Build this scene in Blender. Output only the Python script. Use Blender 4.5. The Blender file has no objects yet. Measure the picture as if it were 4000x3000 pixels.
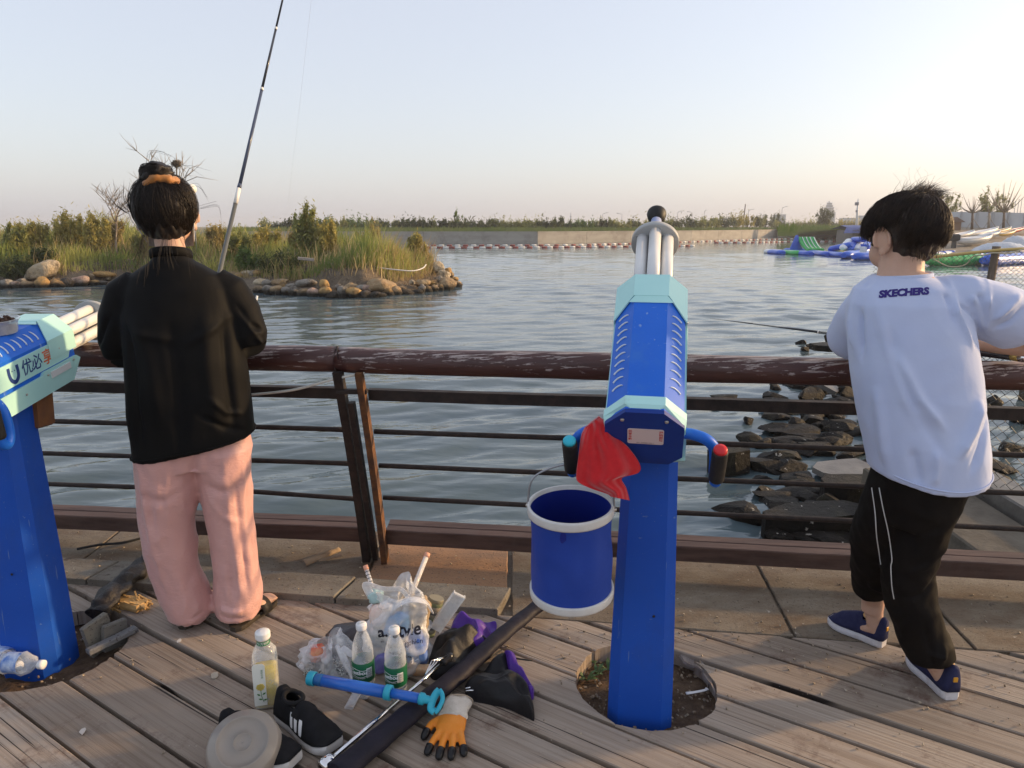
import bpy, bmesh, math, random
import numpy as np
from mathutils import Vector, Matrix, noise
from mathutils.bvhtree import BVHTree
V = Vector
sc = bpy.context.scene
col = sc.collection
rad = math.radians

# ------------------------------------------------------------------ camera
EYE = 1.45
PITCH = rad(12.4)
FPX = 2800.0                       # focal length in pixels of the 4000 px wide photograph
cam_d = bpy.data.cameras.new('camera')
cam_d.sensor_width = 36.0
cam_d.lens = 36.0 * FPX / 4000.0
cam_d.clip_start = 0.05
cam_d.clip_end = 6000
cam = bpy.data.objects.new('camera', cam_d)
cam.location = (0, 0, EYE)
cam.rotation_euler = (math.pi / 2 - PITCH, 0, 0)
col.objects.link(cam)
sc.camera = cam

# ------------------------------------------------------------------ sky, sun, exposure
SUN_AZ, SUN_EL = rad(77), rad(13.5)
SUNV = V((math.sin(SUN_AZ) * math.cos(SUN_EL), math.cos(SUN_AZ) * math.cos(SUN_EL), math.sin(SUN_EL)))
world = bpy.data.worlds.new('World')
sc.world = world
world.use_nodes = True
wn = world.node_tree
bg = wn.nodes['Background']
sky = wn.nodes.new('ShaderNodeTexSky')
sky.sky_type = 'NISHITA'
sky.sun_disc = False
sky.sun_elevation = SUN_EL
sky.sun_rotation = SUN_AZ
sky.altitude = 0
sky.air_density = 1.0
sky.dust_density = 2.6
sky.ozone_density = 1.2
hz = wn.nodes.new('ShaderNodeMix')          # pale evening haze veiling the whole sky evenly
hz.data_type = 'RGBA'
hz.inputs[0].default_value = 0.67
hz.inputs[7].default_value = (2.24, 2.22, 2.46, 1.0)
wn.links.new(sky.outputs[0], hz.inputs[6])
wn.links.new(hz.outputs[2], bg.inputs[0])
bg.inputs[1].default_value = 0.15
sun_d = bpy.data.lights.new('sun', 'SUN')
sun_d.energy = 2.1
sun_d.angle = rad(2.2)
sun_d.color = (1.0, 0.66, 0.34)
sun = bpy.data.objects.new('sun', sun_d)
sun.rotation_euler = (-SUNV).to_track_quat('-Z', 'Y').to_euler()
col.objects.link(sun)
sc.view_settings.view_transform = 'Standard'
sc.view_settings.look = 'None'
sc.view_settings.gamma = 1.0
sc.view_settings.use_curve_mapping = False
sc.view_settings.exposure = 1.2
sc.cycles.use_denoising = True
sc.cycles.max_bounces = 8
sc.cycles.transparent_max_bounces = 16
sc.cycles.caustics_reflective = False
sc.cycles.caustics_refractive = False

# ------------------------------------------------------------------ measuring helpers (photo pixel -> place)
CP, SP = math.cos(PITCH), math.sin(PITCH)
def ray(x, y):
    a, b = (x - 2000) / FPX, (y - 1500) / FPX
    return V((a, CP - b * SP, -SP - b * CP))
def G(x, y, z=0.0):                 # the place on level z that a photo pixel shows
    d = ray(x, y)
    t = (z - EYE) / d.z
    return V((d.x * t, d.y * t, z))
def A(x, y, Y):                     # the place at distance Y that a photo pixel shows
    d = ray(x, y)
    t = Y / d.y
    return V((d.x * t, Y, EYE + d.z * t))
def mpp(p):                         # metres per photo pixel at a place
    return (p.y * CP + (EYE - p.z) * SP) / FPX

# ------------------------------------------------------------------ mesh builder
class MB:
    def __init__(s):
        s.v, s.f, s.m, s.sm = [], [], [], []
    def add(s, vs, fs, mi=0, smooth=False):
        o = len(s.v)
        s.v.extend([tuple(p) for p in vs])
        for f in fs:
            s.f.append(tuple(i + o for i in f)); s.m.append(mi); s.sm.append(smooth)
        return s
    def box(s, c, size, rot=None, mi=0, ch=0.0, taper=(1, 1)):
        c = V(c); hx, hy, hz = size[0] / 2, size[1] / 2, size[2] / 2
        R = rot if rot is not None else Matrix.Identity(3)
        if ch > 0:
            rings = []
            for z, k in ((-hz, ch), (-hz + ch, 0), (hz - ch, 0), (hz, ch)):
                tx, ty = (taper if z > 0 else (1, 1))
                a, b = (hx * tx - k), (hy * ty - k)
                rings.append([V((-a, -b, z)), V((a, -b, z)), V((a, b, z)), V((-a, b, z))])
            vs = [c + R @ p for r in rings for p in r]
            fs = [(3, 2, 1, 0), (12, 13, 14, 15)]
            for i in range(3):
                for j in range(4):
                    fs.append((i * 4 + j, i * 4 + (j + 1) % 4, i * 4 + 4 + (j + 1) % 4, i * 4 + 4 + j))
        else:
            vs = []
            for z in (-hz, hz):
                tx, ty = (taper if z > 0 else (1, 1))
                for a, b in ((-hx, -hy), (hx, -hy), (hx, hy), (-hx, hy)):
                    vs.append(c + R @ V((a * tx, b * ty, z)))
            fs = [(3, 2, 1, 0), (4, 5, 6, 7), (0, 1, 5, 4), (1, 2, 6, 5), (2, 3, 7, 6), (3, 0, 4, 7)]
        return s.add(vs, fs, mi)
    def rings(s, rs, mi=0, smooth=True, cap=True, closed=True):
        n = len(rs[0]); vs = [p for r in rs for p in r]; fs = []
        for i in range(len(rs) - 1):
            for j in range(n if closed else n - 1):
                k = (j + 1) % n
                fs.append((i * n + j, i * n + k, (i + 1) * n + k, (i + 1) * n + j))
        s.add(vs, fs, mi, smooth)
        if cap and closed:
            o = len(s.v) - len(vs)
            s.f.append(tuple(o + j for j in reversed(range(n)))); s.m.append(mi); s.sm.append(False)
            s.f.append(tuple(o + (len(rs) - 1) * n + j for j in range(n))); s.m.append(mi); s.sm.append(False)
        return s
    def tube(s, pts, r, n=10, mi=0, cap=True, up=None, smooth=True, sq=2.0):
        pts = [V(p) for p in pts]; m = len(pts)
        if not isinstance(r, (list, tuple)): r = [r] * m
        rs = []; prev = None
        for i, p in enumerate(pts):
            t = (pts[min(i + 1, m - 1)] - pts[max(i - 1, 0)])
            if t.length < 1e-9: t = V((0, 0, 1))
            t.normalize()
            if up is not None:
                a = t.cross(V(up))
                if a.length < 1e-4: a = t.cross(V((0.3, 1, 0.2)))
            elif prev is None:
                a = t.cross(V((0, 0, 1)) if abs(t.z) < 0.9 else V((0, 1, 0)))
            else:
                a = prev - t * prev.dot(t)
            a.normalize(); prev = a; b = a.cross(t)
            ra, rb = r[i] if isinstance(r[i], (list, tuple)) else (r[i], r[i])
            ring = []
            for j in range(n):
                th = 2 * math.pi * j / n; c, q = math.cos(th), math.sin(th)
                if sq != 2.0:
                    c = math.copysign(abs(c) ** (2 / sq), c); q = math.copysign(abs(q) ** (2 / sq), q)
                ring.append(p + a * (ra * c) + b * (rb * q))
            rs.append(ring)
        return s.rings(rs, mi, smooth, cap)
    def lathe(s, prof, c=(0, 0, 0), R=None, n=24, mi=0, smooth=True, cap=True, mis=None):
        c = V(c); R = R if R is not None else Matrix.Identity(3); rs = []
        for r, z in prof:
            rs.append([c + R @ V((r * math.cos(2 * math.pi * j / n), r * math.sin(2 * math.pi * j / n), z)) for j in range(n)])
        o = len(s.m)
        s.rings(rs, mi, smooth, cap)
        if mis:
            for i in range(len(prof) - 1):
                for j in range(n): s.m[o + i * n + j] = mis[i]
        return s
    def ball(s, c, r, n=12, m=8, mi=0, R=None):
        c = V(c); r = (r, r, r) if not isinstance(r, (list, tuple)) else r
        R = R if R is not None else Matrix.Identity(3); rs = []
        for i in range(m + 1):
            ph = math.pi * (i + 0.04 * (1 if i == 0 else -1 if i == m else 0)) / m - math.pi / 2
            rs.append([c + R @ V((r[0] * math.cos(ph) * math.cos(2 * math.pi * j / n), r[1] * math.cos(ph) * math.sin(2 * math.pi * j / n), r[2] * math.sin(ph))) for j in range(n)])
        return s.rings(rs, mi, True)
    def prism(s, poly, depth, M4=None, mi=0):
        """poly = 2D outline (x, y); extruded along +z by depth; M4 places it"""
        M4 = M4 if M4 is not None else Matrix.Identity(4); n = len(poly)
        vs = [M4 @ V((x, y, 0)) for x, y in poly] + [M4 @ V((x, y, depth)) for x, y in poly]
        fs = [tuple(reversed(range(n))), tuple(range(n, 2 * n))]
        fs += [(j, (j + 1) % n, n + (j + 1) % n, n + j) for j in range(n)]
        return s.add(vs, fs, mi)
    def mesh(s, name='mesh'):
        me = bpy.data.meshes.new(name)
        me.from_pydata(s.v, [], s.f)
        me.polygons.foreach_set('material_index', s.m)
        me.polygons.foreach_set('use_smooth', s.sm)
        me.update()
        return me
    def build(s, name, mats, parent=None, **kw):
        return obj(name, s.mesh(name), mats, parent, **kw)

def obj(name, me, mats, parent=None, label=None, cat=None, group=None, kind=None, loc=None, rot=None):
    if mats is not None:
        if not isinstance(mats, (list, tuple)): mats = [mats]
        me.materials.clear()
        for m in mats: me.materials.append(m)
    o = bpy.data.objects.new(name, me)
    col.objects.link(o)
    if parent is not None:
        o.parent = parent
        o.matrix_parent_inverse = parent.matrix_basis.inverted()
    if loc is not None: o.location = loc
    if rot is not None: o.rotation_euler = rot
    return tag(o, label, cat, group, kind)
def tag(o, label=None, cat=None, group=None, kind=None):
    if label: o['label'] = label
    if cat: o['category'] = cat
    if group: o['group'] = group
    if kind: o['kind'] = kind
    return o
def thing(name, label, cat, loc=(0, 0, 0), group=None):
    o = bpy.data.objects.new(name, None)
    o.empty_display_size = 0.1
    col.objects.link(o)
    o.location = loc
    return tag(o, label, cat, group)
ORD = ['first', 'second', 'third', 'fourth', 'fifth', 'sixth', 'seventh', 'eighth', 'ninth', 'tenth', 'eleventh', 'twelfth',
       'thirteenth', 'fourteenth', 'fifteenth', 'sixteenth', 'seventeenth', 'eighteenth', 'nineteenth', 'twentieth']
TENS = {20: 'twenty', 30: 'thirty', 40: 'forty', 50: 'fifty', 60: 'sixty', 70: 'seventy', 80: 'eighty', 90: 'ninety'}
def ordn(i):
    if i < 20: return ORD[i]
    if i >= 99: return 'hundredth' if i == 99 else 'hundred-and-' + ordn(i - 100)
    n = i + 1; t = n // 10 * 10
    return TENS[t][:-1] + 'ieth' if n == t else TENS[t] + '-' + ORD[n - t - 1]

def remesh(mb, voxel, smooth=4, name='m'):
    me = mb.mesh('tmp')
    o = bpy.data.objects.new('tmp', me); col.objects.link(o)
    m = o.modifiers.new('r', 'REMESH'); m.mode = 'VOXEL'; m.voxel_size = voxel; m.use_smooth_shade = True
    if smooth:
        k = o.modifiers.new('s', 'SMOOTH'); k.iterations = smooth; k.factor = 0.5
    dg = bpy.context.evaluated_depsgraph_get()
    out = bpy.data.meshes.new_from_object(o.evaluated_get(dg))
    bpy.data.objects.remove(o); bpy.data.meshes.remove(me)
    out.name = name
    return out
def get_co(me):
    n = len(me.vertices); a = np.empty(n * 3, np.float64); me.vertices.foreach_get('co', a)
    b = np.empty(n * 3, np.float64); me.vertices.foreach_get('normal', b)
    return a.reshape(-1, 3), b.reshape(-1, 3)
def set_co(me, a):
    me.vertices.foreach_set('co', a.reshape(-1)); me.update()
def fnoise(P, scale, seed, n=20):
    """smooth random field with features of about `scale` metres (scalar or per axis)"""
    rg = np.random.RandomState(seed)
    k = rg.normal(size=(n, 3)); k /= np.linalg.norm(k, axis=1)[:, None]
    k *= rg.uniform(0.6, 1.4, (n, 1)) * 2 * math.pi / np.array(scale) / 1.6
    ph = rg.uniform(0, 6.283, n)
    return np.cos(P @ k.T + ph).sum(1) / math.sqrt(n / 2)
def folds(P, N, lst):
    """raise (or sink) soft ridges along 3D polylines: (points, width, height)"""
    D = np.zeros(len(P))
    for pts, w, h in lst:
        pts = [np.array(p, float) for p in pts]; L = len(pts) - 1
        best = np.full(len(P), 1e9); tt = np.zeros(len(P))
        for i in range(L):
            a, b = pts[i], pts[i + 1]; ab = b - a
            t = np.clip(((P - a) @ ab) / (ab @ ab), 0, 1)
            d = np.linalg.norm(P - (a + t[:, None] * ab), axis=1)
            k = d < best; best[k] = d[k]; tt[k] = (i + t[k]) / L
        D += h * np.exp(-(best / w) ** 2) * np.clip(4 * tt + 0.15, 0, 1) * np.clip(4 * (1 - tt) + 0.15, 0, 1)
    return P + N * D[:, None]
def tree_of(me, M4=None):
    vs = [(M4 @ v.co) if M4 else v.co.copy() for v in me.vertices]
    return BVHTree.FromPolygons(vs, [tuple(p.vertices) for p in me.polygons])
_txt = {}
def text_mesh(body, size, shear=0.0, bold=0.0, align='CENTER', space=1.0, vert=False, depth=0.0):
    c = bpy.data.curves.new('t', 'FONT'); c.body = body; c.size = size; c.shear = shear; c.offset = bold
    c.align_x = align; c.align_y = 'CENTER'; c.space_character = space; c.resolution_u = 3; c.extrude = depth
    if vert: c.space_line = 1.0 * space
    o = bpy.data.objects.new('t', c); col.objects.link(o)
    dg = bpy.context.evaluated_depsgraph_get()
    me = bpy.data.meshes.new_from_object(o.evaluated_get(dg))
    bpy.data.objects.remove(o); bpy.data.curves.remove(c)
    return me
def print_on(me, tree, M4, off=0.0012, reach=0.3):
    """lay a flat print (text or shape mesh) onto a curved surface; M4: x = right, y = up, z = out of the surface"""
    n = (M4.to_3x3() @ V((0, 0, 1))).normalized()
    for v in me.vertices:
        p = M4 @ v.co
        h = tree.ray_cast(p + n * reach, -n)
        v.co = (h[0] + n * off) if h[0] is not None else p
    return me
def frame(o, right, up):
    r = V(right).normalized(); u = V(up); u = (u - r * u.dot(r)).normalized(); n = r.cross(u)
    return Matrix(((r.x, u.x, n.x, o[0]), (r.y, u.y, n.y, o[1]), (r.z, u.z, n.z, o[2]), (0, 0, 0, 1)))
def rotz(a): return Matrix.Rotation(a, 3, 'Z')
def aim(d, roll=0.0):
    """3x3 turning +z onto d"""
    q = V(d).normalized().to_track_quat('Z', 'Y').to_matrix()
    return q @ Matrix.Rotation(roll, 3, 'Z')
def bez(pts, n=24):
    """smooth curve through points (Catmull-Rom)"""
    P = [V(p) for p in pts]; P = [P[0] * 2 - P[1]] + P + [P[-1] * 2 - P[-2]]; out = []
    segs = len(P) - 3; k = max(2, n // segs)
    for i in range(segs):
        for j in range(k):
            t = j / k; a, b, c, d = P[i:i + 4]
            out.append(0.5 * ((2 * b) + (c - a) * t + (2 * a - 5 * b + 4 * c - d) * t * t + (3 * b - a - 3 * c + d) * t ** 3))
    out.append(P[-2]); return out

# ------------------------------------------------------------------ materials
def newmat(name):
    m = bpy.data.materials.new(name); m.use_nodes = True
    nt = m.node_tree; return m, nt, nt.nodes['Principled BSDF']
def nd(nt, t, **kw):
    n = nt.nodes.new(t)
    for k, v in kw.items():
        if hasattr(n, k): setattr(n, k, v)
        else: n.inputs[k.replace('_', ' ')].default_value = v
    return n
def c4(c): return (c[0], c[1], c[2], 1.0)
def noise_fac(nt, scale, detail=5, stretch=(1, 1, 1), lo=0.35, hi=0.65, coord='Object', rnd=False, rough=0.6, dist=0.0, rot=(0, 0, 0)):
    tc = nd(nt, 'ShaderNodeTexCoord'); mp = nd(nt, 'ShaderNodeMapping'); mp.inputs['Scale'].default_value = stretch
    mp.inputs['Rotation'].default_value = rot
    nt.links.new(tc.outputs[coord], mp.inputs[0])
    if rnd:
        oi = nd(nt, 'ShaderNodeObjectInfo'); mu = nd(nt, 'ShaderNodeMath', operation='MULTIPLY'); mu.inputs[1].default_value = 57.0
        cb = nd(nt, 'ShaderNodeCombineXYZ'); nt.links.new(oi.outputs['Random'], mu.inputs[0])
        for i in range(3): nt.links.new(mu.outputs[0], cb.inputs[i])
        nt.links.new(cb.outputs[0], mp.inputs['Location'])
    nz = nd(nt, 'ShaderNodeTexNoise'); nz.inputs['Scale'].default_value = scale; nz.inputs['Detail'].default_value = detail
    nz.inputs['Roughness'].default_value = rough; nz.inputs['Distortion'].default_value = dist
    nt.links.new(mp.outputs[0], nz.inputs['Vector'])
    mr = nd(nt, 'ShaderNodeMapRange'); mr.inputs[1].default_value = lo; mr.inputs[2].default_value = hi
    nt.links.new(nz.outputs['Fac'], mr.inputs[0])
    return mr.outputs[0]
def mix(nt, fac, a, b, mode='MIX'):
    m = nd(nt, 'ShaderNodeMix', data_type='RGBA', blend_type=mode)
    for s, x in ((m.inputs[0], fac), (m.inputs[6], a), (m.inputs[7], b)):
        if hasattr(x, 'links') or hasattr(x, 'is_output'): nt.links.new(x, s)
        elif isinstance(x, (int, float)): s.default_value = x
        else: s.default_value = c4(x)
    return m.outputs[2]
def bump(nt, bs, h, strength, dist=0.01, prev=None):
    b = nd(nt, 'ShaderNodeBump'); b.inputs['Strength'].default_value = strength; b.inputs['Distance'].default_value = dist
    nt.links.new(h, b.inputs['Height'])
    if prev is not None: nt.links.new(prev, b.inputs['Normal'])
    nt.links.new(b.outputs[0], bs.inputs['Normal']); return b.outputs[0]
def M(name, c1, c2=None, scale=12, rough=0.55, metal=0.0, bmp=0.0, bscale=60, bdist=0.005, stretch=(1, 1, 1), lo=0.35, hi=0.65,
      rough2=None, dirt=None, dscale=3, dlo=0.5, dhi=0.75, rnd=False, spec=0.35, coat=0.0, sheen=0.0, trans=0.0, alpha=1.0, ior=1.45, sss=0.0, detail=5):
    m, nt, bs = newmat(name)
    colr = None
    bs.inputs['Base Color'].default_value = c4(c1)
    if c2 is not None:
        f = noise_fac(nt, scale, detail, stretch, lo, hi, rnd=rnd); colr = mix(nt, f, c1, c2)
    if dirt is not None:
        f2 = noise_fac(nt, dscale, 8, (1, 1, 1), dlo, dhi, rnd=True, rough=0.7); colr = mix(nt, f2, colr if colr is not None else c1, dirt)
    if colr is not None: nt.links.new(colr, bs.inputs['Base Color'])
    bs.inputs['Roughness'].default_value = rough
    if rough2 is not None:
        f3 = noise_fac(nt, scale * 1.7, 4, stretch, 0.3, 0.7, rnd=True); mr = nd(nt, 'ShaderNodeMapRange')
        mr.inputs[3].default_value = rough; mr.inputs[4].default_value = rough2
        nt.links.new(f3, mr.inputs[0]); nt.links.new(mr.outputs[0], bs.inputs['Roughness'])
    bs.inputs['Metallic'].default_value = metal
    bs.inputs['Specular IOR Level'].default_value = spec
    bs.inputs['Coat Weight'].default_value = coat
    bs.inputs['Sheen Weight'].default_value = sheen
    bs.inputs['Transmission Weight'].default_value = trans
    bs.inputs['Alpha'].default_value = alpha
    bs.inputs['IOR'].default_value = ior
    if sss: bs.inputs['Subsurface Weight'].default_value = sss; bs.inputs['Subsurface Radius'].default_value = (0.01, 0.004, 0.002); bs.inputs['Subsurface Scale'].default_value = 1.0
    if bmp: bump(nt, bs, noise_fac(nt, bscale, 6, stretch, 0, 1, rnd=rnd), bmp, bdist)
    return m
def leafmat(name, c1, c2, attr=True, tr=0.35):
    """thin leaf: diffuse + translucent, colour varied by a per-leaf value stored on the mesh"""
    m, nt, bs = newmat(name)
    if attr:
        at = nd(nt, 'ShaderNodeAttribute', attribute_name='tint'); f = at.outputs['Fac']
    else: f = noise_fac(nt, 4)
    c = mix(nt, f, c1, c2)
    nt.links.new(c, bs.inputs['Base Color']); bs.inputs['Roughness'].default_value = 0.7
    bs.inputs['Specular IOR Level'].default_value = 0.2
    t = nd(nt, 'ShaderNodeBsdfTranslucent'); nt.links.new(c, t.inputs[0])
    mx = nd(nt, 'ShaderNodeMixShader'); mx.inputs[0].default_value = tr
    nt.links.new(bs.outputs[0], mx.inputs[1]); nt.links.new(t.outputs[0], mx.inputs[2])
    nt.links.new(mx.outputs[0], nt.nodes['Material Output'].inputs[0])
    return m
def filmmat(name, c, clear=0.6, rough=0.25):
    """thin see-through plastic film"""
    m, nt, bs = newmat(name)
    bs.inputs['Base Color'].default_value = c4(c); bs.inputs['Roughness'].default_value = rough
    t = nd(nt, 'ShaderNodeBsdfTransparent')
    lw = nd(nt, 'ShaderNodeLayerWeight'); lw.inputs[0].default_value = 0.35
    nz = noise_fac(nt, 18, 4, (1, 1, 1), 0.3, 0.75)
    ad = nd(nt, 'ShaderNodeMath', operation='MULTIPLY_ADD'); ad.inputs[1].default_value = 0.35; ad.inputs[2].default_value = 1 - clear - 0.12
    nt.links.new(nz, ad.inputs[0])
    ad2 = nd(nt, 'ShaderNodeMath', operation='MULTIPLY_ADD'); ad2.inputs[1].default_value = 0.45; ad2.use_clamp = True
    nt.links.new(lw.outputs['Facing'], ad2.inputs[0]); nt.links.new(ad.outputs[0], ad2.inputs[2])
    mx = nd(nt, 'ShaderNodeMixShader')
    nt.links.new(ad2.outputs[0], mx.inputs[0]); nt.links.new(t.outputs[0], mx.inputs[1]); nt.links.new(bs.outputs[0], mx.inputs[2])
    nt.links.new(mx.outputs[0], nt.nodes['Material Output'].inputs[0])
    return m
def set_tint(me, vals):
    a = me.attributes.new('tint', 'FLOAT', 'FACE'); a.data.foreach_set('value', vals)

rng = random.Random(7)
npr = np.random.RandomState(11)
# ================================================================== THE SETTING
WZ = -0.75                                    # water level, deck = 0
# ---------- materials of the setting
def plank_mat():
    m, nt, bs = newmat('weathered_plank')
    base = mix(nt, noise_fac(nt, 2.2, 4, (0.5, 2, 1), 0.3, 0.7, rnd=True), (0.315, 0.252, 0.195), (0.425, 0.36, 0.295))
    oi = nd(nt, 'ShaderNodeObjectInfo')
    rv = nd(nt, 'ShaderNodeMapRange'); rv.inputs[3].default_value = 0.78; rv.inputs[4].default_value = 1.12
    nt.links.new(oi.outputs['Random'], rv.inputs[0])
    cb = nd(nt, 'ShaderNodeCombineColor')
    for i in range(3): nt.links.new(rv.outputs[0], cb.inputs[i])
    base = mix(nt, 1.0, base, cb.outputs[0], 'MULTIPLY')
    grain = noise_fac(nt, 4.5, 4, (0.35, 20, 1), 0.36, 0.56, rnd=True, rough=0.65)
    base = mix(nt, grain, mix(nt, 1.0, base, (0.76, 0.72, 0.69), 'MULTIPLY'), base)
    fine = noise_fac(nt, 9, 6, (1.0, 60, 1), 0.30, 0.62, rnd=True, rough=0.7)
    base = mix(nt, fine, mix(nt, 1.0, base, (0.87, 0.86, 0.85), 'MULTIPLY'), base)
    crack = noise_fac(nt, 3.4, 3, (0.3, 30, 1), 0.655, 0.675, rnd=True, rough=0.5)
    base = mix(nt, crack, base, (0.03, 0.022, 0.018))
    st = noise_fac(nt, 5, 7, (1, 1, 1), 0.55, 0.70, coord='Object', rnd=True, rough=0.75)
    base = mix(nt, st, base, (0.12, 0.07, 0.05))
    sp = noise_fac(nt, 90, 2, (1, 1, 1), 0.73, 0.76, rnd=True)
    base = mix(nt, sp, base, (0.45, 0.40, 0.35))
    nt.links.new(base, bs.inputs['Base Color']); bs.inputs['Roughness'].default_value = 0.72
    bs.inputs['Specular IOR Level'].default_value = 0.3
    ad = nd(nt, 'ShaderNodeMath', operation='SUBTRACT'); nt.links.new(grain, ad.inputs[0]); nt.links.new(crack, ad.inputs[1])
    b1 = bump(nt, bs, ad.outputs[0], 0.32, 0.002)
    bump(nt, bs, fine, 0.22, 0.001, b1)
    return m
def concrete_mat(name, c1, c2, stain, slo=0.48, shi=0.7):
    m, nt, bs = newmat(name)
    base = mix(nt, noise_fac(nt, 3, 7, (1, 1, 1), 0.3, 0.7, rough=0.7), c1, c2)
    base = mix(nt, noise_fac(nt, 2.3, 8, (1, 1.8, 1), slo, shi, rough=0.7), base, stain)
    base = mix(nt, noise_fac(nt, 110, 3, (1, 1, 1), 0.60, 0.68), base, (0.05, 0.042, 0.035))
    base = mix(nt, noise_fac(nt, 40, 4, (1, 1, 1), 0.68, 0.72), base, (0.42, 0.38, 0.32))
    base = mix(nt, noise_fac(nt, 13, 5, (1, 1, 1), 0.66, 0.72, rough=0.6), base, (0.07, 0.05, 0.038))
    nt.links.new(base, bs.inputs['Base Color']); bs.inputs['Roughness'].default_value = 0.8
    b = bump(nt, bs, noise_fac(nt, 60, 8, (1, 1, 1), 0, 1, rough=0.75), 0.7, 0.006)
    bump(nt, bs, noise_fac(nt, 9, 5, (1, 1, 1), 0, 1), 0.4, 0.012, b)
    return m
def log_mat():
    m, nt, bs = newmat('peeling_log_paint')
    paint = mix(nt, noise_fac(nt, 8, 5, (0.5, 4, 4), 0.3, 0.7), (0.045, 0.016, 0.014), (0.078, 0.028, 0.023))
    wood = mix(nt, noise_fac(nt, 9, 6, (1, 25, 25), 0.35, 0.65), (0.28, 0.22, 0.20), (0.44, 0.38, 0.36))
    geo = nd(nt, 'ShaderNodeNewGeometry'); sx = nd(nt, 'ShaderNodeSeparateXYZ'); nt.links.new(geo.outputs['Normal'], sx.inputs[0])
    f = noise_fac(nt, 7.5, 8, (0.6, 10, 10), 0.0, 1.0, rough=0.7, dist=0.3)
    ad = nd(nt, 'ShaderNodeMath', operation='MULTIPLY_ADD'); ad.inputs[1].default_value = 0.085
    nt.links.new(sx.outputs['Z'], ad.inputs[0]); nt.links.new(f, ad.inputs[2])
    mr = nd(nt, 'ShaderNodeMapRange'); mr.inputs[1].default_value = 0.590; mr.inputs[2].default_value = 0.602
    nt.links.new(ad.outputs[0], mr.inputs[0])
    nt.links.new(mix(nt, mr.outputs[0], paint, wood), bs.inputs['Base Color'])
    r = nd(nt, 'ShaderNodeMapRange'); r.inputs[3].default_value = 0.38; r.inputs[4].default_value = 0.8
    nt.links.new(mr.outputs[0], r.inputs[0]); nt.links.new(r.outputs[0], bs.inputs['Roughness'])
    iv = nd(nt, 'ShaderNodeMath', operation='SUBTRACT'); iv.inputs[0].default_value = 1.0; nt.links.new(mr.outputs[0], iv.inputs[1])
    b = bump(nt, bs, iv.outputs[0], 0.5, 0.0015)
    bump(nt, bs, noise_fac(nt, 7, 6, (0.8, 14, 14), 0, 1), 0.45, 0.006, b)
    return m
def water_mat():
    m, nt, bs = newmat('lake_water')
    bs.inputs['Base Color'].default_value = c4((0.078, 0.112, 0.126))
    bs.inputs['Roughness'].default_value = 0.06; bs.inputs['IOR'].default_value = 1.33
    n1 = noise_fac(nt, 2.4, 2, (1.0, 2.6, 1), 0, 1, rot=(0, 0, 0.22), dist=0.4)
    b1 = bump(nt, bs, n1, 0.30, 0.03)
    n2 = noise_fac(nt, 8, 2, (1.0, 2.4, 1), 0, 1, rot=(0, 0, 0.3), dist=0.3)
    bump(nt, bs, n2, 0.16, 0.010, b1)
    return m
PLANK = plank_mat()
CONC = concrete_mat('stained_concrete', (0.165, 0.135, 0.098), (0.235, 0.20, 0.15), (0.115, 0.074, 0.042), 0.40, 0.62)
GRANITE = concrete_mat('flecked_granite', (0.165, 0.15, 0.122), (0.235, 0.215, 0.175), (0.105, 0.08, 0.055), 0.44, 0.66)
SUNC = concrete_mat('sun_orange_concrete', (0.36, 0.20, 0.10), (0.28, 0.16, 0.09), (0.18, 0.12, 0.08))  # concrete with the orange evening sun put into its colour
LOG = log_mat()
SOIL = M('damp_soil', (0.085, 0.052, 0.032), (0.15, 0.10, 0.062), 30, 0.95, bmp=1.0, bscale=90, bdist=0.012, dirt=(0.05, 0.03, 0.02), dscale=9)
IRON = M('rusted_black_iron', (0.018, 0.014, 0.013), (0.036, 0.025, 0.021), 25, 0.6, bmp=0.6, bscale=120, bdist=0.003, rough2=0.8, dirt=(0.10, 0.045, 0.028), dscale=7, dlo=0.6, dhi=0.85)
RUST = M('orange_rust', (0.17, 0.075, 0.028), (0.055, 0.032, 0.024), 18, 0.85, bmp=0.8, bscale=90, bdist=0.004)
BEAM = M('brown_painted_beam', (0.052, 0.028, 0.022), (0.105, 0.062, 0.048), 9, 0.62, stretch=(0.3, 3, 3), bmp=0.4, bscale=30, bdist=0.004, dirt=(0.09, 0.06, 0.05), dscale=5)
WATER = water_mat()

# ---------- ground under everything, and the water sheet
mb = MB()
def earth_z(x, y): return -0.075
mb.add([(-6, -4, -0.16), (6, -4, -0.16), (6, 2.3, -0.16), (-6, 2.75, -0.16)], [(0, 1, 2, 3)])
mb.build('ground', M('gap_shade_earth', (.035, .026, .02), (.055, .042, .032), 20, .95), kind='structure')  # earth coloured extra dark so the plank gaps look shaded
mb = MB()
mb.add([(-2500, -20, -3.0), (2500, -20, -3.0), (2500, 3000, -3.0), (-2500, 3000, -3.0)], [(0, 1, 2, 3)])
mb.build('seabed', SOIL, kind='structure')

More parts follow.
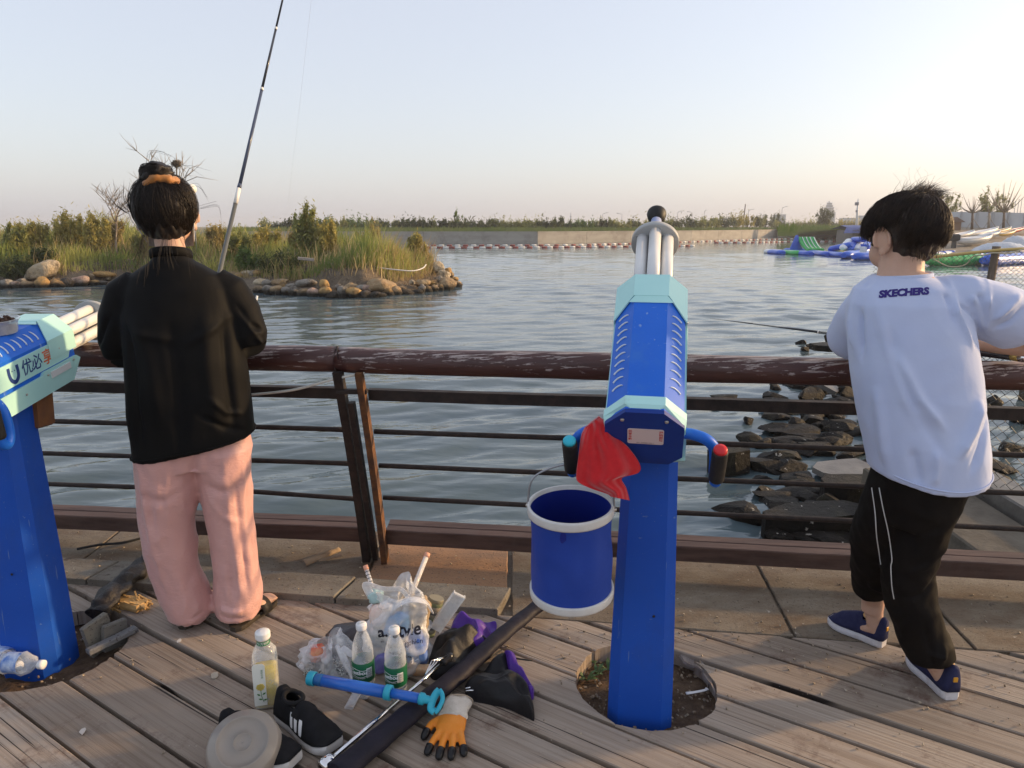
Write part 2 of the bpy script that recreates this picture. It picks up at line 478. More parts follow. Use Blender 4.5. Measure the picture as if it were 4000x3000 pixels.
def make_water():
    nr, nc = 760, 560
    Y = 2.6 * (110 / 2.6) ** (np.arange(nr) / (nr - 1)); a = np.linspace(-1.35, 1.35, nc)
    X = (Y[:, None] + 1.5) * a[None, :]; YY = np.repeat(Y[:, None], nc, 1)
    Z = np.zeros_like(X); dy = np.gradient(Y)[:, None]
    rg = np.random.RandomState(5)
    for i in range(95):
        lam = 0.15 * (1.7 / 0.15) ** (rg.rand() ** 1.1)
        th = rad(90 + 17) + rg.normal() * 0.40
        k = 2 * math.pi / lam; ph = rg.rand() * 6.283
        amp = 0.0035 * lam ** 1.08
        fade = np.clip((lam - 3 * dy) / (3 * dy), 0, 1) * np.clip((105 - YY) / 20, 0, 1)
        arg = k * (X * math.cos(th) + YY * math.sin(th)) + ph + 0.7 * np.sin(X * 0.6 + i) + 0.5 * np.sin(YY * 0.45 + 2 * i)
        Z += amp * fade * (np.sin(arg) + 0.25 * np.cos(2 * arg))
    gust = 0.75 + 0.35 * np.sin(X * 0.23 + YY * 0.11) * np.cos(YY * 0.19)
    Z *= gust
    vs = np.stack([X, YY, WZ + Z], -1).reshape(-1, 3)
    i = np.arange((nr - 1) * nc).reshape(nr - 1, nc)[:, :-1].reshape(-1)
    fs = np.stack([i, i + 1, i + nc + 1, i + nc], 1)
    me = bpy.data.meshes.new('water')
    me.from_pydata(vs.tolist(), [], fs.tolist())
    me.polygons.foreach_set('use_smooth', [True] * len(fs)); me.update()
    return me
obj('water', make_water(), WATER, kind='structure')
mb = MB()
w0, w1, y0, y1 = (2.6 + 1.5) * 1.35, (110 + 1.5) * 1.35, 2.6, 110
mb.add([(-2400, y1, WZ), (2400, y1, WZ), (2400, 2900, WZ), (-2400, 2900, WZ)], [(0, 1, 2, 3)])
mb.add([(-w1, y1, WZ), (-2400, y1, WZ), (-2400, y0, WZ), (-w0, y0, WZ)], [(0, 1, 2, 3)])
mb.add([(w0, y0, WZ), (2400, y0, WZ), (2400, y1, WZ), (w1, y1, WZ)], [(0, 1, 2, 3)])
mb.build('water', WATER, kind='structure')

# ---------- deck: every plank a piece of its own
ang = rad(-33.2)
UD, VD = V((math.cos(ang), math.sin(ang))), V((-math.sin(ang), math.cos(ang)))
def edgeY(x): return 2.476 - 0.137 * x
PITS = [((0.435, 2.07), 0.226), ((-1.62, 2.27), 0.245)]
deck = thing('boardwalk', None, None, (0, 0, 0)); deck['kind'] = 'structure'
PIT_UV = [((c[0] * UD.x + c[1] * UD.y, c[0] * VD.x + c[1] * VD.y), r) for c, r in PITS]
def plank_piece(v0, v1, us, ue, vs, seed):
    """us/ue: start and end of the piece along the plank for each line vs across it"""
    r = random.Random(seed); mb = MB(); um = sum(us) / len(us); vm = (v0 + v1) / 2
    n = len(vs); ch = 0.0025; top = []; bot = []
    zt = r.uniform(-0.003, 0.003); tl = r.uniform(-0.004, 0.004)
    K = 7
    for i, v in enumerate(vs):
        row = []
        for j in range(K):
            u = us[i] + (ue[i] - us[i]) * j / (K - 1)
            z = zt + tl * (v - vm) / (v1 - v0) - (ch if i in (0, n - 1) else 0)
            wob = 0.0018 * noise.noise(V((u * 3, seed * 1.7, i in (0,) and 1.0 or 5.0))) if i in (0, n - 1) else 0
            row.append((u - um, v - vm + wob * 2, z))
        top.append(row)
    vsx = [p for row in top for p in row] + [(p[0], p[1], -0.055) for row in top for p in row]
    fs = []; N = n * K
    for i in range(n - 1):
        for j in range(K - 1):
            a = i * K + j
            fs.append((a, a + 1, a + K + 1, a + K)); fs.append((N + a, N + a + K, N + a + K + 1, N + a + 1))
    for i in range(n - 1):
        for j in (0, K - 1):
            a = i * K + j; q = (a, a + K, N + a + K, N + a)
            fs.append(q if j == 0 else q[::-1])
    for j in range(K - 1):
        fs.append((j, N + j, N + j + 1, j + 1)); a = (n - 1) * K + j
        fs.append((a, a + 1, N + a + 1, N + a))
    # flip so that tops face up
    mb.add(vsx, fs)
    o = mb.build('plank', PLANK, None)
    o.parent = deck
    p = UD * um + VD * vm
    o.location = (p.x, p.y, 0); o.rotation_euler = (0, 0, ang)
    return o
for k in range(-9, 18):
    g = rng.uniform(0.011, 0.019)
    v0 = 0.945 + 0.1555 * k + g / 2 + rng.uniform(-.002, .002); v1 = 0.945 + 0.1555 * (k + 1) - g / 2
    vs = [v0, v0 + 0.004] + [v0 + 0.004 + (v1 - v0 - 0.008) * i / 8 for i in range(1, 8)] + [v1 - 0.004, v1]
    st = [max((0.912 * v - 2.476) / 0.4323 + 0.006, -4.2) for v in vs]
    en = [4.2] * len(vs)
    cuts = []
    for pi, ((cu, cv), r) in enumerate(PIT_UV):
        hit = [abs(v - cv) < r for v in vs]
        if any(hit): cuts.append((cu, cv, r, hit))
    if not cuts:
        plank_piece(v0, v1, st, en, vs, k + 50); continue
    cuts.sort(key=lambda c: c[0])
    cur = st
    for cu, cv, r, hit in cuts:
        l = []; q = []
        for i, v in enumerate(vs):
            h = math.sqrt(max(r * r - (v - cv) ** 2, 0)) if hit[i] else 0.0
            jit = rng.uniform(-0.005, 0.005)
            l.append(cu - h + jit); q.append(cu + h + jit)
        if sum(a - b for a, b in zip(l, cur)) > 0.05 * len(vs):
            plank_piece(v0, v1, [min(a, b - 0.002) for a, b in zip(cur, l)], l, vs, k + 150)
        cur = q
    plank_piece(v0, v1, [c + 0.0005 for c in cur], en, vs, k + 250)

# soil in the two round pits
for i, ((cx, cy), r) in enumerate(PITS):
    mb = MB(); rs = []
    for a in range(14):
        rr = r * 1.12 * a / 13
        rs.append([V((cx + rr * math.cos(t * .1309), cy + rr * math.sin(t * .1309),
                    -0.052 - 0.012 * (1 - a / 13) + 0.018 * noise.noise(V((math.cos(t * .1309) * rr * 13 + i * 9, math.sin(t * .1309) * rr * 13, 2))) + 0.006 * noise.noise(V((math.cos(t * .1309) * rr * 50, math.sin(t * .1309) * rr * 50, 7))))) for t in range(48)])
    mb.rings(rs, 0, True, False)
    mb.build('soil', SOIL, kind='structure')
# dirt crumbs and pebbles of the pits
mb = MB()
for i in range(260):
    (cx, cy), r = PITS[0] if i < 200 else PITS[1]
    a, q = rng.uniform(0, 6.28), r * math.sqrt(rng.random()) * 0.95
    s = rng.uniform(0.002, 0.0055)
    mb.box((cx + q * math.cos(a), cy + q * math.sin(a), -0.045 + rng.uniform(-.006, .006)), (s * 2, s * 1.5, s), Matrix.Rotation(rng.uniform(0, 3), 3, (rng.random(), rng.random(), 1)))
mb.build('soil_crumbs', M('crumbs', (0.20, 0.14, 0.09), (0.34, 0.28, 0.2), 70, 0.9), label='loose dirt crumbs and grit lying in the round pits', cat='dirt', kind='stuff')

# ---------- quay edge: concrete slabs behind the planks
quay = thing('quay', None, None); quay['kind'] = 'structure'
def slab(pts, zt, zb, m, name='slab', jig=0.0):
    mb = MB(); c = V((sum(p[0] for p in pts) / len(pts), sum(p[1] for p in pts) / len(pts)))
    out = []
    n = len(pts)
    for i in range(n):                               # broken, uneven outline
        a, b = V(pts[i]), V(pts[(i + 1) % n]); L = (b - a).length; kk = max(1, int(L / 0.05))
        for j in range(kk):
            q = a.lerp(b, j / kk)
            if jig and j: q = q + V((rng.uniform(-1, 1), rng.uniform(-1, 1))) * jig
            out.append(q)
    ins = [q + (c - q).normalized() * 0.004 for q in out]; N = len(out)
    vs = [(q.x, q.y, zb) for q in out] + [(q.x, q.y, zt - 0.004) for q in out] + [(q.x, q.y, zt) for q in ins]
    fs = [tuple(range(2 * N, 3 * N))]
    for j in range(N):
        k = (j + 1) % N
        fs.append((j, k, N + k, N + j)); fs.append((N + j, N + k, 2 * N + k, 2 * N + j))
    mb.add(vs, fs)
    return mb.build(name, m, quay)
def ey(x, d): return (x, edgeY(x) + d)
BACK = 0.70
# core of the quay, a step lower than the slabs, down into the water
mb = MB()
pts = [(-6, edgeY(-6) + 0.002), (6, edgeY(6) + 0.002), (6, edgeY(6) + BACK), (-6, edgeY(-6) + BACK)]
mb.prism(pts, 3.2, Matrix.Translation((0, 0, -3.2 - 0.012)))
mb.build('quay_wall', CONC, quay)
for x0, x1, m in ((-2.95, -1.92, CONC), (-1.91, -0.62, CONC), (-0.61, -0.02, SUNC), (0.0, 1.02, CONC), (1.03, 1.62, CONC), (1.632, 2.3, CONC), (2.31, 3.6, CONC)):
    lo = 0.175 if x1 < -0.0 else 0.004
    slab([ey(x0, lo), ey(x1 - (0.0 if x1 > 1.0 else 0), lo), ey(x1 + (0.06 if x1 > 0.9 else 0), BACK - .01), ey(x0 + (0.06 if x0 > 0.9 else 0), BACK - .01)], 0.001 + rng.uniform(-.003, .003), -0.3, m, 'slab', 0.002)
for x0, x1 in ((-2.9, -1.76), (-1.75, -0.70), (-0.69, -0.055)):
    slab([ey(x0, -0.006), ey(x1, -0.006), ey(x1 + .05, 0.168), ey(x0 + .05, 0.168)], 0.030 + rng.uniform(-.002, .002), -0.05, GRANITE, 'kerb_slab', 0.0015)

# ---------- railing: two leaning panels with a log on top
def base_pt(x): return 2.995 - 0.10 * (x + 0.6) if x < -0.6 else 2.985 - 0.13 * (x + 0.6)
def RP(x, z, dx=0.0):
    return V((x, base_pt(x) - 0.407 * (z - 0.1), z))
def panel(name, x0, x1, label, post_mat, postx, logx):
    t = thing(name, label, 'railing', RP((x0 + x1) / 2, 0))
    # log
    n = 90; pts = []; rr = []
    for i in range(n + 1):
        x = logx[0] + (logx[1] - logx[0]) * i / n; p = RP(x, 0.962)
        p += V((0, 0.004 * noise.noise(V((x * 2, 3, 0))), 0.005 * noise.noise(V((x * 1.5, 9, 0)))))
        pts.append(p); rr.append(0.0485 + 0.003 * noise.noise(V((x * 1.3, 1, 4))))
    mb = MB(); mb.tube(pts, rr, 40)
    for i, v in enumerate(mb.v):
        d = 0.0016 * noise.noise(V((v[0] * 5, v[1] * 40, v[2] * 40))); mb.v[i] = (v[0], v[1] + d, v[2] + d)
    mb.build('top_rail', LOG, t)
    for z, sz in ((0.821, (0.042, 0.036)), (0.652, 0.0105), (0.485, 0.0105), (0.317, 0.0105)):
        mb = MB(); pts = []
        kk = 60
        for i in range(kk + 1):
            x = x0 + (x1 - x0) * i / kk
            sag = 0.004 * noise.noise(V((x * 1.1, z * 20, 0))) + (-0.02 * max(0, 1 - abs(x - x1) / 0.5) if z < 0.33 and x1 < 0 else 0)
            pts.append(RP(x, z + sag))
        if isinstance(sz, tuple):
            for a, b in ((-1, 0),):
                rs = []
                for p in pts:
                    h, w = sz[0] / 2, sz[1] / 2
                    rs.append([p + V((0, -w, -h)), p + V((0, w, -h)), p + V((0, w, h)), p + V((0, -w, h))])
                mb.rings(rs, 0, False)
        else:
            mb.tube(pts, [sz + 0.0012 * noise.noise(V((p.x * 30, z, 0))) for p in pts], 10)
        mb.build('bar', IRON, t)
    # base beam: two boards side by side
    for off, w in ((-0.034, 0.058), (0.03, 0.062)):
        mb = MB(); rs = []
        for i in range(31):
            x = x0 + (x1 - x0) * i / 30; p = V((x, base_pt(x) + off, 0.123))
            q = 0.002 * noise.noise(V((x * 6, off * 50, 0)))
            rs.append([p + V((0, -w / 2, -0.033)), p + V((0, w / 2, -0.033)), p + V((0, w / 2, 0.03 + q)), p + V((0, w / 2 - .004, 0.034 + q)), p + V((0, -w / 2 + .004, 0.034 + q)), p + V((0, -w / 2, 0.03 + q))])
        mb.rings(rs, 0, False)
        mb.build('base_beam', BEAM, t)
    # legs under the beam and the leaning post plate
    for x in postx:
        mb = MB(); rs = []
        for i in range(26):
            z = -0.005 + (0.925 + 0.005) * i / 25; p = RP(x, z)
            bow = 0.018 * math.sin(math.pi * i / 25)
            w = 0.034 - 0.010 * i / 25; th = 0.016 if post_mat is IRON else 0.012
            e = 0.003 * noise.noise(V((x * 9, z * 14, 0)))
            px_ = p.x
            d = V((0, -0.062 + bow - 0.02 * (1 - i / 25), 0))
            c = V((px_, p.y, z)) + d
            rs.append([c + V((-th, -w + e, 0)), c + V((th, -w + e, 0)), c + V((th, w, 0)), c + V((-th, w, 0))])
        mb.rings(rs, 0, False)
        mb.build('post', post_mat, t)
    return t
railL = panel('railing', -3.4, -0.66, 'leaning log railing panel behind the person in the black jacket, with blackened post', IRON, (-0.645,), (-3.6, -0.655))
railR = panel('railing', -0.55, 3.3, 'longer leaning log railing panel behind the hanging bucket, with rusty orange post', RUST, (-0.562,), (-0.645, 3.5))
# second black plate and cross lug of the left post, strap over the log joint
mb = MB()
rs = []
for i in range(20):
    z = 0.0 + 0.80 * i / 19; p = RP(-0.61, z); x = p.x + .002
    c = V((x, p.y - 0.075, z)); rs.append([c + V((-.011, -.02, 0)), c + V((.011, -.02, 0)), c + V((.011, .02, 0)), c + V((-.011, .02, 0))])
mb.rings(rs, 0, False); mb.build('post', IRON, railL)
mb = MB(); p = RP(-0.6, 0.845); mb.box((p.x, p.y - 0.06, 0.845), (0.115, 0.03, 0.018), ch=0.003); mb.build('lug', IRON, railL)
mb = MB()
c = RP(-0.65, 0.962); pts = []
for i in range(22):
    a = rad(70 + 215 * i / 21); pts.append(c + V((-0.014 * math.cos(a * 0.8) , 0.0495 * math.cos(a), 0.0495 * math.sin(a))))
mb.tube(pts, 0.0022, 6); mb.build('strap', IRON, railL)

# pale cord tied under the log
pts = bez([A(1425, 1456, 2.60), A(1300, 1482, 2.60), A(1150, 1522, 2.64), A(1000, 1540, 2.70), A(880, 1545, 2.78)], 30)
mb = MB(); mb.tube(pts, 0.0050, 8)
mb.build('cord', M('pale_cord', (0.62, 0.62, 0.56), rough=0.5), label='thin pale cord running from the log joint down to the upper bar', cat='cord')

# ================================================================== ISLAND
ISL_F = [(-2600, 1100), (-1200, 1118), (-400, 1126), (0, 1128), (200, 1125), (300, 1120), (440, 1113), (700, 1128), (1000, 1147), (1249, 1163), (1447, 1163), (1646, 1147), (1740, 1135), (1800, 1120)]
front = [G(x, y, WZ) for x, y in ISL_F]
isl = [(p.x, p.y) for p in front] + [(-1.55, 28.2), (-2.6, 31.5), (-8, 38), (-22, 46), (-60, 52), (-75, 40)]
def seg_dist(P, a, b):
    a, b = np.array(a), np.array(b); ab = b - a
    t = np.clip(((P - a) @ ab) / (ab @ ab), 0, 1)
    return np.linalg.norm(P - (a + t[:, None] * ab), axis=1)
def inside(P, poly):
    r = np.zeros(len(P), bool); n = len(poly)
    for i in range(n):
        (x1, y1), (x2, y2) = poly[i], poly[(i + 1) % n]
        c = ((y1 > P[:, 1]) != (y2 > P[:, 1])) & (P[:, 0] < (x2 - x1) * (P[:, 1] - y1) / (y2 - y1 + 1e-12) + x1)
        r ^= c
    return r
def isl_d(P):
    d = np.full(len(P), 1e9)
    for i in range(len(isl)): d = np.minimum(d, seg_dist(P, isl[i], isl[(i + 1) % len(isl)]))
    return np.where(inside(P, isl), d, -d)
def sstep(x, a, b):
    t = np.clip((x - a) / (b - a), 0, 1); return t * t * (3 - 2 * t)
def isl_h(P):
    d = isl_d(P); P3 = np.c_[P, np.zeros(len(P))]
    wob = 0.35 * fnoise(P3, 2.2, 3)
    h = WZ - 0.35 + 0.45 * sstep(d, -0.3, 0.6) + 0.30 * sstep(d, 0.5, 1.6) + 0.42 * sstep(d + wob, 1.5, 2.1) + 0.62 * sstep(d, 2.0, 7.5)
    return h + 0.05 * fnoise(P3, 0.9, 4) * sstep(d, 0.3, 1.2) + 0.02 * fnoise(P3, 0.3, 8) * sstep(d, .3, 1), d
def dirtmat():
    m, nt, bs = newmat('bank_earth')
    b = mix(nt, noise_fac(nt, 1.2, 8, (1, 1, 1), .35, .65, rough=.7), (0.13, 0.10, 0.07), (0.24, 0.19, 0.13))
    b = mix(nt, noise_fac(nt, 6, 8, (1, 1, 1), .5, .7, rough=.8), b, (0.06, 0.045, 0.035))
    nt.links.new(b, bs.inputs['Base Color']); bs.inputs['Roughness'].default_value = .95
    bump(nt, bs, noise_fac(nt, 9, 8, (1, 1, 1), 0, 1, rough=.8), 1.0, 0.12); return m
gx = np.linspace(-30, -0.6, 190); gy = np.linspace(20.5, 47, 150)
XX, YY = np.meshgrid(gx, gy); P = np.c_[XX.reshape(-1), YY.reshape(-1)]
h, d = isl_h(P)
vs = np.c_[P, h]; i = np.arange((len(gy) - 1) * len(gx)).reshape(-1, len(gx))[:, :-1].reshape(-1)
fs = np.stack([i, i + 1, i + len(gx) + 1, i + len(gx)], 1)
keep = (d[fs] > -0.6).any(1); fs = fs[keep]
me = bpy.data.meshes.new('island'); me.from_pydata(vs.tolist(), [], fs.tolist()); me.polygons.foreach_set('use_smooth', [True] * len(fs)); me.update()
obj('island', me, dirtmat(), kind='structure')

# grass of the island: blades in their own colours, one uncountable mass each
def blades(n, region, hgt, width, lean, seed, dens=None, zfun=None):
    rg = np.random.RandomState(seed); X = []; 
    P = np.c_[rg.uniform(region[0], region[1], n), rg.uniform(region[2], region[3], n)]
    h, d = (isl_h(P) if zfun is None else zfun(P))
    k = dens(P, h, d, rg) if dens is not None else d > 2
    P, h, d = P[k], h[k], d[k]; n = len(P)
    H = hgt[0] + (hgt[1] - hgt[0]) * rg.rand(n) ** 1.6
    H = H * (0.75 + 0.35 * fnoise(np.c_[P, np.zeros(n)], 1.6, seed + 5))
    H = np.clip(H, 0.08, None)
    az = rg.uniform(0, 6.283, n); ln = lean * (0.3 + rg.rand(n)) + 0.0
    wd = width * (0.6 + 0.8 * rg.rand(n)); fa = rg.uniform(0, 6.283, n)
    lx, ly = np.cos(az) * ln + 0.10, np.sin(az) * ln
    sx, sy = np.cos(fa) * wd, np.sin(fa) * wd
    b = np.c_[P, h - 0.05]
    mid = b + np.c_[lx * H * .35, ly * H * .35, H * .6]; tip = b + np.c_[lx * H, ly * H, H]
    s3 = np.c_[sx, sy, np.zeros(n)]
    vs = np.stack([b - s3, b + s3, mid - s3 * .8, mid + s3 * .8, tip], 1).reshape(-1, 3)
    o = np.arange(n) * 5
    fq = np.stack([o, o + 1, o + 3, o + 2], 1); ft = np.stack([o + 2, o + 3, o + 4], 1)
    me = bpy.data.meshes.new('grass'); me.from_pydata(vs.tolist(), [], fq.tolist() + ft.tolist()); me.update()
    tn = np.clip(0.5 + 0.32 * fnoise(np.c_[P, np.zeros(n)], 2.0, seed + 9) + rg.normal(size=n) * .2, 0, 1)
    set_tint(me, np.r_[tn, tn].astype(np.float32))
    return me
reg = (-27, -1.3, 22, 40)
GRN = leafmat('green_grass_blades', (0.18, 0.235, 0.06), (0.40, 0.40, 0.12))
DRY = leafmat('dry_grass_blades', (0.38, 0.28, 0.13), (0.60, 0.48, 0.26))
STR = leafmat('dead_straw', (0.24, 0.18, 0.12), (0.40, 0.32, 0.23))
def dg(P, h, d, rg): return (d > 1.35) & (rg.rand(len(P)) < 0.95) & (P[:, 1] < 37)
obj('grass', blades(110000, reg, (0.30, 1.00), 0.014, 0.35, 21, dg), GRN, label='green and olive grass growing all over the rocky island', cat='grass', kind='stuff')
def dd(P, h, d, rg):
    tip = np.clip((P[:, 0] + 5.5) / 3.5, 0, 1)
    return (d > 1.2) & (rg.rand(len(P)) < 0.24 + 0.70 * tip + 0.35 * (fnoise(np.c_[P, P[:, 0] * 0], 2.6, 77) > 0.5)) & (P[:, 1] < 36)
obj('grass', blades(110000, reg, (0.25, 0.95), 0.012, 0.40, 22, dd), DRY, label='tawny dry grass mixed through the island and thick at its tip', cat='grass', kind='stuff')
def ds(P, h, d, rg): return (d > 0.75) & (d < 2.5) & (rg.rand(len(P)) < 0.55)
obj('straw', blades(46000, reg, (0.10, 0.38), 0.011, 1.3, 23, ds), STR, label='flattened dead straw on the bank just above the island boulders', cat='straw', kind='stuff')

# boulders along the waterline, each one a thing
ROCKM = [M('boulder_' + n, a, b, 3.5, 0.85, bmp=1.0, bscale=9, bdist=0.09, rnd=True, dirt=(0.06, 0.05, 0.04), dscale=2.2, dlo=.50, dhi=.66) for n, a, b in (
    ('tan', (0.30, 0.20, 0.105), (0.40, 0.30, 0.18)), ('golden', (0.38, 0.22, 0.075), (0.42, 0.28, 0.12)),  # warm glow of sunlit faces put into the golden albedo
    ('grey', (0.21, 0.19, 0.16), (0.30, 0.275, 0.235)), ('dark', (0.045, 0.040, 0.035), (0.09, 0.08, 0.07)), ('pink', (0.36, 0.23, 0.17), (0.44, 0.33, 0.26)), ('pale', (0.42, 0.33, 0.21), (0.48, 0.41, 0.30)))]
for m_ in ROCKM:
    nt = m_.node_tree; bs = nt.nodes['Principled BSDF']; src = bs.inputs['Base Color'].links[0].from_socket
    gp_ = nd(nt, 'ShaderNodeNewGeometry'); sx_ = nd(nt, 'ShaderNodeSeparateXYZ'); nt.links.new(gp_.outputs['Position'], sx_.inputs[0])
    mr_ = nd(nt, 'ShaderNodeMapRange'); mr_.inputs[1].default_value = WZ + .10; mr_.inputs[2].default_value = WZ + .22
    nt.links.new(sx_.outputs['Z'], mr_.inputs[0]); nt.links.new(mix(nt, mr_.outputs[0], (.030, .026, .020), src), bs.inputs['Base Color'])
RN = ['tan', 'golden', 'grey', 'dark', 'pinkish', 'pale']
def rock_mesh(rx, ry, rz, seed, sub=3, rough=0.22, angular=0.0, rot=None):
    bm = bmesh.new(); bmesh.ops.create_icosphere(bm, subdivisions=sub, radius=1.0)
    r = random.Random(seed); off = V((r.uniform(-50, 50), r.uniform(-50, 50), r.uniform(-50, 50)))
    planes = [(V((r.gauss(0, 1), r.gauss(0, 1), r.gauss(0, 1))).normalized(), r.uniform(0.45, 0.8) if angular else r.uniform(.62, .9)) for _ in range(int(9 * (angular > 0)) + 4)]
    R = rot if rot is not None else Matrix.Identity(3)
    for v in bm.verts:
        p = v.co.copy(); p *= 1 + rough * noise.noise(p * 1.1 + off) + rough * .35 * noise.noise(p * 3 + off)
        for n_, dd_ in planes:
            e = p.dot(n_) - dd_
            if e > 0: p -= n_ * e * (0.95 if angular else 0.6)
        p += v.co * (0.03 * noise.noise(p * 7 + off))
        v.co = R @ V((p.x * rx, p.y * ry, p.z * rz))
    me = bpy.data.meshes.new('rock'); bm.to_mesh(me); bm.free()
    me.polygons.foreach_set('use_smooth', [angular == 0] * len(me.polygons))
    return me
def ground_isl(x, y):
    hh, dd_ = isl_h(np.array([[x, y]])); return float(hh[0])
wx = [p[0] for p in ISL_F]; wy = [p.y for p in front]
def Yw(x): return float(np.interp(x, wx, wy))
z3 = lambda x, y, w, h, c, lvl: (1000 + x / 2.011, 700 + y / 2.011, w / 2.011, h / 2.011, c, lvl)
z0 = lambda x, y, w, h, c, lvl: (x / 4.148, 800 + y / 4.148, w / 4.148, h / 4.148, c, lvl)
rocks = [z3(*a) for a in ((20, 862, 75, 55, 0, 0), (95, 870, 80, 66, 2, 0), (160, 872, 95, 75, 0, 0), (235, 880, 75, 60, 2, 0), (300, 860, 85, 70, 2, 0), (380, 888, 110, 58, 0, 0), (450, 872, 85, 70, 4, 0), (540, 872, 100, 80, 1, 0), (612, 915, 115, 55, 3, 0), (680, 888, 90, 90, 2, 0), (770, 875, 120, 80, 1, 0),
    (850, 905, 90, 60, 3, 0), (945, 912, 120, 58, 3, 0), (1035, 897, 90, 68, 1, 0), (1095, 868, 90, 70, 0, 0), (1180, 892, 100, 48, 3, 0), (1262, 893, 105, 50, 3, 0), (1303, 862, 60, 66, 2, 0), (1352, 866, 60, 50, 1, 0), (1400, 858, 66, 48, 0, 0), (1450, 857, 52, 52, 1, 0), (1500, 835, 135, 100, 0, 0), (1575, 832, 75, 60, 0, 0),
    (30, 805, 90, 46, 5, 1), (90, 812, 80, 44, 2, 1), (185, 806, 130, 46, 0, 1), (213, 832, 66, 60, 1, 1), (280, 838, 80, 40, 2, 1), (400, 815, 165, 56, 2, 1), (535, 822, 80, 72, 1, 1), (650, 850, 60, 44, 2, 1), (742, 842, 90, 46, 0, 1), (820, 850, 70, 40, 2, 1), (985, 832, 215, 100, 0, 1), (880, 862, 80, 52, 4, 1), (962, 880, 76, 44, 2, 1),
    (1305, 815, 110, 52, 0, 1), (1383, 815, 64, 42, 1, 1), (1430, 690, 88, 84, 5, 2), (1478, 758, 100, 70, 5, 2), (1512, 722, 50, 46, 1, 2), (1440, 785, 60, 46, 2, 2), (1555, 785, 56, 34, 1, 2), (1530, 745, 50, 40, 0, 2), (1225, 812, 50, 34, 5, 1), (1150, 860, 60, 40, 0, 1))]
rocks += [z0(*a) for a in ((110, 1275, 170, 150, 2, 0), (260, 1280, 140, 120, 4, 0), (450, 1275, 240, 110, 0, 0), (690, 1080, 480, 230, 5, 2), (670, 1240, 210, 170, 1, 0), (920, 1250, 270, 130, 1, 0), (1090, 1225, 170, 150, 3, 0), (1290, 1222, 290, 160, 4, 0), (1510, 1232, 190, 86, 1, 0), (1480, 1158, 90, 96, 0, 1), (1690, 1130, 280, 92, 1, 1), (1640, 1242, 160, 70, 2, 0), (1745, 1200, 100, 50, 5, 1), (20, 1300, 90, 100, 3, 0), (350, 1230, 160, 70, 2, 1))]
rocks += [(905, 1030, 40, 24, 0, 3), (940, 1040, 50, 26, 1, 3), (965, 1022, 44, 26, 5, 3), (990, 1012, 34, 24, 2, 3), (930, 1012, 36, 20, 4, 3), (1010, 1040, 40, 22, 1, 3)]
rocks += [(470 + 58 * i + rng.uniform(-9, 9), 1112 + 3.5 * i + rng.uniform(-4, 4), 66, 36, rng.choice([0, 1, 2, 4]), 0) for i in range(9)]
order = sorted(range(len(rocks)), key=lambda i: -rocks[i][0])
cnt = {}
for rank, i in enumerate(order):
    x, y, w, hh, c, lvl = rocks[i]
    Yc = Yw(x) + (0.22, 0.75, 1.1, 2.2)[lvl] + rng.uniform(-.08, .08)
    if lvl == 2 and x > 1600: Yc = Yw(x) + 1.4 + (1122 - y) / 60
    p = A(x, y, Yc); s = mpp(p)
    rx, rz = w * s / 2 * 1.16, hh * s / 2 * 1.2
    rot = Matrix.Rotation(rad(-24), 3, 'Y') if (lvl == 2 and w > 100) else Matrix.Rotation(rng.uniform(-.2, .2), 3, 'Y')
    ry = rx * rng.uniform(.7, .95)
    if lvl == 3: p.z = ground_isl(p.x, p.y) + rz * .5
    if lvl == 0: p.z = max(min(p.z, WZ + rz * .75), WZ - rz * .2)
    nm = ('waterline boulder', 'upper-row boulder', 'boulder on the bank', 'small boulder in the grass')[lvl]
    key = (RN[c], lvl, x > 1000); cnt[key] = cnt.get(key, 0) + 1
    side = ', counted from the right tip' if x > 1000 else ', left of or behind the black jacket, counted from the right'
    side = ' counting leftward from the island tip' if x > 1000 else ' counting leftward from the jacket side'
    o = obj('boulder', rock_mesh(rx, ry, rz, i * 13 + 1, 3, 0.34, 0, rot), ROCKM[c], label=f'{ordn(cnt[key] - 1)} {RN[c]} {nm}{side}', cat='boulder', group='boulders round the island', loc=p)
    o.rotation_euler = (0, 0, rng.uniform(-.5, .5))

# shrubs, one thing each: stems and a crown of small leaves
def leaf_cloud(clumps, n, size, seed, flat=0.0, upw=0.0):
    rg = np.random.RandomState(seed)
    w = np.array([c[1][0] * c[1][1] * c[1][2] for c in clumps]) ** 0.67; w /= w.sum()
    ci = rg.choice(len(clumps), n, p=w)
    C = np.array([c[0] for c in clumps])[ci]; Rr = np.array([c[1] for c in clumps])[ci]
    q = rg.normal(size=(n, 3)); q /= np.linalg.norm(q, axis=1)[:, None]; q *= np.abs(rg.normal(size=n) * .62)[:, None]
    Pc = C + q * Rr
    t = rg.normal(size=(n, 3)); t[:, 2] += upw; t /= np.linalg.norm(t, axis=1)[:, None]
    b = np.cross(t, rg.normal(size=(n, 3))); b /= np.linalg.norm(b, axis=1)[:, None]
    L = size * rg.uniform(.6, 1.5, (n, 1)); W = L * rg.uniform(.16, .34, (n, 1))
    vs = np.stack([Pc - t * L, Pc + b * W, Pc + t * L, Pc - b * W], 1).reshape(-1, 3)
    me = bpy.data.meshes.new('crown'); me.from_pydata(vs.tolist(), [], (np.arange(n * 4).reshape(-1, 4)).tolist()); me.update()
    cb = rg.rand(len(clumps))
    set_tint(me, np.clip(cb[ci] * .6 + rg.rand(n) * .5 - .05, 0, 1).astype(np.float32))
    return me
TWIG = M('twig_bark', (0.12, 0.085, 0.06), (0.2, 0.15, 0.11), 20, 0.9)
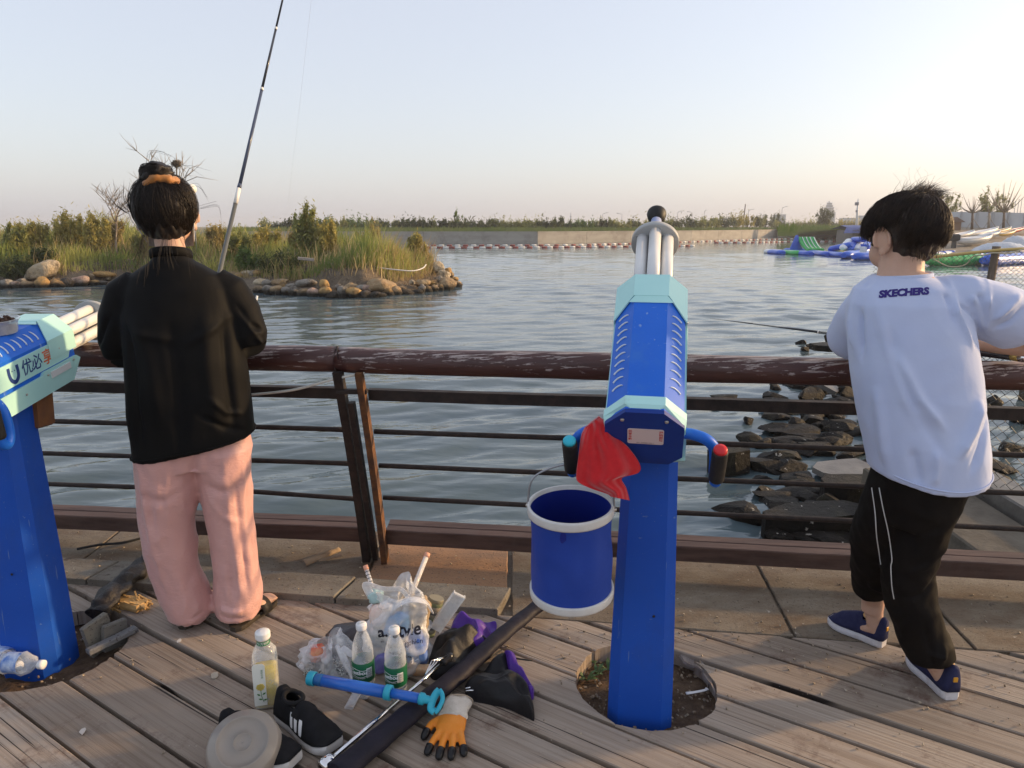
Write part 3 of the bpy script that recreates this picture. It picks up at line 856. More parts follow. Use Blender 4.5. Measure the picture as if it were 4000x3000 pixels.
LEAFS = {'gold': leafmat('leaf_gold', (0.25, 0.23, 0.07), (0.52, 0.44, 0.14)), 'olive': leafmat('leaf_olive', (0.17, 0.19, 0.065), (0.36, 0.35, 0.115)),
         'dark': leafmat('leaf_dark', (0.045, 0.065, 0.028), (0.12, 0.14, 0.05)), 'green': leafmat('leaf_green', (0.07, 0.13, 0.035), (0.18, 0.25, 0.06)),
         'rust': leafmat('leaf_rust', (0.25, 0.20, 0.075), (0.44, 0.35, 0.13))}
def shrub(name, base, h, w, seed, leaf, n, size, label, group, cat='shrub', trunk=0.0, stems=9, upw=.8, spiky=0.35):
    r = random.Random(seed); t = thing(name, label, cat, base, group); cl = []; mb = MB()
    for i in range(stems):
        a = r.uniform(0, 6.283); q = math.sqrt(r.random()) * w * .72
        top = base + V((q * math.cos(a), q * math.sin(a) * .8, h * (r.uniform(.55, .8) + spiky * r.random() * (1 - q / w))))
        k = r.uniform(.13, .25) * max(w, .5)
        cl.append((tuple(top - V((0, 0, k))), (k * r.uniform(.5, .9), k * r.uniform(.5, .9), k * r.uniform(1.4, 2.6))))
        mid = base.lerp(top, .55) + V((r.uniform(-.1, .1), r.uniform(-.1, .1), 0)) * w
        cl.append((tuple(mid), (k, k, k * 1.1)))
        st = base + V((0, 0, trunk)) if trunk else base + V((r.uniform(-.1, .1), r.uniform(-.1, .1), 0))
        mb.tube([st, mid, top], [.012 * h, .007 * h, .002 * h], 5)
    if trunk: mb.tube([base - V((0, 0, .15)), base + V((0, 0, trunk))], [.035 * h, .02 * h], 7)
    mb.build('trunk' if trunk else 'stems', TWIG, t)
    obj('crown', leaf_cloud(cl, n, size, seed, upw=upw), LEAFS[leaf], t)
    return t
SH = [(45, 880, 60, 'olive', 29, 'low olive shrub at the far left end of the island'), (118, 858, 75, 'gold', 30, 'golden olive shrub second from the left picture edge'), (265, 832, 95, 'gold', 31, 'large feathery golden shrub left of the bare tree'),
      (355, 842, 80, 'gold', 30.5, 'golden shrub right under the left bare tree'), (430, 848, 60, 'rust', 32, 'brownish shrub just left of the black-haired head'), (60, 1000, 90, 'dark', 27.2, 'dark low bush above the waterline at far left'), (170, 960, 60, 'dark', 28, 'dark bush in the grass behind the big pale boulder'),
      (850, 875, 60, 'rust', 30, 'thin brownish shrub right of the black-haired head'), (915, 905, 70, 'olive', 29, 'olive shrub right of the fishing rod'), (965, 955, 66, 'green', 27, 'rounded bright green bush beside the fishing rod'), (1035, 895, 80, 'gold', 29.5, 'golden bush between the rod and the tallest shrub'),
      (1085, 985, 105, 'dark', 26.2, 'dark spreading bush low over the boulders'), (1205, 826, 92, 'olive', 27.5, 'tallest olive shrub near the island middle'), (1275, 872, 62, 'gold', 27.3, 'slim olive shrub right of the tallest one'), (1150, 880, 62, 'rust', 28.5, 'brownish bush left of the tallest shrub'),
      (1440, 850, 74, 'rust', 33, 'brownish round bush at the back of the island tip'), (1625, 912, 46, 'gold', 28.3, 'small feathery shrub near the island tip'), (1540, 985, 50, 'green', 27.4, 'small bright green bush in the tip grass'), (700, 900, 90, 'gold', 31, 'golden shrub partly hidden behind the black-haired head'), (560, 905, 90, 'olive', 31.5, 'olive shrub hidden behind the black-haired head')]
for i, (x, ty, wpx, leaf, Yc, lab) in enumerate(SH):
    p = A(x, ty, Yc); gz = ground_isl(p.x, Yc); hgt = max(.35, p.z - gz) * 1.02; s = mpp(p)
    shrub('shrub', V((p.x, Yc, gz)), hgt, wpx * s, 300 + i, leaf, int(2600 + 2600 * min(hgt, 2)), 0.075 if leaf != 'green' else .08, lab, 'shrubs on the island', stems=18 if leaf != 'green' else 8, spiky=.45 if leaf in ('gold', 'olive') else .2)

# bare trees with twigs, the second one with a nest
def bare_tree(name, base, h, seed, label, lean=(0, 0), spread=.5, levels=4, r0=.05, kids=4):
    r = random.Random(seed); t = thing(name, label, 'tree', base, 'bare trees on the island'); mb = MB(); tw = MB(); tips = []
    def grow(p, d, L, rd, lv):
        pts = [p]; q = p.copy(); dd_ = d.copy()
        for i in range(5):
            dd_ = (dd_ + V((r.gauss(0, .10), r.gauss(0, .10), r.gauss(.02, .06)))).normalized(); q = q + dd_ * L / 5; pts.append(q)
        (mb if lv == levels else tw).tube(pts, [rd * (1 - .13 * i) for i in range(6)], 6 if lv > 2 else 4)
        tips.append(q)
        if lv > 0:
            for k in range(kids + (1 if lv < levels else 0)):
                j = r.randint(2, 5); a = r.uniform(0, 6.283)
                side = V((math.cos(a), math.sin(a) * .7, r.uniform(.1, .7)))
                grow(pts[j], (dd_ * .55 + side * spread * 1.3).normalized(), L * r.uniform(.5, .72), rd * .52, lv - 1)
    grow(V(base), V((lean[0], lean[1], 1)).normalized(), h * .52, r0, levels)
    mb.build('trunk', TWIGP, t); tw.build('branches', TWIGP, t)
    return t, tips
TWIGP = M('bare_bark', (0.27, 0.22, 0.17), (0.36, 0.31, 0.25), 15, .9)
p = A(455, 990, 31); b = V((p.x, 31, ground_isl(p.x, 31)))
bare_tree('bare_tree', b, 3.6, 4, 'leafless pale tree left of the black-haired head', (-.03, 0), .75, 3, .07, 4)
p = A(690, 990, 32); b = V((p.x, 32, ground_isl(p.x, 32)))
bt, tips = bare_tree('bare_tree', b, 5.2, 12, 'taller leafless tree with a bird nest behind the hair bun', (0.0, 0), .62, 3, .08, 4)
nc_ = A(690, 640, 32)
mb = MB(); mb.tube([b + V((0, 0, 1.5)), b.lerp(nc_, .7), nc_, A(688, 598, 32)], [.06, .04, .03, .01], 6)
for (x2, y2) in ((650, 600), (720, 605), (740, 650), (655, 660), (770, 690), (850, 705), (790, 640)): mb.tube([b.lerp(nc_, rng.uniform(.5, .95)), A((690 + x2) / 2, (660 + y2) / 2 + 8, 32), A(x2, y2, 32)], [.022, .014, .005], 5)
mb.build('leader', TWIGP, bt)
mb = MB()
for i in range(260):
    q = V((rng.gauss(0, 1), rng.gauss(0, 1), rng.gauss(0, .7))).normalized() * rng.uniform(.08, .16); t_ = V((rng.gauss(0, 1), rng.gauss(0, 1), rng.gauss(0, .4))).normalized() * .12
    mb.tube([nc_ + q - t_, nc_ + q + t_], .008, 3)
mb.build('nest', M('nest_twigs', (0.10, 0.075, 0.05), (0.2, 0.16, 0.11), 9, .9), label='round twig nest in the top fork of the leafless tree', cat='nest')
# globe lamp standing on the island
gp = A(747, 738, 30.2); t = thing('globe_lamp', 'white round globe lamp on a thin pole beside the black hair', 'lamp', (gp.x, 30.2, ground_isl(gp.x, 30.2)))
mb = MB(); mb.ball(gp, .21, 20, 14); mb.build('globe', M('opal_globe', (.75, .72, .64), rough=.3), t)
mb = MB(); mb.tube([V((gp.x, 30.2, ground_isl(gp.x, 30.2) - .1)), gp - V((0, 0, .2))], .03, 8); mb.build('pole', M('grey_pole', (.35, .35, .34), rough=.5), t)
# white hose on the bank, float near the waterline, plank on the slope
pts = bez([A(1275, 1029, 25.2), A(1360, 1036, 24.9), A(1440, 1040, 24.8), A(1530, 1052, 24.7), A(1610, 1058, 24.9), A(1650, 1048, 25.3), A(1664, 1034, 25.6)], 40)
mb = MB(); mb.tube(pts, .022, 7); mb.build('hose', M('white_hose', (.62, .6, .56), rough=.5), label='long white hose lying along the island bank', cat='hose')
p = A(1195, 1012, 25.6); mb = MB(); mb.box(p, (.55, .3, .10), rotz(.3) @ Matrix.Rotation(.12, 3, 'Y'), ch=.01)
mb.build('board', M('grey_board', (.26, .23, .2), (.38, .34, .3), 9, .85), label='short weathered board lying under the tallest island shrub', cat='board')
p = A(998, 1155, 21.0); p.z = WZ + .06; mb = MB(); mb.tube([p + V((-.05, 0, -.1)), p, p + V((.05, 0, .16))][::-1], [.03, .035, .03], 8)
p2 = p + V((.07, 0, .2)); p2 = p - V((.045, 0, -.13)); 
mb.build('marker_float', M('white_float', (.78, .78, .76), rough=.4), label='short white marker float tilting out of the water near the boulders', cat='float')

# grit and dry crumbs lying on the deck and along the kerb
mb = MB(); rd = random.Random(77)
for i in range(900):
    x = rd.uniform(-2.4, 2.4); y = edgeY(x) - abs(rd.gauss(0, .28)) - .01 if i < 600 else edgeY(x) + rd.uniform(.0, .55)
    if any((x - c[0]) ** 2 + (y - c[1]) ** 2 < r * r for c, r in PITS): continue
    s_ = rd.uniform(.0012, .004); z_ = .003 if i < 600 else (.034 if x < -.06 and y - edgeY(x) < .165 else .004)
    mb.box((x, y, z_), (s_ * 2.2, s_ * 1.4, s_), Matrix.Rotation(rd.uniform(0, 3), 3, (rd.random(), rd.random(), 1)))
mb.build('grit', M('deck_grit', (.16, .12, .08), (.42, .36, .28), 60, .9), label='grit and dry crumbs strewn along the deck edge and kerb', cat='grit', kind='stuff')
# ================================================================== FAR SHORE
WB = [(200, 951), (900, 951), (1656, 951), (2100, 951), (2463, 944), (2700, 938), (2897, 931), (3035, 924)]
wall_pts = [G(x, y, WZ) for x, y in WB]
ZT = 0.68
FCONC = M('sea_wall_concrete', (0.30, 0.28, 0.25), (0.38, 0.36, 0.32), .4, .9, stretch=(1, 1, 4), dirt=(0.20, 0.18, 0.155), dscale=.5, bmp=.2, bscale=3)
FLAND = M('far_soil', (0.10, 0.105, 0.04), (0.16, 0.14, 0.07), .2, .95)
wl = thing('sea_wall', 'long low concrete sea wall across the water', 'wall', wall_pts[3])
for i in range(len(wall_pts) - 1):
    a, b = wall_pts[i], wall_pts[i + 1]; L = (b - a).length; n = max(1, int(L / 9)); d_ = (b - a).normalized(); nn = V((-d_.y, d_.x, 0))
    for j in range(n):
        p, q = a + d_ * (L * j / n + .02), a + d_ * (L * (j + 1) / n - .02)
        mb = MB(); lo, hi = V((0, 0, -1.2)), V((0, 0, ZT - WZ))
        mb.add([p + lo, q + lo, q + hi, p + hi, p + lo + nn * .5, q + lo + nn * .5, q + hi + nn * .5, p + hi + nn * .5], [(0, 1, 2, 3), (3, 2, 6, 7), (1, 5, 6, 2), (4, 0, 3, 7)])
        mb.add([p + hi - nn * .05, q + hi - nn * .05, q + hi - nn * .05 + V((0, 0, .12)), p + hi - nn * .05 + V((0, 0, .12)), q + hi + nn * .5 + V((0, 0, .12)), p + hi + nn * .5 + V((0, 0, .12))], [(0, 1, 2, 3), (3, 2, 4, 5)])
        mb.build('panel', FCONC, wl)
mb = MB()
top = [p + V((0, .3, ZT - WZ + .02)) for p in wall_pts]; far_ = [V((p.x * 14, p.y * 14 + 200, ZT + .06)) for p in wall_pts]
ext = top + [V((75, 176, ZT)), V((400, 190, ZT))]; extf = far_ + [V((1500, 2400, ZT)), V((2400, 2400, ZT))]
n = len(ext)
mb.add(ext + extf, [(i, i + 1, n + i + 1, n + i) for i in range(n - 1)])
mb.build('far_shore', FLAND, kind='structure')
wxs = [p[0] for p in WB]; wys = [p.y for p in wall_pts]
def Ywall(x): return float(np.interp(x, wxs, wys)) if x < 3035 else 168.0
# grass band on the shore, behind the wall
def far_z(P): return np.full(len(P), ZT + .02), np.ones(len(P))
FG = leafmat('far_grass', (0.11, 0.18, 0.04), (0.27, 0.29, 0.09))
vs = []; tn = []
for i in range(15000):
    x = rng.uniform(900, 3060); Yc = Ywall(x) + 1.2 + rng.random() * 6
    X = (x - 2000) / FPX * (Yc * CP + .5 * SP); hh = rng.uniform(.25, .75) * (1.25 if rng.random() < .2 else 1); w = rng.uniform(.05, .12); l = rng.uniform(-.25, .25)
    vs += [(X - w, Yc, ZT - .05), (X + w, Yc, ZT - .05), (X + l, Yc + rng.uniform(-.2, .2), ZT + hh)]
    tn.append(min(1, max(0, .5 + .4 * noise.noise(V((X * .15, Yc * .15, 0))) + rng.uniform(-.3, .3))))
me = bpy.data.meshes.new('grass'); me.from_pydata(vs, [], [(i * 3, i * 3 + 1, i * 3 + 2) for i in range(len(tn))]); set_tint(me, tn)
obj('grass', me, FG, label='strip of bright green grass along the top of the sea wall', cat='grass', kind='stuff')
prof = [(1040, 866), (1100, 866), (1150, 860), (1300, 862), (1400, 860), (1560, 868), (1650, 853), (1720, 862), (1785, 866), (1850, 866), (1900, 858), (2000, 860), (2100, 864), (2160, 852), (2220, 858), (2300, 858), (2400, 862), (2440, 848), (2500, 866), (2600, 853), (2700, 851), (2760, 852), (2800, 846), (2850, 844), (2900, 840), (2950, 838), (2990, 850), (3030, 866), (3100, 862), (3160, 858), (3200, 866), (3300, 862), (3400, 862)]
px_, py_ = [p[0] for p in prof], [p[1] for p in prof]
x = 1040.0; k = 0
while x < 3420:
    Yc = Ywall(x) + rng.uniform(5, 9); ty = float(np.interp(x, px_, py_)) + rng.uniform(-6, 7)
    p = A(x, ty, Yc); s = mpp(p); w = rng.uniform(24, 74)
    lf = rng.choice(['dark', 'olive', 'green', 'dark', 'olive']) if x < 2700 else rng.choice(['olive', 'gold', 'olive', 'dark'])
    shrub('shrub', V((p.x, Yc, ZT)), (p.z - ZT) * 1.12, w * s, 500 + k, lf, 1500, .21, f'{ordn(k)} bush from the left in the hedge on the far sea wall', 'bushes along the far shore', stems=13, spiky=.35)
    x += w * .72; k += 1
shrub('conical_tree', V((A(1786, 820, 103).x, 103, ZT)), A(1786, 820, 103).z - ZT, .95, 777, 'green', 900, .14, 'slim young tree standing above the far hedge left of the water cannon', None, 'tree', trunk=.5, stems=9, spiky=.7)
p = A(3034, 834, 172); shrub('round_tree', V((p.x, 172, ZT)), p.z - ZT, 2.3, 778, 'dark', 1600, .2, 'dark round tree above the far wall end, left of the conifer', None, 'tree', trunk=.8, stems=12)
p = A(3222, 816, 150); shrub('conifer_tree', V((p.x, 150, ZT - .3)), p.z - ZT + .3, 2.7, 779, 'dark', 5200, .17, 'dark bushy conifer left of the blue tarpaulin shed', None, 'tree', trunk=.7, stems=26, spiky=.75)
p = A(3290, 852, 160); shrub('young_tree', V((p.x, 160, ZT)), p.z - ZT, 1.5, 780, 'gold', 900, .16, 'small pale tree just right of the dark conifer', None, 'tree', trunk=.6, stems=8)
# dark embankment right of the wall, low green bank
mb = MB()
e = [G(3035, 926, WZ), G(3120, 928, WZ), G(3300, 929, WZ), G(3600, 930, WZ)]
vs = []
for i, p in enumerate(e): vs += [p - V((0, 0, .4)), p + V((2.5, 7, 2.2)), p + V((6, 22, 2.4))]
mb.add(vs, [(i * 3 + j, i * 3 + 3 + j, i * 3 + 4 + j, i * 3 + 1 + j) for i in range(3) for j in range(2)])
mb.build('embankment', M('dark_bank', (0.10, 0.085, 0.06), (0.15, 0.13, 0.09), .4, .95), kind='structure')
vs = []; tn = []
for i in range(2600):
    x = rng.uniform(3040, 3300); q = rng.random(); p = G(x, 926 - 18 * q * (1 if x > 3110 else .3), WZ + 2.2 * q * .6); p.z += .1
    hh, w, l = rng.uniform(.3, .9), rng.uniform(.08, .16), rng.uniform(-.3, .3)
    p = V((p.x, min(p.y, 165), WZ + .2 + 1.7 * q)); vs += [(p.x - w, p.y, p.z - .1), (p.x + w, p.y, p.z - .1), (p.x + l, p.y, p.z + hh)]; tn.append(rng.random() * .6)
me = bpy.data.meshes.new('grass'); me.from_pydata(vs, [], [(i * 3, i * 3 + 1, i * 3 + 2) for i in range(len(tn))]); set_tint(me, tn)
obj('grass', me, FG, label='dark green growth on the low bank right of the sea wall', cat='grass', kind='stuff')
# buoy lines
RED = M('float_red', (0.30, 0.055, 0.04), (0.22, 0.06, 0.05), 2, .5); WHT = M('float_white', (0.72, 0.70, 0.66), rough=.5)
fm = MB(); fm.tube([V((-.30, 0, 0)), V((-.26, 0, 0)), V((.26, 0, 0)), V((.30, 0, 0))], [.05, .10, .10, .05], 8)
fmes = []
for m_ in (RED, WHT):
    q = fm.mesh('float'); q.materials.append(m_); fmes.append(q)
for li, (lab, path) in enumerate((('near red and white buoy line in front of the sea wall', [(1600, 967), (2000, 967), (2450, 963), (2720, 960)]), ('far red and white buoy line close under the sea wall', [(1600, 959), (2100, 958), (2450, 952), (2760, 942), (3000, 935), (3150, 932), (3330, 931)]),
                       ('buoy line running out toward the green slide', [(2780, 948), (2950, 947), (3100, 944), (3350, 942)]))):
    pts = bez([G(x, y, WZ + .06) for x, y in path], 200); t = thing('buoy_line', lab, 'buoy line', pts[0], 'buoy lines')
    mb = MB(); mb.tube([p_ for p_ in pts[::4]], .02, 4); mb.build('rope', WHT, t)
    acc = 0; kk = 0
    for a, b in zip(pts[:-1], pts[1:]):
        acc += (b - a).length
        if acc > (.62 if li != 1 else .8):
            acc = 0; o = bpy.data.objects.new('float', fmes[(kk // 1) % 2]); col.objects.link(o); o.parent = t; o.matrix_parent_inverse = t.matrix_basis.inverted()
            o.location = b; d_ = (b - a).normalized(); o.rotation_euler = (0, 0, math.atan2(d_.y, d_.x)); kk += 1
# lamp posts, poles
POLE = M('far_pole_grey', (.42, .43, .44), rough=.5)
for k, (x, yt, yb, arm) in enumerate(((2355, 836, 880, 1), (2430, 838, 880, -1), (2545, 838, 880, 1), (2648, 829, 880, 1), (2705, 832, 880, -1), (2752, 826, 880, 0), (2925, 822, 880, 1), (3056, 812, 880, 1))):
    Yc = 230; a = A(x, yt, Yc); t = thing('street_lamp', f'{ORD[k]} thin far street lamp from the left along the shore', 'lamp', (a.x, Yc, ZT), 'far street lamps')
    mb = MB(); mb.tube([V((a.x, Yc, ZT)), a], [.13, .09], 6); mb.build('pole', POLE, t)
    mb = MB(); mb.tube([a, a + V((.9 * (arm or .3), 0, .35)), a + V((1.7 * (arm or .3), 0, .4))], [.08, .07, .12], 6); mb.build('lamp_arm', POLE, t)
a, b = A(2912, 797, 190), A(2903, 856, 190); mb = MB(); mb.tube([b - V((0, 0, 3)), a], [.2, .12], 7); mb.build('utility_pole', M('old_pole', (.12, .1, .09), rough=.8), label='leaning dark utility pole above the far hedge', cat='pole')
a, b = A(2230, 829, 210), A(2231, 870, 210); t = thing('mast', 'slim pale mast behind the hedge left of the cannon barrels', 'mast', b)
mb = MB(); mb.tube([b - V((0, 0, 3)), a], [.35, .06], 6); mb.build('pole', POLE, t); mb = MB(); mb.tube([A(2226, 846, 210), A(2235, 846, 210)], .1, 5); mb.build('crossbar', POLE, t)
t = thing('camera_pole', 'white camera pole beside the blue tarpaulin shed', 'pole', A(3347, 884, 120)); WP = M('white_pole', (.7, .7, .68), rough=.4)
mb = MB(); a = A(3352, 777, 120); mb.tube([A(3346, 900, 120), A(3349, 830, 120), a], [.26, .2, .08], 8); mb.build('pole', WP, t)
mb = MB(); q = A(3347, 796, 120); mb.box(q, (.5, .35, .5), ch=.05); mb.box(A(3350, 825, 120) + V((-.1, 0, 0)), (.35, .3, .35), ch=.04); mb.build('camera_head', M('camera_grey', (.2, .2, .22), rough=.5), t)
# pagoda tower and far buildings, distance haze put into their pale colour
PAG = M('hazed_tower', (.38, .42, .46), (.44, .47, .5), .05, .8)
t = thing('pagoda', 'pale tiered tower rising behind the dark conifer', 'tower', (A(3240, 884, 420).x, 420, ZT)); s = mpp(A(3240, 800, 420))
for k, (y, w) in enumerate(((826, 46), (815, 38), (805, 30), (797, 22))):
    c = A(3240, y, 420); mb = MB(); mb.box(c, (w * .6 * s, w * .6 * s, 10 * s)); mb.box(c + V((0, 0, 4.5 * s)), (w * s, w * s, 2.2 * s), taper=(.7, .7)); mb.build('storey', PAG, t)
mb = MB(); mb.box(A(3240, 860, 420), (30 * s, 30 * s, 60 * s)); mb.build('base', PAG, t)
mb = MB(); mb.tube([A(3239, 794, 420), A(3239, 783, 420)], [4 * s, .4 * s], 6); mb.build('spire', PAG, t)
for lab, x0, x1, yt in (('wide pale building far behind the shed', 3306, 3362, 856), ('small pale block beside the dark round tree', 3042, 3070, 842), ('tall narrow block at the right of the pale skyline', 3372, 3396, 846)):
    a, b = A(x0, yt, 380), A(x1, yt, 380); t = thing('building', lab, 'building', ((a.x + b.x) / 2, 380, ZT)); w = b.x - a.x; hh = a.z - ZT
    mb = MB(); mb.box(((a.x + b.x) / 2, 384, ZT + hh / 2), (w, 8, hh)); mb.build('wall', PAG, t)
    mb = MB(); mb.box(((a.x + b.x) / 2, 384, ZT + hh + .3), (w * 1.03, 8.4, .6)); mb.build('roof', M('hazed_roof', (.34, .37, .4), rough=.8), t)
    for q in range(5): mb = MB(); mb.box((a.x + w * (q + .5) / 5, 379.95, ZT + hh * .6), (w * .1, .1, hh * .35)); mb.build('window', M('dim_glass', (.2, .25, .3), rough=.2), t)
# blue tarpaulin shed
t = thing('shed', 'low shed under a blue tarpaulin left of the white-shirted figure', 'shed', A(3340, 925, 100)); BT = M('blue_tarp', (.035, .065, .22), (.06, .10, .30), 1.5, .5, bmp=.8, bscale=2, bdist=.2)
a, b = A(3285, 880, 104), A(3460, 878, 104); z0_ = WZ
mb = MB(); n = 24; rs = []
for i in range(n + 1):
    x = a.x + (b.x - a.x) * i / n; u = .12 * noise.noise(V((x, 0, 0)))
    rs.append([V((x - .9 * (i == 0), 101, .55 + u)), V((x, 102.2, 1.35 + u * 1.4)), V((x, 104, 1.62 + u * 2)), V((x, 107, 1.1))])
mb.rings(rs, 0, True, False, False); mb.build('tarpaulin', BT, t)
mb = MB(); mb.box(((a.x + b.x) / 2 + .3, 104, .0), (b.x - a.x - .6, 5, 1.9)); mb.build('wall', M('shed_wall', (.16, .15, .14), (.22, .2, .18), .6, .9), t)

# ---------- inflatables on the water
IB = M('vinyl_blue', (0.015, 0.085, 0.52), (0.02, 0.12, 0.60), 1.5, .28, coat=.3); IG = M('vinyl_green', (0.03, 0.36, 0.09), (0.05, 0.45, 0.12), 1.5, .3, coat=.3); IW = M('vinyl_white', (.72, .74, .76), rough=.35); IY = M('vinyl_yellow', (.62, .42, .1), rough=.4)
def pillow(mb, a, b, r, mi=0, flat=.7):
    d_ = (b - a); n = 9; mb.tube([a + d_ * (i / n) for i in range(n + 1)], [(r * (1 if 0 < i < n else .55) * (1 + .05 * math.sin(i * 2.2)), r * flat * (1 if 0 < i < n else .5)) for i in range(n + 1)], 12, mi, up=(0, 0, 1))
Yi = 62.0
t = thing('inflatable_slide', 'floating inflatable slide with ribbed green ramp and blue side', 'inflatable', A(3140, 985, Yi))
mb = MB(); mb.prism([(-.0, 0), (1.35, 0), (.95, .5), (.72, 1.22), (.55, 1.22)], .1, frame(A(3082, 976, Yi - .5), (1, 0.3, 0), (0, 0, 1))); mb.build('side', IB, t)
mb = MB()
for k in range(7):
    o_ = A(3114 + k * 9, 940, Yi); pts = []
    for i in range(9):
        q = i / 8; pts.append(V((o_.x + .05 - .0 + .55 * (1 - q) ** 2 * 0 + q * .45, Yi - .2 - 1.2 * q, WZ + 1.28 - 1.0 * (1 - (1 - q) ** 1.8))))
    mb.tube(pts, .13, 8, 0 if k % 1 == 0 else 1)
mb.build('ramp', IG, t)
for k in range(4):
    mb = MB(); o_ = A(3120 + k * 15, 945, Yi); mb.tube([V((o_.x + .12 + q * .4, Yi - .36 - 1.15 * q, WZ + 1.33 - 1.0 * (1 - (1 - q) ** 1.8))) for q in (0, .25, .5, .75)], .035, 6); mb.build('strap', IW, t)
t = thing('inflatable_walkway', 'long floating blue and green inflatable walkway under the slide', 'inflatable', A(3100, 985, Yi))
for k, (x0, y0, x1, y1, m_) in enumerate(((2992, 979, 3055, 982, IW), (3010, 980, 3060, 984, IB), (3056, 982, 3125, 986, IG), (3122, 985, 3170, 988, IB), (3166, 982, 3235, 990, IB), (3230, 987, 3300, 994, IB), (3060, 975, 3150, 975, IB), (3262, 978, 3320, 983, IY), (3270, 988, 3310, 994, IG))):
    mb = MB(); pa, pb = G(x0, y0 + 4, WZ + .12), G(x1, y1 + 4, WZ + .12); pillow(mb, pa, pb, .42, 0, .55); mb.build('tube', m_, t)
t = thing('inflatable_climber', 'blue and white inflatable climbing pyramid left of the dark-haired head', 'inflatable', A(3350, 980, 56))
for k, (x0, y0, x1, y1, m_, r) in enumerate(((3240, 975, 3330, 955, IB, .35), (3330, 936, 3380, 935, IB, .3), (3320, 938, 3290, 972, IW, .3), (3345, 940, 3320, 975, IB, .3), (3372, 938, 3345, 972, IW, .25), (3390, 940, 3375, 972, IB, .3), (3285, 965, 3400, 968, IB, .4))):
    mb = MB(); pillow(mb, A(x0, y0, 57), A(x1, y1, 55), r); mb.build('tube', m_, t)
t = thing('inflatable_rafts', 'pair of thick blue inflatable tubes afloat nearest the dark-haired head', 'inflatable', A(3380, 1005, 50))
for x0, y0, x1, y1, r in ((3295, 998, 3420, 984, .42), (3335, 1003, 3460, 1000, .40)): mb = MB(); pillow(mb, G(x0, y0, WZ + .25), G(x1, y1, WZ + .25), r); mb.build('tube', IB, t)
mb = MB(); mb.box(G(3372, 978, WZ + .6), (.25, .5, .5)); mb.build('label_patch', IW, t)

# ---------- beach with boats on the right
def bz(Y): return min(-0.88 + (Y - 50) * .09, 1.42)
BCH = M('beach_sand', (.24, .20, .15), (.32, .28, .22), .5, .95, bmp=.5, bscale=2, bdist=.1, dirt=(.14, .12, .1), dscale=.5)
mb = MB(); vs = []; nr = 14
for i in range(nr):
    Y = 49 + 30 * i / (nr - 1)
    for j in range(10): vs.append((Y * .56 + j * 8, Y, bz(Y) + .12 * noise.noise(V((j * 3.3, Y * .4, 0)))))
mb.add(vs, [(i * 10 + j, i * 10 + j + 1, i * 10 + 11 + j, i * 10 + 10 + j) for i in range(nr - 1) for j in range(9)], 0, True)
mb.add([(44, 79, 1.42), (160, 79, 1.42), (900, 900, 1.42), (250, 900, 1.42), (60, 165, .8)], [(0, 1, 2, 3), (0, 3, 4)])
mb.build('beach', BCH, kind='structure')
def B(x, Y, dz=0.0):
    X = (x - 2000) / FPX * (Y * CP + (EYE - bz(Y)) * SP); return V((X, Y, bz(Y) + dz))
t = thing('hoarding', 'long white hoarding wall behind the beached boats', 'wall', B(3850, 77)); WPN = M('hoarding_white', (.52, .54, .56), (.6, .62, .64), .5, .7)
for k in range(9):
    a, b = B(3560 + k * 62, 78 - k * .6), B(3560 + (k + 1) * 62 - 1.5, 78 - (k + 1) * .6); mb = MB(); dn = V((0, 0, -.3)); up_ = V((0, 0, 1.5)); mb.add([a + dn, b + dn, b + up_, a + up_, a + dn + V((0, .12, 0)), b + dn + V((0, .12, 0)), b + up_ + V((0, .12, 0)), a + up_ + V((0, .12, 0))], [(0, 1, 2, 3), (3, 2, 6, 7), (1, 5, 6, 2), (5, 4, 7, 6), (4, 0, 3, 7)]); mb.build('panel', WPN, t)
    mb = MB(); mb.box(a + V((0, -.12, .6)), (.12, .12, 1.9)); mb.build('post', POLE, t)
for k, (x, yt, w, lab) in enumerate(((3712, 742, 64, 'leafy green tree just right of the dark-haired head'), (3872, 728, 54, 'taller leafy tree behind the white hoarding'), (3925, 748, 46, 'leafy tree behind the right bare pollard'), (3835, 810, 26, 'low dark tree left of the taller leafy tree'))):
    p = A(x, yt, 88); shrub('leafy_tree', V((p.x, 88, 1.4)), p.z - 1.4, w * mpp(p), 820 + k, 'olive' if k < 3 else 'dark', 1700, .14, lab, 'trees behind the hoarding', 'tree', trunk=1.6, stems=13, spiky=.35)
for k, (x, tx, top_, spread, lab) in enumerate(((3797, 3800, 752, 70, 'bare pollard tree with a fan of shoots, leftmost of three'), (3862, 3866, 800, 26, 'slim bare tree between the two fan-shaped pollards'), (3920, 3926, 702, 90, 'bare pollard with tall shoots, rightmost of three'), (3618, 3620, 700, 60, 'leafless twiggy tree behind the dark-haired head'))):
    Y = 73.0; b = B(x, Y); r_ = random.Random(k + 3); t = thing('pollard_tree', lab, 'tree', b, 'bare trees by the beach'); f_ = A(x + 2, 832 if k != 3 else 800, Y)
    mb = MB(); mb.tube([b - V((0, 0, .2)), f_], [.14, .10], 7); mb.build('trunk', TWIGP if k == 1 else TWIG, t)
    mb = MB()
    for i in range(22 if k != 1 else 8):
        e_ = A(tx + r_.uniform(-spread, spread) * .8, top_ + r_.uniform(0, 70), Y) + V((0, r_.uniform(-1, 1), 0)); m_ = f_.lerp(e_, .45) + V((0, 0, -.05)) + V((e_.x - f_.x, 0, 0)) * .12
        mb.tube([f_, m_, e_], [.05, .03, .012], 4)
    mb.build('shoots', TWIGP, t)
    mb = MB()
    for s_ in (-1, 1): mb.tube([b + V((s_ * .7, -.2, 0)), b + V((0, 0, 1.0))], .03, 4)
    mb.build('stakes', TWIGP, t)
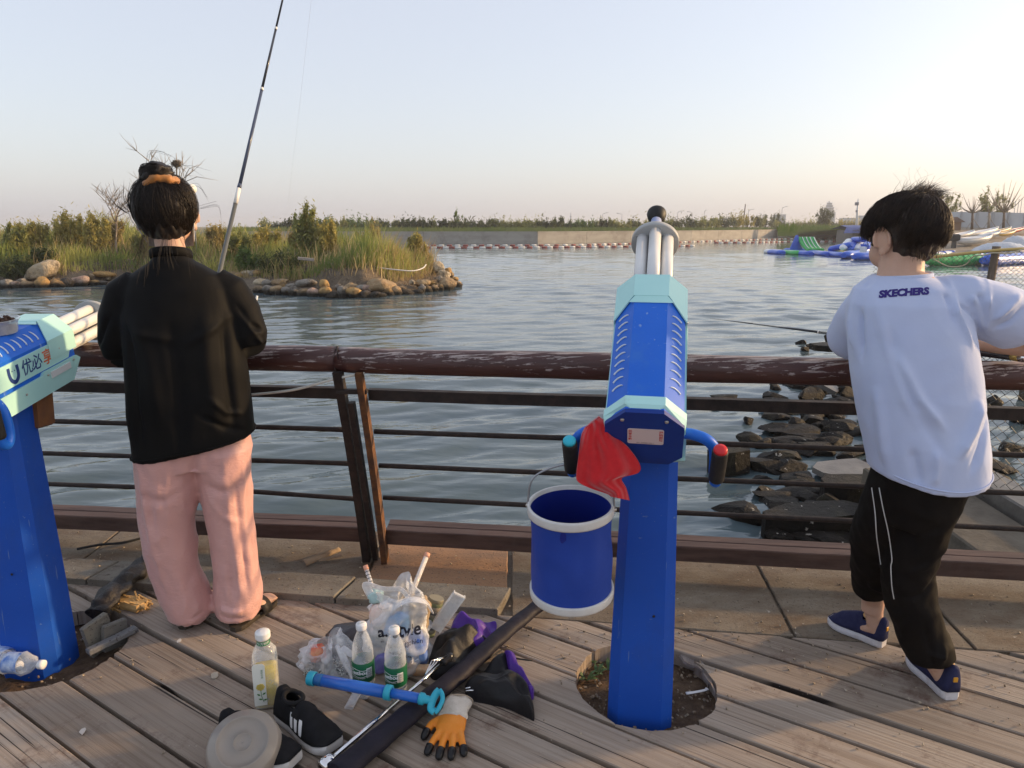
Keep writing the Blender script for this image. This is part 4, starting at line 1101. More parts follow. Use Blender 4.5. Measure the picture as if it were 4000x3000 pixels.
for k, (x, yt) in enumerate(((3968, 786), (3981, 780), (3993, 776))):
    a = A(x, yt, 100); mb = MB(); mb.tube([V((a.x, 100, 1.2)), a], [.06, .035], 6); mb.ball(a, .07, 6, 4); mb.build('flagpole', POLE, label=f'{ORD[k]} bare flagpole from the left behind the hoarding', cat='flagpole', group='flagpoles')
p = B(3716, 72); t = thing('hut', 'tiny brown-roofed hut against the white hoarding', 'hut', p); mb = MB(); mb.box(p + V((0, 0, .35)), (1.2, 1.0, .8)); mb.build('wall', M('hut_wall', (.2, .13, .09), rough=.9), t)
mb = MB(); mb.prism([(-.9, 0), (.9, 0), (0, .5)], 1.4, frame(p + V((0, .7, .75)), (1, 0, 0), (0, 0, 1))); mb.build('roof', M('hut_roof', (.17, .12, .1), rough=.9), t)
def boat(name, a, b, w, h, mat_, label, cat='boat', extra=None):
    """slim hull from a to b"""
    t = thing(name, label, cat, (a + b) / 2, 'boats on the beach'); d_ = (b - a); L = d_.length; n = 14; rs = []; sd = V((0, 0, 1)).cross(d_.normalized())
    for i in range(n + 1):
        q = i / n; k_ = max(.03, math.sin(math.pi * min(max(q, .0), 1)) ** .6); c = a + d_ * q + V((0, 0, .25 * h * (2 * q - 1) ** 4))
        rs.append([c + sd * (w / 2 * k_ * u) + V((0, 0, h * (v_ if v_ > 0 else v_ * k_))) for u, v_ in ((-1, .5), (-.95, .1), (-.5, -.4), (0, -.5), (.5, -.4), (.95, .1), (1, .5), (.85, .5), (0, .38), (-.85, .5))])
    mb = MB(); mb.rings(rs, 0, True); mb.build('hull', mat_, t)
    mb = MB(); mb.tube([r[0] for r in rs], .03, 5); mb.tube([r[6] for r in rs], .03, 5); mb.build('gunwale', extra or IW, t); return t
HW = M('hull_white', (.66, .66, .64), (.56, .56, .55), 1.2, .35); HY = M('hull_yellow', (.55, .36, .10), rough=.45); HR = M('hull_red', (.42, .07, .05), rough=.45)
boat('rowing_boat', B(3735, 58, .3), B(3868, 60, .45), 1.3, .55, HW, 'white open motor boat on the beach just above the rafts')
boat('rowing_boat', B(3718, 62, .3), B(3800, 64, .5), .9, .35, HW, 'white slim boat left in the upper row of beached boats')
boat('rowing_boat', B(3770, 63, .3), B(3895, 66, .6), .9, .35, HW, 'white slim boat behind the motor boat')
boat('kayak', B(3865, 64, .4), B(3945, 66, .65), .6, .3, HY, 'yellow kayak highest on the beach'); boat('kayak', B(3900, 62.5, .4), B(3962, 64, .6), .6, .3, HY, 'paler yellow kayak in front of the highest one')
boat('kayak', B(3925, 66, .3), B(4000, 69, .4), .6, .3, HR, 'red kayak at the right picture edge'); boat('rowing_boat', B(3820, 60.5, .5), B(3900, 62, .7), .8, .3, HW, 'white dinghy half behind the yellow kayaks')
p = B(3724, 57.5, .45); t = thing('outboard_motor', 'black outboard motor at the stern of the white motor boat', 'motor', p); mb = MB(); mb.box(p + V((0, 0, .35)), (.6, .5, .55), ch=.1); mb.build('cowl', M('motor_black', (.02, .02, .022), rough=.35), t); mb = MB(); mb.box(p + V((0, 0, -.2)), (.22, .3, .7), ch=.04); mb.build('shaft', M('motor_grey', (.05, .05, .05), rough=.5), t)
SIL = M('silver_cover', (.40, .45, .52), (.58, .62, .66), 1.4, .35, bmp=.8, bscale=3, bdist=.12)
for k, (x, Y, w, hh, lab) in enumerate(((3910, 55.5, 2.2, .65, 'boat wrapped in a shiny silver-blue cover'), (3968, 58.5, 1.3, .8, 'small peaked grey cover left of two at the right edge'), (3995, 58.8, 1.2, .75, 'grey peaked cover at the right picture edge'))):
    p = B(x, Y); t = thing('covered_boat', lab, 'boat', p, 'covered boats'); mb = MB(); n = 16; rs = []
    for i in range(n + 1):
        q = i / n - .5; hgt = hh * (1 - (2 * q) ** 2) ** .6 if abs(q) < .5 else .02
        rs.append([p + V((q * w * 2, u * .7 * (1 - q * q * 2), v_ * (hgt + .1 * noise.noise(V((i * .9, u * 3, k)))))) for u, v_ in ((-1, -.1), (-.8, .55), (-.3, .95), (0, 1.05), (.3, .95), (.8, .55), (1, -.1))])
    mb.rings(rs, 0, True, False, False); mb.build('cover', SIL, t); mb = MB(); mb.tube([p + V((-w, -.7, .05)), p + V((w, -.7, .05))], .03, 5); mb.build('tie_rope', IW, t)
for k, (x0, y0, x1, y1, m_, r, lab) in enumerate(((3560, 1012, 3850, 992, IB, .30, 'long blue raft edge just above the yellow pipe'), (3600, 1000, 3770, 985, IW, .35, 'white raft behind the long blue one'), (3700, 985, 3830, 968, IB, .35, 'blue raft pushed up against the beach'), (3760, 975, 3960, 968, IW, .4, 'pale raft below the silver-covered boat'), (3830, 992, 4030, 985, IB, .35, 'blue raft behind the blue net bundle'), (3600, 978, 3690, 972, IB, .3, 'short blue raft beside the dark-haired head'), (3950, 968, 4040, 962, IG, .3, 'green raft at the right picture edge'))):
    t = thing('inflatable_raft', lab, 'raft', G((x0 + x1) / 2, y0, WZ), 'rafts along the beach'); mb = MB(); pa, pb = G(x0, y0, WZ + .2), G(x1, y1, WZ + .2); pillow(mb, pa, pb, r, 0, .6); mb.build('tube', m_, t)
    for q in (.2, .4, .6, .8):
        mb = MB(); c = pa.lerp(pb, q); mb.box(c + V((0, -.05, r * .42)), (.5, r * 1.4, r * .5), ch=.08); mb.build('patch', IW if m_ is not IW else IB, t)
for k, (x0, y0, x1, y1, m_, r, lab) in enumerate(((3620, 1018, 3845, 1014, IG, .40, 'long green inflatable tube seen through the net fence'), (3840, 1018, 4040, 1008, IB, .40, 'long blue inflatable tube seen through the net fence'))):
    t = thing('inflatable_tube', lab, 'inflatable', G(x0, y0 + 10, WZ)); mb = MB(); pillow(mb, G(x0, y0, WZ + .3), G(x1, y1, WZ + .3), r, 0, .9); mb.build('tube', m_, t)
    for q in (.15, .35, .55, .75, .95): mb = MB(); c = G(x0, y0, WZ + .3).lerp(G(x1, y1, WZ + .3), q); mb.lathe([(r * 1.03, -.06), (r * 1.03, .06)], c, aim(V((1, .1, 0))), 14, cap=False); mb.build('band', IW if k else IG, t)

# ---------- net fence in the water, right
WOODP = M('fence_post_wood', (.10, .075, .055), (.17, .13, .10), 12, .9, stretch=(4, 4, .6)); WIRE = M('net_wire', (.085, .08, .075), rough=.6)
def net(mb, o, du, dv, nu, nv, r, sag=0.0):
    """diamond mesh: zigzag strands"""
    for s_ in range(2 * nu):
        pts = []
        for i in range(nv + 1):
            u = (s_ * .5 + (.25 if (i % 2) else -.25) * (1 if s_ % 2 else -1)) / nu
            q = i / nv; pts.append(o + du * u + dv * q + V((0, sag * math.sin(math.pi * q) + .004 * rng.uniform(-1, 1), .004 * rng.uniform(-1, 1))))
        mb.tube(pts, r, 3, cap=False, smooth=False)
FA0, FA1 = A(3420, 1018, 9.8), A(4150, 960, 9.0)
t = thing('net_fence', 'diamond net fence with yellow pipe standing in the water at right', 'fence', V((FA0.x, FA0.y, WZ)))
mb = MB(); net(mb, FA0, FA1 - FA0, V((0, 0, WZ - .1 - FA0.z)), 34, 64, .0035); mb.build('net', WIRE, t)
for x, y0_, y1_ in ((3553, 975, 1500), (3885, 962, 1500), (4100, 955, 1500)):
    q = (x - 3420) / 730; Yp = 9.8 - .8 * q; a = A(x + 8, y0_, Yp); b = V((a.x - .08, Yp, WZ - .5)); mb = MB(); mb.tube([b, a], [(.05, .045)] * 2, 8); mb.build('post', WOODP, t)
mb = MB(); mb.tube(bez([A(3420, 1022, 9.72), A(3640, 1004, 9.5), A(3880, 979, 9.25), A(4020, 971, 9.1), A(4150, 969, 9)], 30), .020, 9); mb.build('pipe', M('yellow_pipe', (.60, .42, .14), (.5, .36, .14), 3, .5), t)
mb = MB(); mb.tube(bez([A(3640, 1005, 9.45), A(3660, 1020, 9.45), A(3712, 1042, 9.42), A(3770, 1034, 9.4), A(3805, 1000, 9.3), A(3850, 996, 9.2), A(3880, 988, 9.18), A(3940, 990, 9.1), A(4000, 972, 9.05)], 50), .008, 6); mb.build('rope', M('cream_rope', (.55, .48, .34), rough=.8), t)
FB0, FB1 = V((3.0, 4.75, .72)), V((4.6, 4.2, .72))
t = thing('wire_fence', 'dark chain-link fence close behind the log rail at the right edge', 'fence', V((3.0, 4.75, WZ)))
mb = MB(); net(mb, FB0, FB1 - FB0, V((0, .1, -1.35)), 22, 36, .003, .02); mb.build('mesh', WIRE, t)
for p in (FB0, FB1, FB0.lerp(FB1, .97)): mb = MB(); mb.tube([V((p.x, p.y, WZ - .4)), p + V((0, 0, .05))], .025, 8); mb.build('post', IRON, t)
mb = MB(); mb.tube([FB0, FB1], .012, 6); mb.build('rail', IRON, t)

# ---------- rocks in the water behind the railing
def wetrock():
    m, nt, bs = newmat('wet_dark_rock'); b = mix(nt, noise_fac(nt, 6, 7, (1, 1, 1), .3, .7, rnd=True, rough=.7), (.007, .0062, .0055), (.018, .0155, .013))
    b = mix(nt, noise_fac(nt, 3, 6, (1, 1, 1), .55, .75, rnd=True), b, (.045, .040, .024))
    b = mix(nt, noise_fac(nt, 17, 3, (1, 1, 1), .68, .70, rnd=True), b, (.40, .38, .34))
    nt.links.new(b, bs.inputs['Base Color']); bs.inputs['Roughness'].default_value = .6; bs.inputs['Specular IOR Level'].default_value = .15; bump(nt, bs, noise_fac(nt, 16, 8, (1, 1, 1), 0, 1, rnd=True, rough=.7), .8, .04); return m
WET = wetrock(); SLABM = M('pale_stone_slab', (.12, .11, .10), (.19, .18, .16), 4, .4, bmp=.4, bscale=20, bdist=.01, rnd=True, dirt=(.1, .09, .08), dscale=3)
NR = [(3130, 1338, 44, 26), (3168, 1350, 50, 16), (3150, 1364, 44, 18), (3248, 1325, 66, 44), (3055, 1482, 70, 30), (3110, 1510, 100, 32), (3160, 1552, 120, 62), (3262, 1485, 100, 40), (3312, 1552, 74, 76), (2830, 1556, 120, 30), (3020, 1562, 130, 40), (3030, 1622, 120, 46), (3172, 1630, 130, 48), (2925, 1645, 60, 22), (3060, 1672, 130, 38), (3190, 1662, 84, 24), (2935, 1722, 110, 50), (3125, 1742, 60, 20), (3110, 1872, 170, 56), (2900, 2015, 210, 100), (3240, 1990, 150, 100), (3105, 2008, 100, 46), (3390, 1860, 90, 50), (3370, 1680, 60, 50),
      (3190, 1548, 70, 70), (3280, 1440, 70, 36), (3300, 1530, 60, 50), (3020, 1462, 50, 22), (3360, 1580, 80, 60), (3350, 1320, 70, 30), (3410, 1340, 80, 40), (3440, 2060, 140, 90), (3820, 2135, 150, 110), (3710, 2160, 120, 80), (3560, 2120, 160, 120), (3950, 1760, 110, 70), (3900, 1830, 130, 60), (3980, 1640, 90, 60), (3930, 2060, 90, 60)]
rk = random.Random(42)
for i in range(66):
    y = rk.uniform(1460, 2110); x = rk.uniform(2960 + (1800 - y) * .18 * (1 if y < 1800 else -.35), 3430); NR.append((x, y, rk.uniform(60, 190) * (.7 + (y - 1400) / 1400), rk.uniform(26, 70) * (.7 + (y - 1400) / 1400)))
for i in range(34): y = rk.choice((rk.uniform(1480, 1720), rk.uniform(1900, 2120))); NR.append((rk.uniform(3020, 3420), y, rk.uniform(120, 240) * (.6 + (y - 1400) / 1500), rk.uniform(40, 80) * (.6 + (y - 1400) / 1500)))
for i in range(14): y = rk.uniform(1560, 2130); NR.append((rk.uniform(3660, 4010), y, rk.uniform(80, 170), rk.uniform(40, 90)))
order = sorted(range(len(NR)), key=lambda i: NR[i][1])
for rank, i in enumerate(order):
    x, y, w, hh = NR[i]; p = G(x, y, WZ + .03); s = mpp(p); rx, rz = w * s / 2 * 1.25, max(hh * s / 2 * 1.15, .07)
    p.z = WZ + rz * .35
    o = obj('rock', rock_mesh(rx, rx * rng.uniform(.55, .8), rz, 900 + i, 3, .3, 1.0), WET, label=f'{ordn(rank)} dark wet rock behind the right railing, counting from the far end', cat='rock', group='dark rocks in the shallows', loc=p); o.rotation_euler = (rng.uniform(-.15, .15), rng.uniform(-.15, .15), rng.uniform(-.6, .6))
def flat(name, c, size, rot, mat_, label):
    mb = MB(); n = 9
    r_ = random.Random(hash(label) % 999); out = []
    hx, hy = size[0] / 2, size[1] / 2
    for k_ in range(n):
        a = 2 * math.pi * k_ / n + r_.uniform(-.15, .15); q = 1 / max(abs(math.cos(a)) ** 4 + abs(math.sin(a)) ** 4, .01) ** .25; out.append((hx * q * math.cos(a) * r_.uniform(.86, 1), hy * q * math.sin(a) * r_.uniform(.86, 1)))
    M4 = Matrix.Translation(c) @ rot.to_4x4(); mb.prism(out, size[2], M4); return mb.build(name, mat_, label=label, cat='stone', group='flat stones in the shallows')
flat('stone_slab', G(3300, 1845, WZ + .05), (.62, .36, .05), rotz(.3) @ Matrix.Rotation(.08, 3, 'X'), SLABM, 'pale flat stone slab awash left of the white shirt hem')
flat('stone_slab', G(3205, 1500, WZ + .12), (.50, .34, .06), rotz(-.7) @ Matrix.Rotation(.5, 3, 'Y'), SLABM, 'grey slab tipped up among the rocks beside the white shirt')
flat('stone_slab', G(3290, 1366, WZ + .14), (1.1, .5, .10), rotz(.06), WET, 'long black flat stone just above the log near the white sleeve')
flat('stone_block', G(2845, 1840, WZ - .02), (.40, .26, .22), rotz(.15) @ Matrix.Rotation(-.05, 3, 'Y'), WET, 'dark squared stone block standing in the water behind the red-capped grip')
flat('stone_block', G(3320, 1955, WZ + .03), (.55, .3, .18), rotz(.05), WET, 'flat-topped dark block left of the black trousers')
flat('stone_block', G(3180, 2090, WZ - .02), (.85, .32, .20), rotz(.18), WET, 'long dark slab just beyond the base beam left of the black trousers')
for k, (X, w, z, m_, lab) in enumerate(((3.02, .52, -.50, M('brown_slab', (.10, .085, .065), (.15, .13, .10), 6, .8, bmp=.6, bscale=30, bdist=.01, dirt=(.05, .045, .04), dscale=4), 'broad brown concrete slab running away behind the railing at right'), (3.40, .13, -.42, SLABM, 'narrow pale kerb stone beside the broad brown slab'), (3.58, .16, -.46, SLABM, 'grey kerb stone, outermost at the right edge'))):
    mb = MB(); mb.box((X, 4.35, z), (w, 1.9, .16), rotz(.04) @ Matrix.Rotation(.05, 3, 'X'), ch=.012); mb.build('kerb_stone' if k else 'concrete_slab', m_, label=lab, cat='stone')
# ================================================================== WATER CANNONS
def paint(name, c1, c2, faded, scratch, rough=.42):
    # worn enamel: faded patches, fine scratches, dust flecks
    m, nt, bs = newmat(name)
    b = mix(nt, noise_fac(nt, 4, 5, (1, 1, 1), .3, .7), c1, c2)
    b = mix(nt, noise_fac(nt, 7, 8, (1, 1, .5), .52, .78, rough=.7), b, faded)
    b = mix(nt, noise_fac(nt, 6, 4, (9, 9, .5), .685, .70, rot=(.3, .2, .5)), b, scratch)
    b = mix(nt, noise_fac(nt, 5, 4, (.6, 11, 8), .70, .712, rot=(.9, .1, .2)), b, scratch)
    b = mix(nt, noise_fac(nt, 150, 2, (1, 1, 1), .72, .75), b, scratch)
    nt.links.new(b, bs.inputs['Base Color']); bs.inputs['Specular IOR Level'].default_value = .3
    f = noise_fac(nt, 9, 6, (1, 1, 1), .3, .7); mr = nd(nt, 'ShaderNodeMapRange'); mr.inputs[3].default_value = rough - .08; mr.inputs[4].default_value = rough + .2
    nt.links.new(f, mr.inputs[0]); nt.links.new(mr.outputs[0], bs.inputs['Roughness'])
    bump(nt, bs, noise_fac(nt, 5, 3, (1, 1, 1), 0, 1), .12, .01); return m
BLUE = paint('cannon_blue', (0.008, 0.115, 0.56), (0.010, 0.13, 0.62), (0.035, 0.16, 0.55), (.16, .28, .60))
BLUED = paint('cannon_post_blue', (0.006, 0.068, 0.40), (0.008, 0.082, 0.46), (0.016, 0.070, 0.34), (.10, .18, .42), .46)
NAVY = M('cannon_plate_navy', (0.006, 0.030, 0.20), (0.008, 0.038, 0.23), 6, .45, spec=.25, dirt=(.02, .03, .14), dscale=6)
MINT = M('cannon_mint', (0.40, 0.70, 0.68), (0.44, 0.74, 0.71), 6, .42, dirt=(.34, .5, .44), dscale=5, dlo=.62, dhi=.8)
TUBEW = M('barrel_white', (0.72, 0.72, 0.70), (0.66, 0.66, 0.64), 8, .35)
GREY = M('disc_grey', (0.36, 0.37, 0.36), (.42, .43, .42), 9, .5)
BLK = M('rubber_black', (0.014, 0.014, 0.015), (.022, .022, .022), 60, .55, bmp=.3, bscale=300, bdist=.002)
CHROME = M('chrome', (0.75, 0.75, 0.76), rough=.12, metal=1.0); SCREW = M('screw_steel', (.5, .48, .44), rough=.35, metal=.9)
LOUV = M('louvre_edge', (0.60, 0.68, 0.76), rough=.4)
def octa(hw, hh, ct, cb):
    return [(-hw + ct, hh), (hw - ct, hh), (hw, hh - ct), (hw, -hh + cb), (hw - cb, -hh), (-hw + cb, -hh), (-hw, -hh + cb), (-hw, hh - ct)]
def cannon(name, label, pivot, yaw, pitch, post_c, btnL, btnR, sticker, text):
    """barrel axis = local +y, origin at the middle of the rear plate"""
    t = thing(name, label, 'water cannon', V((post_c[0], post_c[1], -.06)), 'water cannons')
    R = rotz(-yaw) @ Matrix.Rotation(pitch, 3, 'X')
    O = V(pivot) - R @ V((0, .29, -.0))
    W = lambda x, y, z: O + R @ V((x, y if y > .57 else .57 - (.57 - y) * .935, z))
    def shell(nm, poly, y0, y1, m_, parent=t):
        mb = MB(); mb.rings([[W(x, y0, z) for x, z in poly], [W(x, y1, z) for x, z in poly]], 0, False); return mb.build(nm, m_, parent)
    hw, hh, ct, cb = .099, .102, .052, .034
    body = shell('body', octa(hw, hh, ct, cb), .010, .560, BLUE)
    rp = shell('rear_plate', octa(hw + .001, hh + .001, ct, cb), -.004, .0095, NAVY)
    # mint hoods: bent sheets with a sloping lip
    def hood(nm, y_out, y_lip, y_side, lipdir):
        g = .006
        o_ = octa(hw + g, hh + g, ct + .003, cb); top = [o_[7], o_[0], o_[1], o_[2]]
        mb = MB(); sgn = lipdir
        # outline rows: outer edge, inner (lip) edge; side wings reach further
        rowA = [W(-hw - g, y_out, -.012)] + [W(x, y_out, z) for x, z in top] + [W(hw + g, y_out, -.012)]
        mid = [y_side, y_side * .5 + y_lip * .5 + 0, y_lip, y_lip, y_side * .5 + y_lip * .5, y_side]
        pts2 = [(-hw - g, -.012), top[0], top[1], top[2], top[3], (hw + g, -.012)]
        ys = [y_side, y_side, y_lip, y_lip, y_side, y_side]
        rowB = [W(x, y, z) for (x, z), y in zip(pts2, ys)]
        # thickness
        k = .966
        rowC = [W(x * k, y, z * k) for (x, z), y in zip(pts2, ys)]; rowD = [W(x * k, y_out, z * k) for x, z in pts2]
        mb.rings([rowA, rowB, rowC, rowD, rowA], 0, False, False, False)
        o = mb.build(nm, MINT, t)
        if lipdir < 0: return o
        # lip panel sloping down to the body
        mb = MB(); a, b = top[1], top[2]; yl = y_lip - sgn * .028
        q = [W(a[0] + .004, y_lip, a[1] - .001), W(b[0] - .004, y_lip, b[1] - .001), W(b[0] + .012, yl, hh + .0015), W(a[0] - .012, yl, hh + .0015)]
        q2 = [W(a[0] + .004, y_lip + sgn * .002, a[1] - .003), W(b[0] - .004, y_lip + sgn * .002, b[1] - .003), W(b[0] + .012, yl + sgn * .004, hh + .0005), W(a[0] - .012, yl + sgn * .004, hh + .0005)]
        mb.rings([q, q2], 0, False); mb.build('lip', MINT, o)
        return o
    hood('front_hood', .572, .470, .415, 1); 
    rh = hood('rear_hood', .022, .052, .046, -1)
    # sloping rear flap of the back hood
    g = .006; o_ = octa(hw + g, hh + g, ct + .003, cb); mb = MB()
    pts2 = [(-hw - g, .030), o_[7], o_[0], o_[1], o_[2], (hw + g, .030)]; pin = [(-hw - .002, .030), (-hw - .001, hh - ct), (-hw + ct + .012, hh + .001), (hw - ct - .012, hh + .001), (hw + .001, hh - ct), (hw + .002, .030)]
    mb.rings([[W(x, .0225, z) for x, z in pts2], [W(x, .000 + (.012 if i in (2, 3) else .004), z) for i, (x, z) in enumerate(pin)]], 0, False, False, False); mb.build('flap', MINT, rh)
    # side panels, keels, cheek
    for s_ in (-1, 1):
        mb = MB(); prof = [(.04, .040), (.50, .040), (.545, .005), (.515, -.034), (.02, -.034), (.02, .02)]
        vs = [W(s_ * (hw + .0035), y, z) for y, z in prof] + [W(s_ * (hw - .004), y, z) for y, z in prof]; n = len(prof)
        fs = [tuple(range(n)), tuple(range(2 * n - 1, n - 1, -1))] + [(j, (j + 1) % n, n + (j + 1) % n, n + j) for j in range(n)]
        mb.add(vs, fs); sp = mb.build('side_panel', MINT, t)
        mb = MB(); prof = [(.05, -.046), (.34, -.046), (.355, -.036), (.55, -.036), (.575, -.052), (.51, -.115), (.02, -.115), (.0, -.085)]
        vs = [W(s_ * (hw + .010), y, z) for y, z in prof] + [W(s_ * (hw - .045), y, z - .012) for y, z in prof]; n = len(prof)
        fs = [tuple(range(n)), tuple(range(2 * n - 1, n - 1, -1))] + [(j, (j + 1) % n, n + (j + 1) % n, n + j) for j in range(n)]
        mb.add(vs, fs); kl = mb.build('keel', MINT, t)
        mb = MB(); mb.box(W(s_ * (hw + .011), .445, -.058), (.004, .11, .022), R); mb.build('lamp_lens', M('lens_white', (.66, .68, .68), rough=.25), kl)
        for y, z, pr in ((.47, .012, sp), (.06, -.012, sp), (.24, -.075, kl), (.37, -.052, kl), (.53, -.047, kl)):
            mb = MB(); mb.lathe([(.004, 0), (.004, .0025), (.002, .0035)], W(s_ * (hw + .003 if pr is sp else s_ * 1 and hw + .010), y, z) if s_ > 0 else W(-(hw + (.003 if pr is sp else .010)), y, z), R @ Matrix.Rotation(s_ * math.pi / 2, 3, 'Y'), 8); mb.build('screw', SCREW, pr)
        # louvres: curved slits on the upper bevel
        bx, bz_ = s_ * (hw - ct / 2), hh - ct / 2; d1 = V((s_ * .707, 0, -.707)); nn = V((s_ * .707, 0, .707))
        for k in range(10):
            y = .108 + .0325 * k; c = V((bx, y, bz_)) + nn * .0012; pts = []
            for i in range(8):
                a = rad(-70 + 140 * i / 7); pts.append(W(*(c + d1 * (.020 * math.sin(a)) + V((0, 1, 0)) * (.011 * (math.cos(a) - .6)))))
            mb = MB(); mb.tube(pts, [.0006, .0018, .0024, .0026, .0026, .0024, .0026, .003], 6); mb.build('louvre', LOUV, t)
        # handle tube, grip and button
        x0 = s_ * hw
        hp = bez([W(x0, .035, -.012), W(s_ * .125, .032, -.012), W(s_ * .156, .024, -.018), W(s_ * .178, .018, -.042), W(s_ * .185, .014, -.08), W(s_ * .187, .006, -.118), W(s_ * .188, -.012, -.138), W(s_ * .189, -.034, -.128), W(s_ * .189, -.040, -.10)], 40)
        mb = MB(); mb.tube(hp, .0150, 14); hd = mb.build('handle', BLUE, t)
        ga, gb = W(s_ * 0.189, -.041, -.108), W(s_ * 0.189, -.038, .010); ax = (gb - ga); mb = MB()
        prof = [(.017, 0)] + [(.0195 + .0008 * (i % 2), ax.length * (.03 + .94 * i / 22)) for i in range(23)] + [(.0175, ax.length)]
        mb.lathe(prof, ga, aim(ax), 18); gr = mb.build('grip', BLK, hd)
        mb = MB(); mb.lathe([(.0172, 0), (.0172, .006), (.015, .010), (.006, .0118)], gb, aim(ax), 20); mb.build('button', M('button_' + ('red' if (btnR if s_ > 0 else btnL)[0] > .3 else 'cyan'), btnR if s_ > 0 else btnL, rough=.35), hd)
    # barrels
    for k in range(6):
        a = math.pi / 2 + k * math.pi / 3; x, z = .047 * math.cos(a), .047 * math.sin(a)
        mb = MB(); mb.tube([W(x, .55, z), W(x, .9, z)], .0195, 18); mb.build('barrel', TUBEW, t)
    mb = MB(); mb.tube([W(0, .55, 0), W(0, .95, 0)], .016, 14); mb.build('core_pipe', NAVY, t)
    RA = R @ Matrix.Rotation(-math.pi / 2, 3, 'X')
    mb = MB(); mb.lathe([(.0, .0), (.076, .0), (.079, .002), (.079, .018), (.074, .020), (.0, .020)], W(0, .868, 0), RA, 40, cap=False, mis=[0, 1, 1, 1, 1]); dc = mb.build('muzzle_disc', [GREY, MINT], t)
    for k in range(3):
        a = .52 + k * 2.094; mb = MB(); mb.lathe([(.0035, 0), (.0035, -.002), (.001, -.003)], W(.068 * math.cos(a), .868, .068 * math.sin(a)), RA, 8); mb.build('screw', SCREW, dc)
    mb = MB(); mb.lathe([(.022, .0), (.021, .04), (.018, .065), (.018, .12)], W(0, .888, 0), RA, 20); mb.build('nozzle_neck', M('nozzle_pale', (.36, .42, .62), rough=.35), t)
    mb = MB(); mb.lathe([(.017, .0), (.030, .022), (.034, .040), (.033, .048), (.024, .047), (.016, .02), (.002, .018)], W(0, 1.0, 0), RA, 24); mb.build('nozzle', BLK, t)
    # screws and sticker of the rear plate
    for x in (-.055, .055):
        mb = MB(); mb.lathe([(.0055, 0), (.005, -.003), (.002, -.0045)], W(x, -.004, .074), RA, 10); mb.build('screw', SCREW, rp)
    RX = (R @ V((1, 0, 0))).normalized(); UP = (R @ V((0, 0, 1))).normalized()
    if sticker:
        c = W(.004, -.0055, .012); fm_ = frame(c, RX, UP); w, h_, rr = .046, .030, .006; out = []
        for cx, cy, a0 in ((w - rr, h_ - rr, 0), (-w + rr, h_ - rr, 90), (-w + rr, -h_ + rr, 180), (w - rr, -h_ + rr, 270)):
            for i in range(5): a = rad(a0 + 22.5 * i); out.append((cx + rr * math.cos(a), cy + rr * math.sin(a)))
        mb = MB(); mb.prism(out, .0015, fm_ @ Matrix.Translation((0, 0, -.0008))); stk = mb.build('sticker', M('sticker_pink', (.62, .52, .52), rough=.4), rp)
        for body_, x, m_, sz, ls in (('共\n享\n水\n枪', -.039, (.5, .04, .04), .0105, 1.0), ('扫\n码\n即\n玩', .039, (.5, .04, .04), .0105, 1.0)):
            me = text_mesh(body_, sz, bold=.0002); me.transform(fm_ @ Matrix.Translation((x, .004, .0011))); obj('lettering', me, M('red_ink', m_, rough=.6), stk)
        me = text_mesh('SN: 240852422-1', .0065); me.transform(fm_ @ Matrix.Translation((0, -.0255, .0011))); obj('lettering', me, M('dark_ink', (.05, .04, .05), rough=.6), stk)
    if text:
        INK = M('navy_ink', (.02, .05, .20), rough=.5); ORI = M('orange_ink', (.62, .12, .035), rough=.5)
        fy = (R @ V((0, 1, 0))); 
        def on(me, y, z, m_): me.transform(frame(W(hw + .0042, y, z), fy, UP)); return obj('lettering', me, m_, sp)
        on(text_mesh('优必', .054, bold=.0006, space=.86), .312, .001, INK); on(text_mesh('享', .054, bold=.0008), .400, .001, ORI)
        # the smiling U mark
        mb = MB(); pts = [V((-.020, .026, 0)), V((-.021, .004, 0)), V((-.016, -.014, 0)), V((0, -.024, 0)), V((.016, -.014, 0)), V((.021, .004, 0)), V((.020, .026, 0))]
        cv = bez(pts, 30); wd = [.0065] * len(cv); mb.v = []; vs = []
        for i, p in enumerate(cv):
            tg = (cv[min(i + 1, len(cv) - 1)] - cv[max(i - 1, 0)]).normalized(); nrm = V((-tg.y, tg.x, 0)); vs += [p + nrm * wd[i], p - nrm * wd[i]]
        mb.add(vs, [(2 * i, 2 * i + 1, 2 * i + 3, 2 * i + 2) for i in range(len(cv) - 1)])
        for ex in (-.006, .006): mb.prism([(ex + .0022 * math.cos(a * .785), .012 + .0022 * math.sin(a * .785)) for a in range(8)], .0002)
        me = mb.mesh('lettering'); on(me, .215, .001, INK)
    # post: tapering, bevelled
    px, py = post_c; cy_, sy_ = math.cos(-yaw), math.sin(-yaw); mb = MB(); rs = []
    for z, w in ((-.075, .098), (.2, .094), (.875, .075)):
        rs.append([V((px + x * cy_ - y * sy_, py + x * sy_ + y * cy_, z)) for x, y in octa(w, w * .92, w * .33, w * .33)])
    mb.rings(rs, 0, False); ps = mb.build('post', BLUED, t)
    mb = MB(); mb.lathe([(.004, 0), (.0045, .001), (.002, .0012)], V((px + .012 * cy_, py - .0875, .33)), aim((0, -1, .04)), 8); mb.build('bolt_hole', BLK, ps)
    # pivot fork between post and body
    top = V((px, py, .875)); bot = W(0, .29, -.10)
    mb = MB(); mb.lathe([(.052, 0), (.055, .01), (.045, .022), (.03, .024)], top, None, 24); mb.build('turntable', IRON, t)
    mb = MB(); mb.tube([top + V((0, 0, .015)), bot], .030, 14); mb.build('swivel_pipe', IRON, t)
